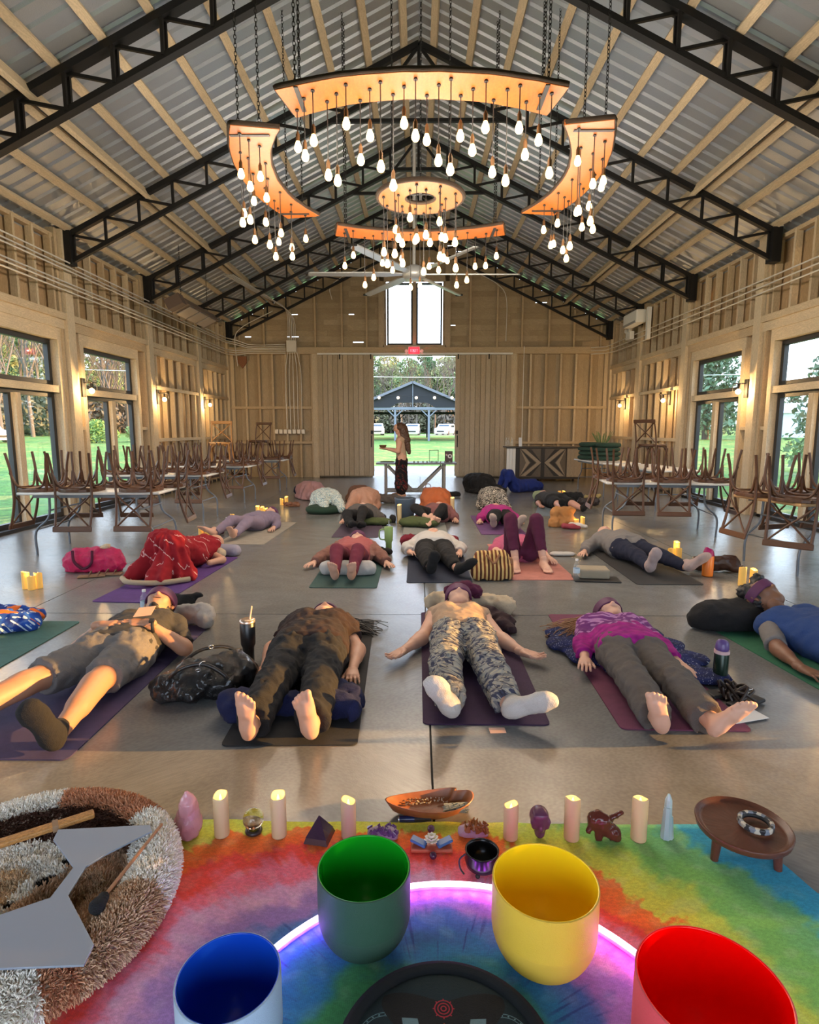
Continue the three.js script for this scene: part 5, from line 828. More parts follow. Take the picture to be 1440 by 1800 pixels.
// ---------------------------------------------------------------- people under blankets
const pleats = (amp, f, cx = 0, cz = 0) => (x, y, z) => amp * Math.sin(Math.atan2(z - cz, x - cx) * f + n3(x * 3, y * 3, z * 3) * 1.5) * clamp(1.2 - y * 1.8);
function covered(name, label, cat, at2, ang, bones, m, o = {}) {
  const g = netMesh(bones, { cell: o.cell ?? 0.018, k: o.k ?? 0.09, noise: o.noise ?? 0.013, nf: o.nf ?? 7, seed: at2[0] * 7, floor: 0, fold: o.fold ?? pleats(0.011, 9) });
  const t = thing(name, label, cat, [at2[0], 0.007, at2[1]], ang); part(o.part || 'blanket', g, m, t); return t;
}
{ // red blanket over raised knees
  const t = covered('person', 'person lying under a red patterned fleece blanket with knees up', 'person', [-2.36, -5.75], 0.0, [B([-0.1, 0.36, 0.32], [0.06, 0.34, 0.36], 0.09, 0.09), B([-0.1, 0.36, 0.32], [-0.3, 0.02, 0.42], 0.06, 0.09), B([0.08, 0.33, 0.36], [0.2, 0.02, 0.42], 0.06, 0.09), B([0, 0.36, 0.3], [0.0, 0.02, 0.58], 0.06, 0.12), B([0, 0.3, 0.25], [0.02, 0.13, -0.1], 0.1, 0.14), B([0.02, 0.13, -0.1], [0.1, 0.13, -0.4], 0.15, 0.15), B([-0.22, 0.03, 0.2], [-0.15, 0.04, -0.3], 0.07, 0.07)], redBlanketM, { cell: 0.013, fold: pleats(0.016, 13, 0, 0.35) });
  part('blanket_trim', tube([[-0.38, 0.03, 0.5], [-0.2, 0.05, 0.72], [0.05, 0.035, 0.68], [0.26, 0.03, 0.52]], 0.024, 30, 8), F.cream, t);
  part('blanket_cuff', netMesh([B([0.13, 0.1, -0.5], [0.27, 0.09, -0.33], 0.045, 0.05)], { cell: 0.012, noise: 0.006 }), F.cream, t);
  part('body', merge([netMesh([B([0.08, 0.1, -0.45], [0.32, 0.05, -0.2], 0.045, 0.035), B([0.32, 0.05, -0.2], [0.24, 0.05, -0.05], 0.036, 0.03), B([0.03, 0.12, -0.6], [0.06, 0.12, -0.75], 0.06, 0.095)], { cell: 0.011 })]), skins.light, t);
}
const lump = (l, w = 0.16, h = 0.15, knee = 0) => [B([0, 0.1, -0.7 * l], [0, 0.11, -0.62 * l], 0.1, 0.1), B([-0.08, h - 0.02, -0.4 * l], [-0.06, h - 0.02, 0], w, w), B([0.08, h - 0.02, -0.4 * l], [0.06, h - 0.02, 0], w, w), B([-0.09, h - 0.02, 0], [-0.12, 0.1 + knee, 0.4 * l], 0.14, 0.09), B([0.09, h - 0.02, 0], [0.12, 0.1 + knee, 0.4 * l], 0.14, 0.09), B([-0.12, 0.1 + knee, 0.4 * l], [-0.12, 0.08, 0.75 * l], 0.09, 0.07), B([0.12, 0.1 + knee, 0.4 * l], [0.12, 0.08, 0.75 * l], 0.09, 0.07), B([-0.24, 0.02, -0.3 * l], [-0.24, 0.02, 0.3 * l], 0.06, 0.06), B([0.24, 0.02, -0.3 * l], [0.24, 0.02, 0.3 * l], 0.06, 0.06)];
function sleeper(label, x, z, ang, bones, m, hairM, o) { const t = covered('person', label, 'person', [x, z], ang, bones, m, o); return t; }
sleeper('person under a rust orange blanket behind the bucket', 0.32, -10.05, 0.0, lump(0.85, 0.19, 0.2), F.orange);
sleeper('person under a pale blue patterned blanket beside the green cushion', -1.6, -10.3, 0.3, lump(0.8, 0.18, 0.17, 0.05), paisleyM);
sleeper('person under a pink shawl farthest back on the left', -2.15, -11.9, 0.5, lump(0.8, 0.17, 0.17), fabric([0.5, 0.27, 0.27]));
sleeper('person in cream and peach wrap behind the side-lying person', -0.98, -10.3, -0.1, lump(0.75, 0.18, 0.18), F.peach);
sleeper('person under a black and white zebra-like blanket on the right', 1.36, -10.55, -0.05, lump(0.85, 0.17, 0.18, 0.06), zebraM);
sleeper('person under a black blanket farthest back on the right', 1.45, -13.1, 0.5, lump(0.8, 0.21, 0.22), F.black);
{ const t = sleeper('person in royal blue clothes with raised knees near the bar', 2.25, -13.2, -1.1, [B([-0.07, 0.42, 0.3], [0.07, 0.42, 0.3], 0.07, 0.07), B([-0.08, 0.42, 0.3], [-0.1, 0.12, 0.05], 0.07, 0.1), B([0.08, 0.42, 0.3], [0.1, 0.12, 0.05], 0.07, 0.1), B([-0.08, 0.42, 0.3], [-0.1, 0.05, 0.48], 0.06, 0.05), B([0.08, 0.42, 0.3], [0.1, 0.05, 0.48], 0.06, 0.05), B([0, 0.13, 0.05], [0, 0.13, -0.4], 0.15, 0.15), B([0, 0.11, -0.55], [0, 0.11, -0.62], 0.09, 0.09)], F.royal, { k: 0.05 }); }
{ const t = thing('person', 'bundled sleeper in tan and brown clothes behind the pale patterned blanket', 'person', [-1.15, 0.007, -11.65], 0.2); part('blanket', netMesh(lump(0.6, 0.15, 0.14), { cell: 0.018, k: 0.08, noise: 0.01, floor: 0 }), F.brownC, t); }
// ---------------------------------------------------------------- the standing woman with a singing bowl
{
  const t = thing('person', 'standing woman with long hair, beige top and dark patterned pants holding a bowl', 'person', [-0.36, 0, -12.35], 0); t.scale.set(1.14, 1, 1.14);
  const skin = skins.light; // faces -x
  const arm = [B([-0.02, 1.19, 0.11], [-0.05, 0.95, 0.17], 0.052, 0.042), B([-0.05, 0.95, 0.17], [-0.24, 1.0, 0.14], 0.042, 0.027), B([0.02, 1.2, -0.12], [-0.02, 0.96, -0.16], 0.042, 0.036), B([-0.02, 0.96, -0.16], [-0.2, 1.0, -0.06], 0.036, 0.026)];
  const torso = [B([0, 1.18, -0.09], [0, 1.18, 0.09], 0.075, 0.075), B([0, 1.15, -0.05], [0.005, 0.9, -0.05], 0.085, 0.075), B([0, 1.15, 0.05], [0.005, 0.9, 0.05], 0.085, 0.075), B([0.01, 0.9, -0.07], [0.015, 0.78, -0.07], 0.08, 0.1), B([0.01, 0.9, 0.07], [0.015, 0.78, 0.07], 0.08, 0.1), B([-0.02, 1.2, 0], [-0.02, 1.33, 0], 0.05, 0.045)];
  const legs = [B([0.01, 0.76, 0.07], [0.0, 0.42, 0.08], 0.09, 0.055), B([0.0, 0.42, 0.08], [0.03, 0.06, 0.09], 0.055, 0.034), B([0.01, 0.76, -0.07], [0.0, 0.42, -0.08], 0.09, 0.055), B([0.0, 0.42, -0.08], [-0.03, 0.06, -0.09], 0.055, 0.034)];
  const hd = [-0.03, 1.42, 0.0];
  part('body', merge([netMesh([...torso, ...legs, ...arm], { cell: 0.013, k: 0.03 }), placed(headG, hd, [-1, -0.25, 0.05], [-0.2, 1, 0], 0.95), placed(handG, [-0.24, 1.0, 0.14], [-1, 0.05, -0.1], [0.1, -1, 0], 0.95), placed(handG, [-0.2, 1.0, -0.06], [-1, 0.05, 0.1], [0.1, -1, 0], 0.95, true), placed(footG, [0.05, 0.0, 0.09], [-1, 0, 0.15], [0, 1, 0], 1), placed(footG, [-0.01, 0.0, -0.09], [-1, 0, -0.1], [0, 1, 0], 1, true)]), skin, t);
  part('top', netMesh(torso.slice(0, 3).concat([B([0.01, 0.9, -0.06], [0.012, 0.84, -0.06], 0.08, 0.088, { cut: true }), B([0.01, 0.9, 0.06], [0.012, 0.84, 0.06], 0.08, 0.088, { cut: true })]), { cell: 0.013, k: 0.03, inflate: 0.008, noise: 0.004 }), F.beige, t);
  part('pants', netMesh([B([0.01, 0.87, -0.06], [0.015, 0.74, -0.07], 0.085, 0.105, { cutA: true }), B([0.01, 0.87, 0.06], [0.015, 0.74, 0.07], 0.085, 0.105, { cutA: true }), B([0.01, 0.74, 0.07], [0.01, 0.22, 0.1], 0.105, 0.12), B([0.01, 0.22, 0.1], [0.02, 0.1, 0.1], 0.12, 0.07), B([0.01, 0.74, -0.07], [0.0, 0.22, -0.08], 0.105, 0.12), B([0.0, 0.22, -0.08], [-0.02, 0.1, -0.09], 0.12, 0.07)], { cell: 0.013, k: 0.03, noise: 0.008, nf: 10 }), printedPants, t);
  part('hair', netMesh([B([0.0, 1.45, 0], [0.01, 1.44, 0], 0.1, 0.098), B([0.05, 1.42, 0.02], [0.1, 1.18, 0.05], 0.075, 0.07), B([0.1, 1.18, 0.05], [0.15, 0.92, 0.08], 0.07, 0.035), B([0.06, 1.4, -0.02], [0.12, 1.1, -0.03], 0.06, 0.05), B([0.02, 1.42, 0.06], [0.05, 1.15, 0.1], 0.05, 0.035)], { cell: 0.011, k: 0.03, noise: 0.008, nf: 26 }), Hr.brown, t);
  single('singing_bowl', lathe([[0.001, 0], [0.035, 0.002], [0.065, 0.025], [0.08, 0.07], [0.076, 0.07], [0.06, 0.03], [0.033, 0.008], [0.001, 0.006]], 24), mat([0.3, 0.19, 0.09], 0.35, { metalness: 0.7 }), 'brass singing bowl resting on the standing woman\'s hands', 'singing bowl', undefined, [-0.735, 1.012, -12.3]);
}
// ---------------------------------------------------------------- rainbow tie-dye cloth in the foreground
{
  const x0 = -1.15, x1 = 1.62, z0 = -1.93, z1 = -0.35, nx = 96, nz = 64;
  const stops = [[0, [0.2, 0.55, 0.3]], [0.2, [0.24, 0.6, 0.32]], [0.3, [0.12, 0.5, 0.68]], [0.38, [0.2, 0.42, 0.68]], [0.46, [0.6, 0.46, 0.72]], [0.54, [0.84, 0.6, 0.76]], [0.6, [0.92, 0.4, 0.5]], [0.655, [0.93, 0.24, 0.2]], [0.7, [0.97, 0.4, 0.13]], [0.765, [0.97, 0.46, 0.14]], [0.79, [0.86, 0.84, 0.26]], [0.87, [0.78, 0.84, 0.3]], [0.97, [0.5, 0.76, 0.36]], [1.1, [0.46, 0.74, 0.44]], [1.17, [0.2, 0.65, 0.78]], [1.35, [0.16, 0.6, 0.78]], [1.6, [0.1, 0.42, 0.6]]];
  const t = dataTex(1536, 1024, (u, v) => {
    const x = lerp(x0, x1, u), z = lerp(z0, z1, v), dx = x - 0.05, dz = z + 1.1, ang = Math.atan2(-dz, dx);
    let r = Math.hypot(dx, dz * 1.0);
    const left = sstep(1.6, 2.6, ang), right = sstep(1.2, 0.3, ang);
    r = r * (1 - 0.3 * left) - 0.02 * right;
    r += 0.035 * n2(x * 4, z * 4) + 0.016 * n2(x * 12, z * 12) + 0.014 * n2(ang * 30, r * 5) * sstep(0.3, 0.7, r) + 0.004 * n2(x * 50, z * 50);
    let k = 0; while (k < stops.length - 2 && stops[k + 1][0] < r) k++;
    const a = stops[k], b = stops[k + 1], f = clamp((r - a[0]) / (b[0] - a[0])); const e = sstep(0.1, 0.9, f);
    let c = [0, 1, 2].map((i) => lerp(a[1][i], b[1][i], e));
    const streak = sstep(0.45, 0.85, n2(ang * 22 + 3, r * 4)) * sstep(0.26, 0.34, r) * sstep(0.46, 0.38, r); c = c.map((v2, i) => lerp(v2, [0.1, 0.2, 0.45][i], streak * 0.6)); // darker dye runs
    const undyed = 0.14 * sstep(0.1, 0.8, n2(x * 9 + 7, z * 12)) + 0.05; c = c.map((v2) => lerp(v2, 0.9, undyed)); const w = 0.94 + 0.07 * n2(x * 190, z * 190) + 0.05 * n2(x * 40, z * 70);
    return c.map((v2) => v2 * w);
  });
  t.wrapS = t.wrapT = THREE.ClampToEdgeWrapping;
  const g = new THREE.PlaneGeometry(1, 1, nx, nz), p = g.attributes.position, uv = g.attributes.uv;
  for (let i = 0; i < p.count; i++) {
    const u = p.getX(i) + 0.5, v = 0.5 - p.getY(i), z = lerp(z0, z1, v); let xr = 1.13 + (z - z0) * 0.3; const x = lerp(x0, xr, u) + 0.006 * n2(v * 7, u > 0.5 ? 4 : 9);
    const zz = z + (v < 0.001 ? 0.007 * n2(x * 5, 1) : 0);
    const inner = Math.min(u, 1 - u, v) * 10, wr = 0.6 * Math.max(0, 0.004 * Math.abs(n2(x * 3, zz * 13 + 1)) ** 2 * 2 + 0.003 * Math.max(0, n2(x * 9, zz * 4)));
    p.setXYZ(i, x, 0.0025 + wr * (v < 0.02 || u > 0.98 ? 0.4 : 1) , zz); uv.setXY(i, (x - x0) / (x1 - x0), (zz - z0) / (z1 - z0));
  }
  g.computeVertexNormals();
  const under = g.clone(), q = under.attributes.position; for (let i = 0; i < q.count; i++) q.setY(i, Math.max(0.0006, q.getY(i) - 0.0016));
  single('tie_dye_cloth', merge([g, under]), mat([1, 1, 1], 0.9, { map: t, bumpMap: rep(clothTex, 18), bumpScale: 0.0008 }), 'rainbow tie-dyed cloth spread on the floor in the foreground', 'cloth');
}
// ---------------------------------------------------------------- glowing light strip laid in an arc
{
  const cx = 0.1, cz = -1.01, r = 0.615, N = 36, t = thing('led_strip', 'glowing violet light strip curving behind the singing bowls', 'light strip', [cx, 0, cz]);
  const arc = (i) => { const a = lerp(0.12, Math.PI - 0.12, i / N); return V(Math.cos(a) * r, 0.014, -Math.sin(a) * r); };
  part('channel', tube(Array.from({ length: N + 1 }, (_, i) => arc(i).setY(0.009)), 0.0085, 80, 6), mat([0.5, 0.5, 0.55], 0.5), t);
  const cols = [[1, 0.25, 0.95], [0.85, 0.3, 1], [0.7, 0.35, 1], [0.5, 0.32, 1], [0.35, 0.3, 1]];
  for (let s = 0; s < 12; s++) {
    const c = cols[Math.floor(s / 12 * 5)], a = s * 3; part('light_tube', tube([0, 1, 2, 3].map((k) => arc(Math.min(N, a + k)).setY(0.019)), 0.0078, 8, 6), mat([0.9, 0.85, 1], 0.4, { emissive: lin(0.75 + 0.25 * c[0], 0.6 + 0.4 * c[1], 1), emissiveIntensity: 3 }), t);
    for (const f of [0.5, 1.5, 2.5]) { const m = arc(a + f), l = new THREE.PointLight(lin(c[0] * 0.8, c[1] * 0.24, c[2]), 0.0065, 0, 2); l.position.set(m.x * 0.96, 0.019, m.z * 0.96); l.shadow.radius = 0.4; l.castShadow = true; l.name = 'strip_light'; t.add(l); }
  }
}
// ---------------------------------------------------------------- crystal singing bowls
function singingBowl(x, z, r, h, outC, inC, label) {
  const t = thing('crystal_singing_bowl', label, 'singing bowl', [x, 0.006, z], 0, 'crystal singing bowls'), k = 0.006;
  const prof = (o) => { const R0 = r - o, p = [[0.0001, o]]; const cr = r * 0.86; for (let i = 0; i <= 12; i++) { const a = i / 12 * Math.PI / 2; p.push([Math.max(0.0002, (R0 - cr * 0.8) + Math.sin(a) * cr * 0.8), o + cr * (1 - Math.cos(a)) * 0.98]); } p.push([R0, h * 0.75], [R0, h - 0.002]); return p; };
  const outer = lathe([...prof(0), [r - 0.001, h - 0.0005], [r - k / 2, h]], 72), inner = lathe([[r - k / 2, h], [r - k + 0.001, h - 0.0005], ...prof(k).reverse()], 72);
  part('outer_shell', outer, phys(outC, 0.55, { bumpMap: rep(noiseTex, 14), bumpScale: 0.0008 }), t);
  part('inner_shell', inner, phys(inC, 0.24, { clearcoat: 0.3 }), t);
}
singingBowl(0.334, -1.385, 0.137, 0.232, [0.8, 0.52, 0.05], [1.0, 0.68, 0.01], 'yellow crystal singing bowl to the right of the green one');
singingBowl(-0.144, -1.43, 0.1255, 0.228, [0.025, 0.08, 0.048], [0.005, 0.3, 0.01], 'green crystal singing bowl to the left of the yellow one');
singingBowl(0.6, -1.055, 0.147, 0.275, [0.85, 0.1, 0.12], [1.0, 0.0, 0.0], 'red crystal singing bowl at the lower right corner');
singingBowl(-0.41, -1.115, 0.112, 0.22, [0.36, 0.52, 0.68], [0.005, 0.06, 0.5], 'blue crystal singing bowl at the lower left');
{ // round plush cushion with a printed figure
  const t = thing('printed_cushion', 'round dark plush cushion printed with a seated figure', 'cushion', [0.06, 0.004, -1.045]);
  const cv = document.createElement('canvas'); cv.width = cv.height = 768; const c = cv.getContext('2d'); c.fillStyle = '#07262e'; c.fillRect(0, 0, 768, 768);
  c.strokeStyle = 'rgba(150,190,200,0.8)'; c.lineWidth = 3; for (const s of [-1, 1]) { for (const r of [92, 78]) { c.beginPath(); c.arc(384 + s * 235, 300, r, 0, 7); c.stroke(); } for (let i = 0; i < 22; i++) { const a = i / 22 * 6.28; c.beginPath(); c.arc(384 + s * 235 + Math.cos(a) * 85, 300 + Math.sin(a) * 85, 2, 0, 7); c.stroke(); } }
  c.fillStyle = '#050507'; c.beginPath(); c.moveTo(384, 175); c.bezierCurveTo(310, 150, 200, 100, 150, 130); c.bezierCurveTo(120, 200, 200, 250, 240, 330); c.lineTo(300, 500); c.lineTo(120, 620); c.lineTo(648, 620); c.lineTo(468, 500); c.lineTo(528, 330); c.bezierCurveTo(568, 250, 648, 200, 618, 130); c.bezierCurveTo(568, 100, 458, 150, 384, 175); c.fill();
  c.fillStyle = '#6f8c92'; for (const s of [-1, 1]) { c.beginPath(); c.moveTo(384 + s * 160, 235); c.lineTo(384 + s * 100, 240); c.quadraticCurveTo(384 + s * 80, 320, 384 + s * 92, 400); c.quadraticCurveTo(384 + s * 150, 320, 384 + s * 160, 235); c.fill(); }
  [['#b32a3a', 200], ['#c9652b', 300], ['#c9a52b', 395], ['#2b9c4a', 480]].forEach(([f, y]) => { c.strokeStyle = f; c.lineWidth = 5; for (const r of [34, 22, 10]) { c.beginPath(); c.arc(384, y, r, 0, 7); c.stroke(); } for (let i = 0; i < 8; i++) { const a = i / 8 * 6.28; c.beginPath(); c.moveTo(384 + Math.cos(a) * 34, y + Math.sin(a) * 34); c.lineTo(384 + Math.cos(a) * 42, y + Math.sin(a) * 42); c.stroke(); } });
  const tx = new THREE.CanvasTexture(cv); tx.colorSpace = THREE.SRGBColorSpace;
  const top = new THREE.CircleGeometry(1, 64); const tg = new THREE.PlaneGeometry(2, 2, 40, 40); const pos = [], uvs = [], idx = [], N = 48, Mr = 14;
  for (let i = 0; i <= Mr; i++) for (let j = 0; j <= N; j++) { const r = i / Mr * 0.225, a = j / N * 6.2832; pos.push(Math.cos(a) * r, 0.105 - 0.026 * Math.pow(r / 0.225, 4), Math.sin(a) * r); uvs.push(0.5 + Math.cos(a) * r / 0.45, 0.5 - Math.sin(a) * r / 0.45); if (i && j) { const b = i * (N + 1) + j; idx.push(b, b - 1, b - N - 2, b, b - N - 2, b - N - 1); } }
  const g = new THREE.BufferGeometry(); g.setAttribute('position', new THREE.Float32BufferAttribute(pos, 3)); g.setAttribute('uv', new THREE.Float32BufferAttribute(uvs, 2)); g.setIndex(idx); g.computeVertexNormals();
  part('printed_top', g, mat([0.8, 0.8, 0.8], 0.95, { map: tx, bumpMap: rep(noiseTex, 6), bumpScale: 0.002 }), t);
  part('side_band', lathe([[0.001, 0], [0.19, 0], [0.228, 0.018], [0.243, 0.05], [0.236, 0.08], [0.222, 0.088]], 64), fabric([0.006, 0.012, 0.016]), t);
  part('piping', at(new THREE.TorusGeometry(0.226, 0.017, 8, 64), 0, 0.082, 0, Math.PI / 2), fabric([0.006, 0.012, 0.016]), t);
}
// ---------------------------------------------------------------- pillar candles
const waxM = phys([0.82, 0.62, 0.4], 0.55, { transmission: 0.15, thickness: 0 }), flameGlow = mat([1, 0.8, 0.3], 0.4, { emissive: lin(1, 0.6, 0.12), emissiveIntensity: 5 });
const waxNear = phys([0.62, 0.47, 0.25], 0.55);
function candleParts(t, r, h, m, x = 0, z = 0, glow = 0.012) {
  const g = lathe([[0.001, 0], [r * 0.97, 0], [r, 0.004], [r, h - 0.006], [r * 0.96, h], [r * 0.86, h], [r * 0.8, h - 0.01], [r * 0.5, h - 0.028], [0.001, h - 0.032]], 24), p = g.attributes.position;
  for (let i = 0; i < p.count; i++) if (p.getY(i) > h * 0.8) p.setY(i, p.getY(i) + (p.getX(i) * 0.25 - p.getZ(i) * 0.1 + 0.002 * Math.sin(Math.atan2(p.getZ(i), p.getX(i)) * 3))); g.computeVertexNormals();
  part('wax', g, m, t, [x, 0, z]); part('flame', lathe([[0.0005, -0.012], [0.0055, -0.003], [0.0045, 0.008], [0.0005, 0.02]], 10), flameGlow, t, [x, h - 0.016, z]);
  const l = new THREE.PointLight(lin(1, 0.62, 0.2), glow, 0, 2); l.position.set(x, h - 0.005, z); l.castShadow = true; l.name = 'candle_light'; t.add(l);
}
function candle(x, z, r, h, label, group, m = waxNear, glow) { const t = thing('pillar_candle', label, 'candle', [x, 0.003, z], R() * 6, group); candleParts(t, r, h, m, 0, 0, glow); }
[[-0.68, 0.026, 0.15, 'flameless pillar candle on the cloth edge beside the rose quartz'], [-0.48, 0.026, 0.152, 'flameless pillar candle between the glass sphere and the pyramid'], [-0.238, 0.026, 0.135, 'shorter flameless candle behind the green bowl'], [0.322, 0.025, 0.125, 'short flameless candle between the citrine cluster and the skull'], [0.532, 0.0265, 0.15, 'flameless candle between the crystal skull and the brown carving'], [0.762, 0.0265, 0.152, 'flameless candle beside the pale selenite tower']].forEach(([x, r, h, l]) => candle(x, -1.855, r, h, l, undefined, waxNear, 0.014));
// ---------------------------------------------------------------- crystals and curios
const faceted = (g) => { const q = g.index ? g.toNonIndexed() : g; q.computeVertexNormals(); return q; };
{
  const rose = phys([0.72, 0.36, 0.4], 0.18, { transmission: 0.25, thickness: 0.06, ior: 1.5 });
  const g = netMesh([B([0, 0.05, 0], [0.004, 0.12, 0], 0.046, 0.027), B([0.004, 0.12, 0], [0.0, 0.158, 0], 0.026, 0.006), B([0, 0.025, 0], [0, 0.03, 0], 0.042, 0.042)], { cell: 0.006, k: 0.02, noise: 0.0035, nf: 26, floor: 0 });
  single('rose_quartz', faceted(g.clone()), rose, 'pink rose quartz point standing beside the fur nest', 'crystal', undefined, [-0.795, 0.004, -1.85]);
  const b = thing('crystal_ball', 'smoky glass ball on a small ring stand', 'crystal ball', [-0.572, 0.004, -1.865]); part('ball', new THREE.SphereGeometry(0.036, 32, 20), phys([0.9, 0.88, 0.82], 0.02, { transmission: 1, thickness: 0.07, ior: 1.5, attenuationColor: lin(0.6, 0.5, 0.35), attenuationDistance: 0.12 }), b, [0, 0.053, 0]); part('ring_stand', at(new THREE.TorusGeometry(0.022, 0.008, 8, 24), 0, 0.009, 0, Math.PI / 2), mat([0.03, 0.02, 0.02], 0.3), b);
  const py = new THREE.CylinderGeometry(0.002, 0.052, 0.062, 4, 3); py.rotateY(0.6); const orgone = phys([0.05, 0.025, 0.06], 0.1, { clearcoat: 1, map: rep(mottled, 3) });
  const pp = thing('crystal_pyramid', 'dark purple resin pyramid on a slab base', 'pyramid', [-0.338, 0.004, -1.845]); part('pyramid', faceted(py.translate(0, 0.05, 0)), orgone, pp); part('base', faceted(at(new THREE.CylinderGeometry(0.05, 0.06, 0.02, 4), 0, 0.01, 0, 0, 0.6)), mat([0.08, 0.04, 0.04], 0.2), pp);
}
function cluster(x, z, label, cBase, cTip, seed, w, h) {
  const t = thing('crystal_cluster', label, 'crystal', [x, 0.004, z]), q = rng(seed), L = [];
  part('matrix', faceted(netMesh([B([-w * 0.5, h * 0.2, 0], [w * 0.5, h * 0.25, 0], w * 0.4, w * 0.38)], { cell: 0.006, k: 0.01, noise: 0.004, nf: 40, floor: 0 })), mat(cBase, 0.6), t);
  for (let i = 0; i < 46; i++) { const a = (q() - 0.5) * w * 1.5, b = (q() - 0.5) * w * 0.7, l = h * (0.26 + 0.2 * q()), cg = new THREE.CylinderGeometry(0.0008, 0.007 + q() * 0.005, l, 6); cg.rotateX((q() - 0.5) * 1.2); cg.rotateZ((q() - 0.5) * 1.2); L.push(cg.translate(a, h * 0.55 * (1 - Math.abs(a) / w * 0.5) + 0.008, b)); }
  part('points', faceted(merge(L)), phys(cTip, 0.12, { transmission: 0.2, thickness: 0.01 }), t);
}
cluster(-0.118, -1.85, 'purple amethyst cluster behind the green bowl', [0.35, 0.26, 0.38], [0.2, 0.1, 0.3], 4, 0.06, 0.05); cluster(0.195, -1.865, 'amber and violet citrine cluster beside the wooden dish', [0.45, 0.28, 0.35], [0.4, 0.14, 0.05], 9, 0.06, 0.06);
{ // pear-shaped wooden dish
  const t = thing('wooden_dish', 'pear-shaped orange wooden dish holding a herb bundle', 'dish', [0.055, 0.002, -1.995], 0.12), N = 48, rings = [[0.5, 0, 0], [0.62, 0.0, 0], [0.86, 0.02, 0], [1, 0.052, 0], [0.955, 0.052, 0], [0.8, 0.026, 0], [0.5, 0.012, 0], [0.02, 0.01, 0]];
  const pos = [], idx = [], uv = []; const rad = (a) => { const c = Math.cos(a); let r = 0.165 * (1 - 0.06 * c); const sz = 0.42 + 0.1 * Math.cos(a + 0.7); const notch = Math.exp(-Math.pow((a - 0.62) / 0.17, 2)) * 0.3; return [r * (1 - notch), sz]; };
  rings.forEach(([k, y], i) => { for (let j = 0; j <= N; j++) { const a = j / N * 6.2832, aa = a > Math.PI ? a - 6.2832 : a, [r, sz] = rad(aa); pos.push(Math.cos(a) * r * k, y + (k > 0.9 ? 0.006 * Math.sin(a * 2 + 1) : 0), -Math.sin(a) * r * sz * k); uv.push(a * 0.1, k * 0.1); if (i && j) { const b = i * (N + 1) + j; idx.push(b, b - N - 1, b - 1, b - 1, b - N - 1, b - N - 2); } } });
  const g = new THREE.BufferGeometry(); g.setAttribute('position', new THREE.Float32BufferAttribute(pos, 3)); g.setAttribute('uv', new THREE.Float32BufferAttribute(uv, 2)); g.setIndex(idx); g.computeVertexNormals();
  part('dish', g, wood([0.36, 0.12, 0.04], 0.4), t);
  const q = rng(6), crumbs = []; for (let i = 0; i < 60; i++) crumbs.push(at(new THREE.TetrahedronGeometry(0.0025 + q() * 0.003), -0.02 + (q() - 0.5) * 0.16, 0.026 + q() * 0.004, -0.02 + (q() - 0.5) * 0.03, q() * 6, q() * 6)); const cm = part('ash_crumbs', merge(crumbs), mat([0.45, 0.36, 0.26], 0.9), t); cm.userData.kind = 'stuff';
  const s = thing('herb_bundle', 'grey dried sage bundle lying in the wooden dish', 'herb bundle', [0.14, 0.035, -1.965], 0.1), L = []; for (let i = 0; i < 240; i++) { const a = q() * 6.28, r = 0.004 * q() + 0.0135, xx = (q() - 0.5) * 0.082; L.push(bar(V(xx - 0.008, Math.sin(a) * r, Math.cos(a) * r), V(xx + 0.008, Math.sin(a + 0.35) * r, Math.cos(a + 0.35) * r), 0.0035, 0.0012)); } part('leaves', merge(L), mat([0.3, 0.31, 0.27], 0.95), s); part('core', at(new THREE.CylinderGeometry(0.013, 0.014, 0.085, 12), 0, 0, 0, 0, 0, Math.PI / 2), mat([0.28, 0.29, 0.25], 0.95), s); part('string', merge([-0.03, -0.01, 0.01, 0.03].map((x) => at(new THREE.TorusGeometry(0.0165, 0.0012, 4, 16), x, 0, 0, 0, Math.PI / 2 + 0.3))), M.black, s);
  const v = thing('dark_vial', 'dark blue vial lying in front of the wooden dish', 'vial', [-0.02, 0.012, -1.935], 0.05); part('bottle', at(new THREE.CylinderGeometry(0.0105, 0.0105, 0.055, 14), -0.018, 0, 0, 0, 0, Math.PI / 2), mat([0.01, 0.02, 0.09], 0.15), v); part('cap', at(new THREE.CylinderGeometry(0.009, 0.009, 0.06, 14), 0.04, 0, 0, 0, 0, Math.PI / 2), M.black, v); part('cap_ring', at(new THREE.CylinderGeometry(0.011, 0.011, 0.004, 14), -0.047, 0, 0, 0, 0, Math.PI / 2), M.chrome, v);
}
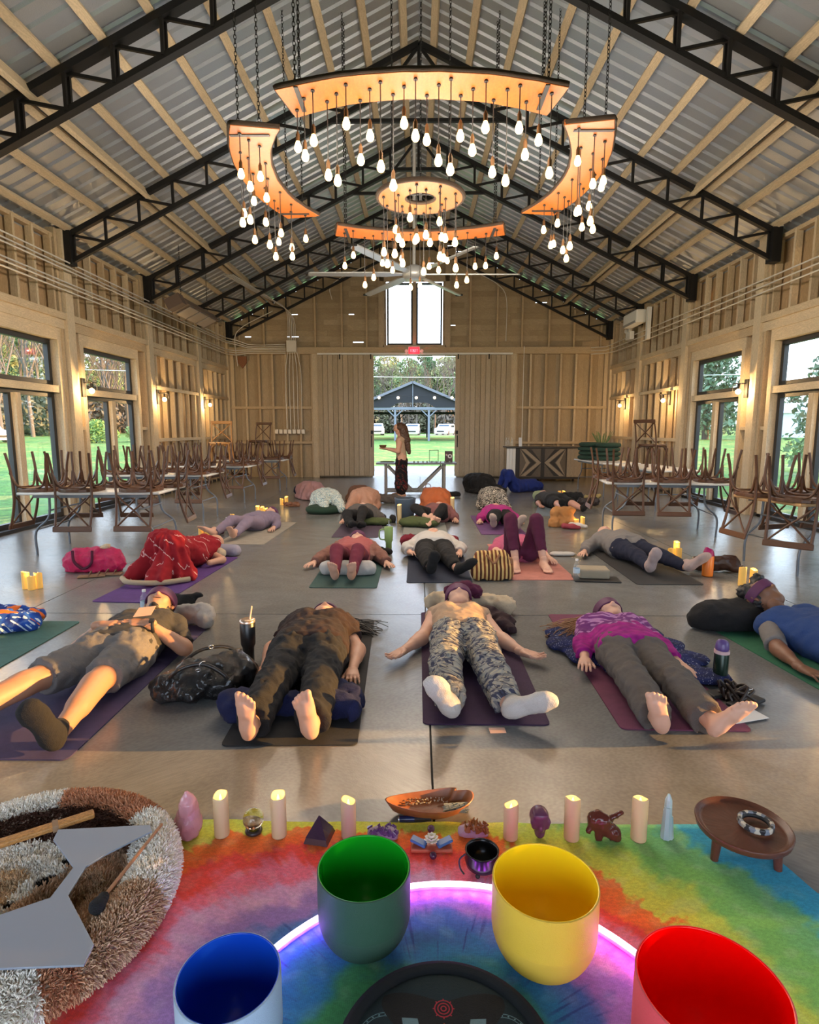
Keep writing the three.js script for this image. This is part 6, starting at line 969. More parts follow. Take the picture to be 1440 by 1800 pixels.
{ // lotus burner on a small carved tray, with two spheres
  const t = thing('lotus_holder', 'white lotus flower on a small blue and orange tray', 'lotus', [0.048, 0.004, -1.8]), L = [];
  part('tray', rbox(0.14, 0.012, 0.06, 0.004), mat([0.5, 0.1, 0.05], 0.4), t, [0, 0.007, 0]);
  for (const s of [-1, 1]) part('wing', at(rbox(0.055, 0.01, 0.03, 0.004), s * 0.043, 0.022, 0.0, 0, s * 0.35, s * 0.25), mat([0.06, 0.16, 0.4], 0.3), t);
  const pet = new THREE.SphereGeometry(0.016, 8, 6); pet.scale(0.42, 1, 0.18); pet.translate(0, 0.013, 0); for (let ring = 0; ring < 3; ring++) for (let i = 0; i < 9; i++) { const a = i / 9 * 6.28 + ring * 0.3, m = new THREE.Matrix4().makeRotationY(a).multiply(new THREE.Matrix4().makeRotationX(1.15 - ring * 0.42)); L.push(pet.clone().applyMatrix4(m)); } part('petals', merge(L).translate(0, 0.022, 0), mat([0.75, 0.7, 0.58], 0.4), t);
  single('stone_sphere', new THREE.SphereGeometry(0.013, 16, 12), phys([0.12, 0.05, 0.1], 0.15), 'small purple stone sphere behind the lotus', 'stone', undefined, [0.048, 0.019, -1.873]); single('stone_sphere', new THREE.SphereGeometry(0.012, 16, 12), phys([0.05, 0.015, 0.04], 0.08), 'tiny dark stone sphere in front of the lotus', 'stone', undefined, [0.052, 0.018, -1.745]);
  const c = thing('cauldron', 'small black cauldron peeking out left of the yellow bowl', 'cauldron', [0.205, 0.004, -1.69]); part('pot', lathe([[0.001, 0.012], [0.03, 0.014], [0.05, 0.03], [0.055, 0.05], [0.05, 0.072], [0.054, 0.08], [0.049, 0.08], [0.045, 0.07], [0.05, 0.05], [0.03, 0.024], [0.001, 0.02]], 28), mat([0.012, 0.012, 0.014], 0.25, { metalness: 0.5 }), c); part('handle', tube([[-0.053, 0.068, 0.005], [-0.072, 0.052, 0.01], [-0.07, 0.03, 0.02], [-0.058, 0.016, 0.028]], 0.0028, 14, 5), M.black, c); for (let i = 0; i < 3; i++) part('foot', new THREE.SphereGeometry(0.008, 8, 6), M.black, c, [Math.cos(i * 2.1) * 0.03, 0.008, Math.sin(i * 2.1) * 0.03]);
}
{ // skull, carving, selenite tower
  const am = phys([0.16, 0.06, 0.13], 0.14, { transmission: 0.15, thickness: 0.03 });
  const sk = netMesh([B([0, 0.072, -0.004], [0, 0.075, 0.002], 0.034, 0.032), B([0, 0.035, 0.008], [0, 0.02, 0.012], 0.023, 0.018), B([-0.024, 0.066, 0.02], [-0.022, 0.05, 0.022], 0.011, 0.009), B([0.024, 0.066, 0.02], [0.022, 0.05, 0.022], 0.011, 0.009), B([-0.014, 0.088, 0.022], [0.014, 0.088, 0.022], 0.011, 0.011), B([0, 0.058, 0.028], [0, 0.044, 0.032], 0.007, 0.008)], { cell: 0.0042, k: 0.01, floor: 0 }); single('crystal_skull', sk, am, 'purple carved crystal skull between two candles', 'skull carving', undefined, [0.422, 0.004, -1.865]);
  const br = phys([0.1, 0.025, 0.018], 0.14); const cg = netMesh([B([-0.03, 0.065, 0], [0.03, 0.025, 0.012], 0.028, 0.026), B([-0.02, 0.082, 0], [0.0, 0.07, 0.01], 0.018, 0.02), B([0.02, 0.06, -0.01], [0.065, 0.082, -0.015], 0.01, 0.008), B([-0.045, 0.04, 0.005], [-0.055, 0.03, 0.01], 0.012, 0.01), B([0.035, 0.02, 0.015], [0.042, 0.01, 0.02], 0.018, 0.012), B([-0.02, 0.03, 0.01], [-0.02, 0.01, 0.015], 0.014, 0.014)], { cell: 0.0048, k: 0.01, noise: 0.002, nf: 60, floor: 0 }); single('stone_carving', cg, br, 'glossy brown stone animal carving between two candles', 'carving', undefined, [0.643, 0.004, -1.86]);
  const se = phys([0.55, 0.72, 0.74], 0.3, { transmission: 0.35, thickness: 0.03 }); const L = []; for (let i = 0; i < 6; i++) { const h = [0.14, 0.115, 0.095, 0.08, 0.06, 0.05][i]; L.push(at(new THREE.CylinderGeometry(0.012 - i * 0.0005, 0.017, h, 7), Math.cos(i * 2.2) * 0.007 * (i ? 1 : 0), h / 2, Math.sin(i * 2.2) * 0.007 * (i ? 1 : 0), 0, i)); } L.push(at(new THREE.CylinderGeometry(0.004, 0.012, 0.02, 7), 0, 0.15, 0)); single('selenite_tower', faceted(merge(L)), se, 'pale icy selenite tower at the right end of the row', 'crystal', undefined, [0.862, 0.004, -1.865]);
}
{ // three-legged wooden tray with a beaded ring
  const t = thing('wooden_tray', 'round reddish-brown wooden tray on three short legs', 'tray', [1.077, 0.003, -1.79]), wm = wood([0.13, 0.045, 0.028], 0.35);
  part('tray_top', lathe([[0.001, 0.085], [0.13, 0.085], [0.142, 0.09], [0.146, 0.108], [0.14, 0.112], [0.132, 0.1], [0.12, 0.097], [0.001, 0.097]], 48), wm, t);
  for (let i = 0; i < 3; i++) { const a = i * 2.094 + 0.75; part('leg', rod(V(Math.cos(a) * 0.1, 0.088, Math.sin(a) * 0.1), V(Math.cos(a) * 0.108, 0, Math.sin(a) * 0.108), 0.017, 0.012, 10), wm, t); }
  const b = thing('beaded_ring', 'beaded black and cream ring lying on the wooden tray', 'bead ring', [1.115, 0.118, -1.785]); const cm = [mat([0.03, 0.03, 0.035], 0.3), mat([0.5, 0.45, 0.36], 0.4), mat([0.2, 0.22, 0.26], 0.25)]; for (let i = 0; i < 22; i++) { const a = i / 22 * 6.283; part('bead', rbox(0.013, 0.02, 0.022, 0.005), cm[i % 3], b, [Math.cos(a) * 0.047, 0, Math.sin(a) * 0.047], [0, -a, 0.2 * Math.sin(i * 3)]); } part('band', at(new THREE.TorusGeometry(0.044, 0.008, 8, 32), 0, -0.002, 0, Math.PI / 2), M.black, b);
}
// ---------------------------------------------------------------- sheepskin nest, steel plate, wooden staff, mallet
{
  const C = [-1.16, -1.5], t = thing('sheepskin_nest', 'round patchwork sheepskin nest with thick furry rim', 'sheepskin', [C[0], 0.004, C[1]]);
  const cols = { white: [0.95, 0.91, 0.83], caramel: [0.62, 0.31, 0.17], tan: [0.66, 0.45, 0.29], sand: [0.74, 0.55, 0.35], brown: [0.12, 0.05, 0.03], black: [0.02, 0.018, 0.018] };
  const ro = 0.375, rt = 0.072;
  const rimCol = (a) => { a += 0.06 * Math.sin(a * 7); return a > 1.75 && a < 4 ? 'white' : a > 0.85 ? 'caramel' : a > -0.05 ? 'white' : a > -0.6 ? 'tan' : a > -0.82 ? 'caramel' : 'white'; };
  const inCol = (x, z) => { const n = n2(x * 9, z * 9), n5 = n2(x * 4 + 3, z * 4); if (x > 0.08 + (z + 0.1) * -0.4) return n5 > -0.65 ? 'tan' : 'black'; if (z < -0.22 + 0.05 * n) return 'brown'; if (Math.abs(z + 0.02 - x * 0.1) < 0.075 && x < -0.02) return 'sand'; if (z > 0.06 && z < 0.12 + x * 0.1) return 'white'; if (z > 0.1) return 'brown'; return n > 0.25 ? 'black' : 'white'; };
  part('rim', at(new THREE.TorusGeometry(ro, rt - 0.012, 12, 64), 0, rt - 0.006, 0, Math.PI / 2), mat([0.45, 0.34, 0.25], 1), t);
  part('hide', lathe([[0.001, 0.012], [0.3, 0.014], [0.36, 0.03]], 40), mat([0.3, 0.22, 0.16], 1), t);
  // wool locks: short curved three-sided tufts
  const lock = tube([[0, 0, 0], [0.003, 0.012, 0.002], [0.001, 0.022, 0.008]], 0.0026, 3, 3); const lp = lock.attributes.position; for (let i = 0; i < lp.count; i++) { const y = lp.getY(i), k = clamp(1 - y / 0.026, 0.12); lp.setX(i, lp.getX(i) * (0.3 + 0.7 * k)); lp.setZ(i, lp.getZ(i) * (0.4 + 0.6 * k)); } lock.computeVertexNormals();
  const wm = mat([1, 1, 1], 1), N = 84000, im = new THREE.InstancedMesh(lock, wm, N), q = rng(31), m = new THREE.Matrix4(), up = V(0, 1, 0), nn = V(), col = new THREE.Color(), qt = new THREE.Quaternion(), tw = new THREE.Quaternion();
  for (let i = 0; i < N; i++) {
    let x, y, z, name, s;
    if (i < 50000) { const a = q() * 6.2832, b = -0.75 + q() * 4.4; const rr2 = ro + Math.cos(b) * (rt - 0.014); x = Math.cos(a) * rr2; z = -Math.sin(a) * rr2; y = rt - 0.006 + Math.sin(b) * (rt - 0.014); nn.set(Math.cos(a) * Math.cos(b), Math.sin(b), -Math.sin(a) * Math.cos(b)); const aa = a > Math.PI + 0.9 ? a - 6.2832 : a; name = b > 2.3 && a > 0.6 && a < 3.6 ? 'brown' : rimCol(aa); s = 0.6 + q() * 0.5; }
    else { const a = q() * 6.2832, r = 0.325 * Math.sqrt(q()); x = Math.cos(a) * r; z = Math.sin(a) * r; const puff = 0.02 + 0.014 * n2(x * 10, z * 10); y = 0.014 + Math.max(0, puff); nn.set(0.2 * n2(x * 20, z * 20), 1, 0.2 * n2(z * 20, x * 20)); name = inCol(x, z); s = (0.8 + q() * 0.5) * (name === 'black' ? 0.6 : 1); if (name !== 'black') y += 0.006; }
    const c = cols[name], v = 0.82 + q() * 0.36; nn.x += (q() - 0.5) * 1.2; nn.z += (q() - 0.5) * 1.2; nn.y += (q() - 0.5) * 0.4; qt.setFromUnitVectors(up, nn.normalize()); tw.setFromAxisAngle(up, q() * 6.28); qt.multiply(tw);
    m.compose(V(x, y, z), qt, V(s, s, s)); im.setMatrixAt(i, m); im.setColorAt(i, col.setRGB(c[0] * v, c[1] * v, c[2] * v));
  }
  im.name = 'wool'; im.castShadow = im.receiveShadow = true; im.userData.kind = 'stuff'; t.add(im);
  const P = [[-0.987, -1.511], [-1.116, -1.624], [-1.128, -1.668], [-0.852, -1.694], [-0.833, -1.667], [-0.925, -1.563], [-0.955, -1.515], [-0.945, -1.41], [-0.791, -1.259], [-0.784, -1.204], [-1.28, -1.175], [-1.3, -1.21], [-0.985, -1.4]].map(([x, z]) => [x, -z]).reverse();
  const pg = slab(P, 0.004, 0.001); pg.rotateX(-Math.PI / 2); single('steel_plate', pg, mat([0.3, 0.35, 0.44], 0.45, { metalness: 0.3 }), 'grey hourglass-shaped steel plate lying on the sheepskin nest', 'metal plate', undefined, [0, 0.15, 0]);
  const st = thing('wooden_staff', 'flat spotted wooden staff resting on the far rim of the nest', 'staff', [-1.235, 0.15, -1.635], 0.605); part('stick', rbox(0.42, 0.018, 0.034, 0.006), mat([0.62, 0.33, 0.12], 0.45, { map: (() => { const tx = dataTex(256, 64, (u, v) => { const s = tn(u, v, 26, 3) > 0.72 ? 0.45 : 1, k = 0.85 + 0.15 * tn(u, v, 9, 1); return [k * s, k * s * 0.95, k * s * 0.85]; }); return tx; })() }), st); part('binding', box(0.016, 0.021, 0.037), mat([0.3, 0.18, 0.1], 0.7), st, [0.1, 0, 0]);
  const ml = thing('mallet', 'thin wooden mallet with black felt head on the nest', 'mallet', [0, 0, 0]); part('stick', rod(V(-0.803, 0.172, -1.675), V(-0.838, 0.162, -1.4), 0.0045, 0.005, 8), wood([0.45, 0.22, 0.11], 0.5), ml); part('head', netMesh([B([-0.838, 0.162, -1.395], [-0.842, 0.158, -1.37], 0.014, 0.021)], { cell: 0.004, noise: 0.001, nf: 80 }), fabric([0.01, 0.01, 0.012]), ml);
}
// ---------------------------------------------------------------- candles standing about the floor
const floorGroups = [[-3.43, -5.0, [[-0.04, 0, 0.15], [0.03, 0.03, 0.12], [0.06, -0.02, 0.14]], 'beside the pink bag'], [-2.75, -7.36, [[-0.03, 0, 0.15], [0.05, 0.01, 0.12]], 'at the lavender person\'s feet'], [-2.68, -8.45, [[-0.04, 0, 0.17], [0.05, 0, 0.13]], 'second along the left row'], [-2.57, -9.45, [[-0.05, 0, 0.16], [0.03, 0.02, 0.15], [0.09, 0, 0.12]], 'third along the left row'], [-2.5, -10.8, [[-0.04, 0, 0.12], [0.05, 0, 0.16]], 'fourth along the left row'], [-2.42, -12.3, [[-0.04, 0, 0.13], [0.06, 0, 0.16]], 'farthest along the left row'], [2.78, -6.24, [[-0.05, 0, 0.13], [0.02, 0.03, 0.14], [0.03, -0.05, 0.19]], 'beside the navy leggings'], [2.98, -5.2, [[-0.05, 0, 0.17], [0.05, 0.0, 0.15]], 'above the curly-haired person'], [2.34, -8.4, [[-0.05, 0, 0.11], [0.04, 0, 0.15]], 'beside the brown paper bag'], [2.95, -12.0, [[-0.05, 0, 0.15], [0.04, 0, 0.15]], 'in front of the bar']];
const ordinal = ['left', 'middle', 'right'];
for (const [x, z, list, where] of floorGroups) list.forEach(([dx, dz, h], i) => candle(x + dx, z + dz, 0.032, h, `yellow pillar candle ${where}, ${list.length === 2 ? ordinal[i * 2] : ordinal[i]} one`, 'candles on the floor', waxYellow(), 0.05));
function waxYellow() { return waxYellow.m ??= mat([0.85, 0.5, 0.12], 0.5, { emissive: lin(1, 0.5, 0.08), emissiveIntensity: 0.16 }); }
for (const [x, z, w] of [[-1.76, -11.1, 'beside the pale patterned blanket'], [-0.28, -8.72, 'in front of the bucket'], [0.57, -9.65, 'beside the orange blanket']]) candle(x, z, 0.035, 0.28, `tall cream candle ${w}`, 'tall cream candles', waxNear, 0.02);
// ---------------------------------------------------------------- bottles
const clearPlastic = phys([0.95, 0.98, 1], 0.08, { transmission: 0.95, thickness: 0, ior: 1.35 });
const pet = lathe([[0.001, 0], [0.028, 0], [0.031, 0.006], [0.031, 0.05], [0.029, 0.055], [0.031, 0.06], [0.031, 0.13], [0.025, 0.155], [0.013, 0.175], [0.013, 0.19]], 20);
function waterBottle(x, z, label) { const t = thing('water_bottle', label, 'bottle', [x, 0.003, z]); part('bottle', pet, clearPlastic, t); part('cap', new THREE.CylinderGeometry(0.0145, 0.0145, 0.016, 14), M.white, t, [0, 0.198, 0]); part('label_band', at(new THREE.CylinderGeometry(0.0316, 0.0316, 0.045, 20, 1, true), 0, 0.095, 0), mat([0.55, 0.66, 0.74], 0.5), t); }
waterBottle(-3.06, -5.75, 'clear water bottle standing beside the pink bag'); waterBottle(-2.62, -7.9, 'clear water bottle beside the lavender person'); waterBottle(1.48, -5.36, 'clear water bottle beside the cream box on the pink mat corner'); waterBottle(-2.06, -4.25, 'clear water bottle behind the bearded man\'s head');
{ // black tumbler with straw
  const t = thing('tumbler', 'tall black tumbler with steel rim and straw by the handbag', 'tumbler', [-1.03, 0.002, -3.4]);
  part('cup', lathe([[0.001, 0], [0.034, 0], [0.035, 0.09], [0.044, 0.11], [0.046, 0.245], [0.001, 0.245]], 28), mat([0.01, 0.01, 0.011], 0.35), t); part('rim', lathe([[0.046, 0.245], [0.047, 0.262], [0.03, 0.268], [0.001, 0.266]], 28), mat([0.7, 0.55, 0.45], 0.25, { metalness: 0.8 }), t); part('straw', rod(V(0.015, 0.26, 0), V(0.03, 0.345, 0), 0.005, 0.005, 8), mat([0.75, 0.55, 0.4], 0.4), t);
  const g = thing('green_tumbler', 'green handled tumbler beside the maroon-legged person', 'tumbler', [-0.34, 0.002, -6.7]); part('cup', lathe([[0.001, 0], [0.035, 0], [0.036, 0.1], [0.048, 0.12], [0.052, 0.28], [0.001, 0.285]], 28), mat([0.22, 0.33, 0.1], 0.5), g); part('handle', tube([[-0.05, 0.25, 0], [-0.1, 0.24, 0], [-0.1, 0.14, 0], [-0.045, 0.13, 0]], 0.009, 16, 6), mat([0.22, 0.33, 0.1], 0.5), g); part('straw', rod(V(0, 0.28, 0), V(0.005, 0.36, 0), 0.005), M.grey, g);
  const o = thing('orange_bottle', 'orange bottle with dark pink lid on the right', 'bottle', [2.79, 0.002, -5.55]); part('bottle', lathe([[0.001, 0], [0.048, 0], [0.05, 0.01], [0.05, 0.2], [0.001, 0.2]], 24), mat([0.75, 0.2, 0.02], 0.35), o); part('lid', netMesh([B([0, 0.21, 0], [0, 0.225, 0], 0.049, 0.046, {}), B([-0.02, 0.24, 0], [-0.02, 0.262, 0], 0.03, 0.022)], { cell: 0.007, k: 0.01 }), mat([0.3, 0.01, 0.1], 0.35), o);
  const f = thing('insulated_flask', 'dark green flask with purple lid near the purple-shirted woman', 'bottle', [1.69, 0.002, -3.14]); part('bottle', lathe([[0.001, 0], [0.036, 0], [0.038, 0.006], [0.038, 0.17], [0.001, 0.17]], 28), mat([0.012, 0.03, 0.02], 0.25, { metalness: 0.3 }), f); part('collar', new THREE.CylinderGeometry(0.04, 0.04, 0.018, 28), mat([0.6, 0.4, 0.4], 0.4), f, [0, 0.178, 0]); part('lid', netMesh([B([0, 0.2, 0], [0, 0.212, 0], 0.036, 0.034), B([-0.012, 0.232, 0], [0.016, 0.225, 0], 0.017, 0.015)], { cell: 0.006, k: 0.01 }), mat([0.1, 0.06, 0.2], 0.35), f);
}
// ---------------------------------------------------------------- bags, blankets, pillows
const leather = phys([0.008, 0.008, 0.009], 0.28, { clearcoat: 0.5, bumpMap: rep(noiseTex, 9), bumpScale: 0.006 });
{ const t = thing('handbag', 'shiny black leather handbag slumped beside the tumbler', 'handbag', [-1.12, 0.002, -3.0], 0.2);
  part('bag', netMesh([B([-0.2, 0.07, 0.06], [0.17, 0.08, -0.02], 0.07, 0.085), B([-0.1, 0.1, 0.04], [0.12, 0.12, -0.06], 0.08, 0.07), B([-0.25, 0.05, 0.08], [-0.1, 0.06, 0.14], 0.05, 0.06), B([-0.02, 0.08, 0.1], [0.1, 0.06, 0.1], 0.07, 0.06)], { cell: 0.01, k: 0.05, noise: 0.013, nf: 9, floor: 0 }), leather, t);
  part('strap', tube([[-0.22, 0.08, 0.1], [-0.14, 0.17, 0.12], [-0.02, 0.19, 0.11], [0.08, 0.14, 0.13], [0.14, 0.06, 0.14]], 0.011, 24, 6), leather, t); part('strap', tube([[-0.17, 0.14, -0.02], [-0.05, 0.2, -0.08], [0.1, 0.19, -0.1], [0.19, 0.1, -0.04]], 0.011, 24, 6), leather, t); part('buckle', merge([at(new THREE.TorusGeometry(0.017, 0.003, 6, 16), -0.02, 0.19, 0.11, 0.4, 0.6), at(new THREE.TorusGeometry(0.012, 0.003, 6, 16), -0.04, 0.165, 0.125, 0.6, 0.2), at(new THREE.TorusGeometry(0.012, 0.003, 6, 16), 0.0, 0.215, -0.07, 0.4, 0.2)]), M.chrome, t);
}
function bundle(name, label, cat, x, z, bones, m, o = {}) { return single(name, netMesh(bones, { cell: o.cell ?? 0.013, k: o.k ?? 0.04, noise: o.noise ?? 0.014, nf: o.nf ?? 10, floor: 0, seed: x * 9, fold: o.fold }), m, label, cat, o.group, [x, o.y ?? 0.007, z], [0, o.turn || 0, 0]); }
bundle('fleece_blanket', 'dark navy fleece blanket bunched under the black-clad woman\'s knees', 'blanket', -0.62, -2.72, [B([-0.27, 0.06, 0.03], [-0.12, 0.07, 0.0], 0.085, 0.07), B([-0.15, 0.04, -0.02], [0.2, 0.04, -0.02], 0.06, 0.05), B([0.2, 0.06, 0.0], [0.3, 0.05, 0.05], 0.075, 0.05), B([0.22, 0.05, -0.12], [0.3, 0.05, -0.08], 0.07, 0.06)], F.navyFleece, { noise: 0.017, nf: 11 });
bundle('throw_blanket', 'navy starry blanket spread beneath the woman in purple', 'blanket', 1.3, -3.45, [B([-0.34, 0.02, -0.4], [0.26, 0.02, -0.42], 0.1, 0.1, { sy: 0.3 }), B([-0.36, 0.02, -0.2], [0.32, 0.02, -0.2], 0.11, 0.1, { sy: 0.3 }), B([-0.28, 0.02, 0.02], [0.36, 0.02, 0.04], 0.11, 0.1, { sy: 0.3 }), B([-0.12, 0.02, 0.2], [0.36, 0.02, 0.3], 0.1, 0.1, { sy: 0.3 })], starM, { k: 0.1, noise: 0.009, nf: 9 });
bundle('throw_blanket', 'bright blue galaxy-print blanket folded at the left frame edge', 'blanket', -2.83, -3.88, [B([-0.35, 0.07, 0.05], [0.1, 0.06, -0.05], 0.1, 0.075), B([-0.3, 0.06, -0.15], [0.05, 0.05, -0.18], 0.09, 0.07), B([-0.3, 0.05, 0.2], [-0.1, 0.05, 0.1], 0.08, 0.07)], galaxyM, { k: 0.06 });
bundle('pillow', 'large black pillow under the curly-haired head', 'pillow', 2.17, -4.08, [B([-0.12, 0.09, 0.05], [0.2, 0.1, -0.02], 0.1, 0.11), B([-0.2, 0.06, 0.03], [-0.12, 0.08, 0.06], 0.05, 0.08), B([0.0, 0.09, 0.12], [0.2, 0.09, 0.1], 0.08, 0.09)], F.black, { k: 0.08, noise: 0.006 });
bundle('folded_towel', 'pale grey knitted blanket rolled beside the bearded man\'s head', 'blanket', -1.62, -4.08, [B([-0.08, 0.07, 0.0], [0.1, 0.08, 0.06], 0.07, 0.075), B([0.06, 0.1, 0.04], [0.12, 0.05, 0.1], 0.06, 0.05)], fabric([0.5, 0.48, 0.45]), { noise: 0.01, nf: 14 });
bundle('backpack', 'black strap bag behind the bearded man\'s head', 'bag', -1.86, -4.28, [B([-0.08, 0.08, 0.0], [0.1, 0.08, 0.0], 0.08, 0.07), B([0.1, 0.12, 0], [0.2, 0.15, -0.02], 0.025, 0.02)], F.black, {});
bundle('head_pillow', 'cream pillow bunched behind the camouflage-pants woman', 'pillow', 0.42, -4.42, [B([-0.3, 0.07, 0.0], [-0.1, 0.08, -0.02], 0.07, 0.07), B([0.06, 0.07, 0.0], [0.26, 0.06, 0.08], 0.075, 0.07), B([-0.2, 0.06, 0.05], [0.1, 0.06, 0.05], 0.06, 0.06)], F.cream, { noise: 0.012, nf: 12 });
bundle('folded_shawl', 'dark striped shawl folded beside the camouflage-pants woman\'s shoulder', 'shawl', 0.55, -4.12, [B([-0.05, 0.04, -0.1], [0.08, 0.04, 0.12], 0.06, 0.055), B([0.02, 0.03, 0.15], [0.1, 0.03, 0.2], 0.045, 0.04)], fabric([0.05, 0.025, 0.03]), {});
bundle('plum_scarf', 'plum scarf bunched at the crown of the camouflage-pants woman', 'scarf', 0.33, -4.36, [B([-0.1, 0.14, 0.05], [-0.02, 0.16, 0.0], 0.035, 0.045), B([0.04, 0.16, 0.0], [0.12, 0.13, 0.02], 0.05, 0.05)], F.plum, { cell: 0.011, noise: 0.01, nf: 18, y: 0.05 });
bundle('head_pillow', 'pale lilac pillow at the far end of the bright purple mat', 'pillow', -2.25, -6.45, [B([-0.18, 0.05, 0], [0.2, 0.05, 0.05], 0.075, 0.07)], fabric([0.42, 0.4, 0.5]), { noise: 0.004 });
bundle('bolster', 'cream bolster under the maroon leggings', 'pillow', -0.68, -5.55, [B([-0.2, 0.06, 0], [0.2, 0.06, 0], 0.075, 0.075)], F.white, { noise: 0.007 });
bundle('head_pillow', 'crimson pillow behind the white sweater', 'pillow', 0.12, -6.95, [B([-0.25, 0.06, 0], [0.3, 0.06, 0], 0.08, 0.075)], fabric([0.22, 0.01, 0.03]), {});
bundle('meditation_cushion', 'green tufted cushion under the side-lying legs', 'cushion', 0.02, -8.42, [B([-0.15, 0.06, 0], [0.15, 0.06, 0], 0.15, 0.15, { sy: 0.45 }), B([-0.1, 0.07, -0.1], [0.1, 0.07, 0.1], 0.13, 0.13, { sy: 0.5 })], F.green, { noise: 0.01, nf: 9 });
bundle('meditation_cushion', 'olive cushion beside the side-lying person in black pants', 'cushion', -0.64, -8.55, [B([-0.12, 0.05, 0], [0.13, 0.05, 0], 0.12, 0.12, { sy: 0.45 })], F.green, { noise: 0.008 });
single('meditation_cushion', lathe([[0.001, 0], [0.28, 0.005], [0.31, 0.05], [0.3, 0.09], [0.25, 0.12], [0.001, 0.12]], 32), F.dkgreen, 'round dark green cushion under the pale patterned blanket', 'cushion', undefined, [-1.6, 0.002, -9.85]);
{ // pink sequin tote
  const t = thing('tote_bag', 'sparkling hot pink tote bag with black handles on the left', 'bag', [-3.22, 0.002, -5.68], 0.05); part('bag', netMesh([B([-0.2, 0.1, 0], [0.18, 0.1, 0.02], 0.1, 0.1), B([-0.2, 0.06, 0.02], [0.2, 0.06, 0.02], 0.08, 0.08), B([-0.17, 0.19, 0], [-0.1, 0.18, 0], 0.04, 0.05), B([0.02, 0.19, 0], [0.18, 0.17, 0], 0.05, 0.06)], { cell: 0.012, k: 0.06, noise: 0.012, nf: 12, floor: 0 }), phys([0.75, 0.02, 0.16], 0.35, { map: rep(mottled, 8), bumpMap: rep(noiseTex, 10), bumpScale: 0.008 }), t);
  part('handle', tube([[-0.17, 0.22, 0.09], [-0.14, 0.12, 0.13], [-0.06, 0.05, 0.13], [0.02, 0.1, 0.13], [0.02, 0.22, 0.09]], 0.014, 24, 6), F.plum, t); part('lining_paper', netMesh([B([0.08, 0.23, 0], [0.14, 0.25, 0.02], 0.03, 0.025)], { cell: 0.01, noise: 0.01, nf: 20 }), F.cream, t);
  for (const [x, z, a, w] of [[-3.12, -5.42, 0.3, 'nearer'], [-3.0, -5.5, 0.1, 'farther']]) { const s = thing('sandal', `brown strappy sandal by the pink bag, ${w} one`, 'sandal', [x, 0.002, z], a); part('sole', at(rbox(0.24, 0.018, 0.085, 0.009), 0, 0.01, 0), mat([0.2, 0.12, 0.07], 0.6), s); part('strap', merge([tube([[-0.02, 0.015, -0.045], [0, 0.06, 0], [-0.02, 0.015, 0.045]], 0.006, 10, 5), tube([[0.06, 0.015, -0.04], [0.07, 0.05, 0], [0.06, 0.015, 0.04]], 0.006, 10, 5)]), mat([0.12, 0.06, 0.04], 0.6), s); }
}
{ // striped backpack
  const tx = dataTex(256, 64, (u) => { const s = Math.sin(u * 6.283 * 9) > 0; return s ? [0.82, 0.68, 0.42] : Math.sin(u * 6.283 * 4.5) > 0 ? [0.42, 0.2, 0.09] : [0.3, 0.13, 0.06]; }); tx.repeat.set(3, 3);
  const t = thing('backpack', 'brown and cream striped backpack between two mats', 'backpack', [0.7, 0.002, -5.42], 0.05); const bagNet = netMesh([B([-0.1, 0.1, 0], [0.1, 0.1, 0], 0.1, 0.1), B([-0.1, 0.2, -0.02], [0.09, 0.2, -0.02], 0.07, 0.07), B([-0.12, 0.05, 0.03], [0.12, 0.05, 0.03], 0.07, 0.07)], { cell: 0.011, k: 0.05, noise: 0.007, floor: 0 }); { const p = bagNet.attributes.position, u = bagNet.attributes.uv; for (let i = 0; i < p.count; i++) u.setXY(i, p.getX(i), p.getY(i)); } part('bag', bagNet, fabric([1, 1, 1], 0.9, { map: tx }), t); part('side_panel', netMesh([B([0.16, 0.07, 0], [0.16, 0.17, 0], 0.05, 0.04)], { cell: 0.011, floor: 0 }), mat([0.25, 0.1, 0.04], 0.5), t); part('base', at(rbox(0.3, 0.045, 0.17, 0.02), 0, 0.024, 0.01), F.black, t); part('flap_strap', tube([[-0.06, 0.24, 0.05], [0, 0.17, 0.1], [0.06, 0.24, 0.05]], 0.012, 14, 6), mat([0.25, 0.1, 0.04], 0.5), t);
}
{ const t = thing('storage_case', 'square cream woven case on a dark folder right of the pink mat', 'case', [1.66, 0.002, -5.45], -0.1); part('case', at(rbox(0.28, 0.09, 0.2, 0.02), 0, 0.06, 0), fabric([0.55, 0.46, 0.33]), t); part('folder', at(rbox(0.42, 0.012, 0.2, 0.005), 0.02, 0.007, 0.06), mat([0.03, 0.025, 0.02], 0.6), t); }
bundle('folded_towel', 'small folded white towel right of the pink mat', 'towel', 1.62, -6.45, [B([-0.09, 0.015, 0], [0.09, 0.015, 0], 0.06, 0.06, { sy: 0.4 })], F.white, { noise: 0.004 });
bundle('leather_bag', 'dark brown leather bag with strap behind the orange bottle', 'bag', 3.0, -5.75, [B([-0.2, 0.07, 0], [0.12, 0.08, 0], 0.075, 0.08), B([0.1, 0.04, 0.08], [0.16, 0.04, 0.08], 0.04, 0.035)], mat([0.04, 0.018, 0.012], 0.4), { noise: 0.012 });
{ const t = thing('paper_bag', 'brown paper bag standing behind the magenta-topped person', 'bag', [2.1, 0.002, -8.45], 0.2); part('bag', netMesh([B([-0.12, 0.05, 0], [0.14, 0.05, 0], 0.09, 0.09), B([-0.12, 0.22, 0], [0.14, 0.22, -0.02], 0.075, 0.06), B([-0.1, 0.12, 0], [0.1, 0.12, 0], 0.08, 0.08)], { cell: 0.012, k: 0.04, noise: 0.014, nf: 8, floor: 0 }), mat([0.42, 0.19, 0.06], 0.85), t); }
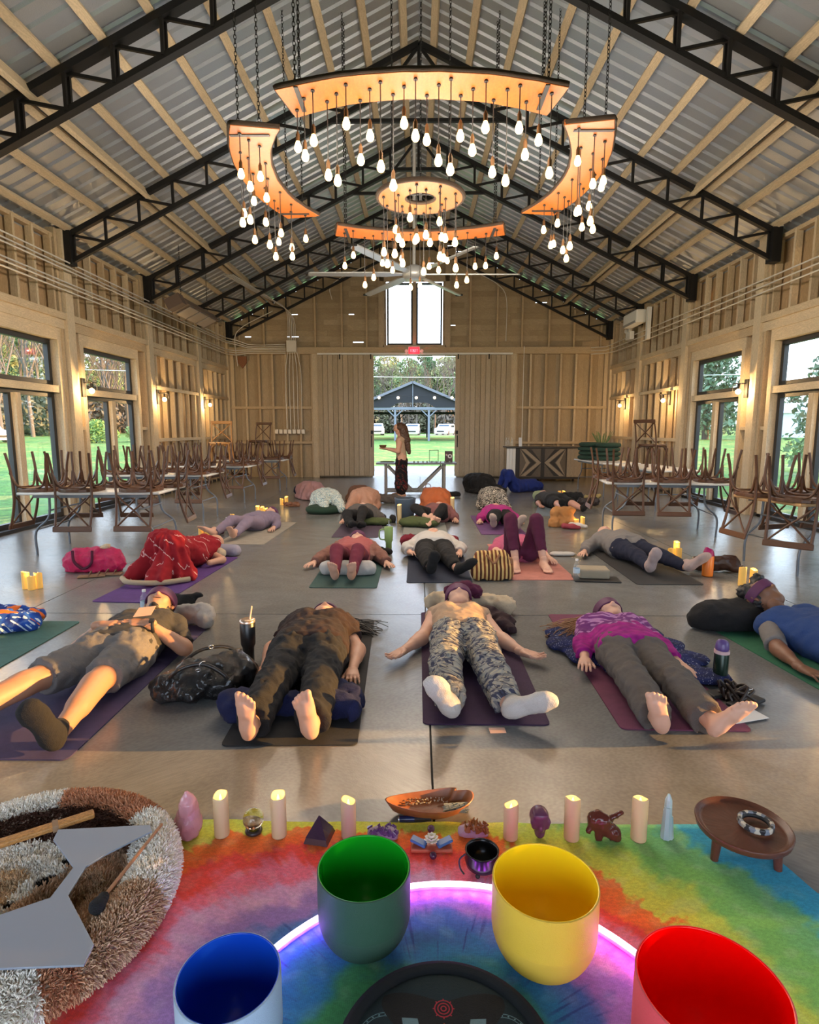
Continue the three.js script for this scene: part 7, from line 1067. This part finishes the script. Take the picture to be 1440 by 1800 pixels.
for (const [x, z, w, c] of [[2.28, -8.3, 'nearer', [0.65, 0.6, 0.56]], [2.16, -8.22, 'farther', [0.3, 0.04, 0.06]]]) bundle('sneaker', `${w === 'nearer' ? 'white' : 'dark red'} sneaker beside the brown paper bag`, 'shoe', x, z, [B([-0.09, 0.04, 0], [0.03, 0.03, 0], 0.042, 0.035), B([0.03, 0.03, 0], [0.12, 0.02, 0], 0.036, 0.026)], mat(c, 0.7), { noise: 0.004, turn: -0.2 });
{ const t = thing('bucket', 'dark blue-grey bucket in front of the standing woman', 'bucket', [-0.2, 0.002, -9.05]); part('pail', lathe([[0.001, 0], [0.13, 0], [0.165, 0.33], [0.17, 0.345], [0.155, 0.345], [0.12, 0.02], [0.001, 0.02]], 32), mat([0.07, 0.1, 0.14], 0.45), t); part('handle', tube([[-0.165, 0.33, 0], [-0.1, 0.36, 0.13], [0.1, 0.36, 0.13], [0.165, 0.33, 0]], 0.006, 20, 5), M.black, t);
  bundle('shoe', 'black shoe to the left of the bucket, left one', 'shoe', -0.52, -8.88, [B([-0.02, 0.05, -0.1], [0, 0.035, 0.08], 0.05, 0.04)], F.black, { noise: 0.005, group: 'black shoes by the bucket' }); bundle('shoe', 'black shoe to the left of the bucket, right one', 'shoe', -0.39, -8.82, [B([0, 0.05, -0.1], [0.02, 0.035, 0.08], 0.05, 0.04)], F.black, { noise: 0.005, group: 'black shoes by the bucket' });
}
bundle('shoe', 'dark shoe by the green tumbler, left one', 'shoe', -0.52, -6.62, [B([-0.1, 0.04, 0], [0.06, 0.03, 0.02], 0.045, 0.036)], F.black, { noise: 0.008, nf: 16, group: 'dark shoes by the green tumbler' });
bundle('shoe', 'dark shoe by the green tumbler, right one', 'shoe', -0.4, -6.5, [B([-0.06, 0.04, 0], [0.08, 0.03, 0.03], 0.045, 0.036)], F.black, { noise: 0.008, nf: 16, group: 'dark shoes by the green tumbler' });
bundle('shoe', 'black shoe on the floor near the far door, right of the orange blanket', 'shoe', 0.72, -12.2, [B([-0.12, 0.05, 0], [0.12, 0.05, 0], 0.06, 0.055)], F.black, {});
bundle('head_pillow', 'grey-brown bundled jacket left of the serving table legs', 'jacket', -0.62, -11.2, [B([-0.14, 0.07, 0], [0.2, 0.07, 0], 0.09, 0.09)], F.taupe, { noise: 0.02 });
bundle('head_scarf', 'dark pink cloth beside the left candles', 'scarf', -2.78, -7.75, [B([-0.1, 0.03, 0], [0.12, 0.03, 0], 0.045, 0.05)], F.plum, { noise: 0.012 });
bundle('sandal', 'brown strappy sandal by the fourth left candles', 'sandal', -2.32, -10.6, [B([-0.1, 0.03, 0], [0.12, 0.03, 0.03], 0.05, 0.05)], mat([0.2, 0.08, 0.04], 0.6), { noise: 0.02, nf: 16 });
bundle('duffel_bag', 'dark purple bag at the far left near the pink shawl', 'bag', -2.5, -12.7, [B([-0.12, 0.08, 0], [0.12, 0.08, 0], 0.1, 0.1)], F.navy, {});
bundle('duffel_bag', 'black bag behind the person in black shorts', 'bag', 2.95, -11.2, [B([-0.12, 0.1, 0], [0.12, 0.1, 0], 0.11, 0.11)], F.black, {});
bundle('sun_hat', 'green and white cap behind the person in black shorts', 'hat', 2.45, -11.7, [B([-0.05, 0.08, 0], [0.05, 0.08, 0], 0.1, 0.1)], fabric([0.4, 0.48, 0.3]), {});
bundle('leather_bag', 'black bag with pale lining under the right chairs', 'bag', 3.1, -10.6, [B([-0.12, 0.08, 0], [0.12, 0.1, 0], 0.09, 0.08)], mat([0.03, 0.02, 0.018], 0.5), { noise: 0.016 });
bundle('cloth_bundle', 'yellow cloth bundle by the candles near the right chairs', 'cloth', 3.35, -11.3, [B([-0.1, 0.06, 0], [0.14, 0.12, 0], 0.08, 0.05)], fabric([0.62, 0.48, 0.2]), { noise: 0.016 });
{ // sandals and card at the purple-shirted woman's mat
  const t = thing('sandal', 'dark strappy sandals heaped beside the green flask', 'sandal', [1.66, 0.004, -2.92], 0.4), q = rng(12), L = []; for (let i = 0; i < 16; i++) { const a = q() * 6.28; L.push(tube([[(q() - 0.5) * 0.16, 0.015, (q() - 0.5) * 0.16], [(q() - 0.5) * 0.14, 0.05 + q() * 0.06, (q() - 0.5) * 0.14], [(q() - 0.5) * 0.16, 0.015, (q() - 0.5) * 0.16]], 0.008, 10, 5)); } part('straps', merge(L), mat([0.03, 0.02, 0.016], 0.4), t); for (const s of [-1, 1]) part('sole', at(rbox(0.22, 0.02, 0.08, 0.01), 0, 0.012, s * 0.06, 0, 0.1 * s), M.black, t); part('buckle', at(new THREE.TorusGeometry(0.014, 0.003, 6, 14), 0.02, 0.075, 0.06, 1.0), M.chrome, t);
  single('paper_card', box(0.2, 0.002, 0.12), mat([0.7, 0.7, 0.7], 0.8), 'white paper sheet under the dark sandals', 'paper', undefined, [1.6, 0.008, -2.74], [0, 0.3, 0]);
  single('paper_card', box(0.075, 0.002, 0.05), mat([0.55, 0.36, 0.3], 0.8), 'small pinkish card on the floor by the white socks', 'card', undefined, [0.375, 0.002, -2.585], [0, 0.05, 0]);
  single('paper_card', box(0.1, 0.002, 0.14), mat([0.85, 0.45, 0.28], 0.8), 'orange card resting on the bearded man\'s chest', 'card', undefined, [-1.66, 0.305, -3.42], [0.1, 0.2, 0.05]);
  const w = thing('wrist_watch', 'black watch on the bearded man\'s wrist', 'watch', [-1.575, 0.245, -3.33], 0.2); part('band', at(new THREE.TorusGeometry(0.034, 0.011, 6, 18), 0, 0, 0, 0, Math.PI / 2 + 0.2), M.black, w); part('dial', rbox(0.03, 0.014, 0.034, 0.004), M.black, w, [0, 0.036, 0.012], [0.3, 0, 0]);
}
{ // serving table behind the standing woman
  const t = thing('serving_table', 'long grey serving table with slanted braces by the far door', 'table', [-0.04, 0, -12.75], 0.02), gm = wood([0.3, 0.29, 0.28], 0.6);
  part('tabletop', at(rbox(1.72, 0.035, 0.6, 0.006), 0, 0.68, 0), mat([0.16, 0.17, 0.18], 0.5), t);
  for (const x of [-0.66, 0.6]) for (const z of [-0.22, 0.22]) part('leg', boxAt(0.055, 0.66, 0.055, x, 0.33, z), gm, t);
  for (const z of [-0.22, 0.22]) { part('brace', bar(V(-0.62, 0.62, z), V(-0.08, 0.08, z), 0.04, 0.045), gm, t); part('brace', bar(V(0.56, 0.62, z), V(0.02, 0.08, z), 0.04, 0.045), gm, t); part('rail', boxAt(1.3, 0.05, 0.04, -0.03, 0.09, z), gm, t); }
  single('sign_frame', merge([boxAt(0.2, 0.012, 0.012, 0, 0.006, 0), boxAt(0.2, 0.012, 0.012, 0, 0.26, 0), boxAt(0.012, 0.26, 0.012, -0.094, 0.13, 0), boxAt(0.012, 0.26, 0.012, 0.094, 0.13, 0)]), M.black, 'empty black display frame standing on the serving table', 'frame', undefined, [0.34, 0.7, -12.7]);
  const c = thing('picture_card', 'dark printed card standing at the right end of the serving table', 'card', [0.66, 0.7, -12.68], -0.05); part('card', at(rbox(0.17, 0.24, 0.015, 0.003), 0, 0.12, 0), mat([0.06, 0.03, 0.03], 0.5), c); part('printed_disc', at(new THREE.TorusGeometry(0.035, 0.012, 6, 24), 0.025, 0.13, 0.008), M.white, c); part('printed_disc', at(new THREE.CylinderGeometry(0.022, 0.022, 0.008, 12), -0.045, 0.16, 0.008, Math.PI / 2), mat([0.5, 0.35, 0.3], 0.5), c);
  const q = rng(2); for (let i = 0; i < 9; i++) single('tea_light', lathe([[0.001, 0], [0.016, 0], [0.018, 0.03], [0.012, 0.03], [0.001, 0.02]], 12), M.grey, 'small dark tea light holder in the row on the serving table', 'tea light', 'tea lights on the serving table', [-0.1 + i * 0.095 + q() * 0.02, 0.6985, -12.62 + q() * 0.05]);
  bundle('cloth_runner', 'folded cloth at the left end of the serving table', 'cloth', -0.66, -12.72, [B([-0.12, 0.01, 0], [0.1, 0.01, 0], 0.05, 0.05, { sy: 0.35 })], F.taupe, { y: 0.698, noise: 0.003 });
  const h = thing('basket_bag', 'small brown handbag with ring handle beyond the orange blanket', 'handbag', [0.2, 0.002, -11.6]); part('bag', at(rbox(0.22, 0.12, 0.1, 0.03), 0, 0.2, 0), mat([0.25, 0.1, 0.06], 0.5), h); part('handle', at(new THREE.TorusGeometry(0.05, 0.007, 6, 20), 0, 0.28, 0), mat([0.25, 0.1, 0.06], 0.5), h); part('base', at(rbox(0.2, 0.16, 0.09, 0.02), 0, 0.08, 0), mat([0.2, 0.08, 0.05], 0.5), h);
}
renderer.render(scene, camera);
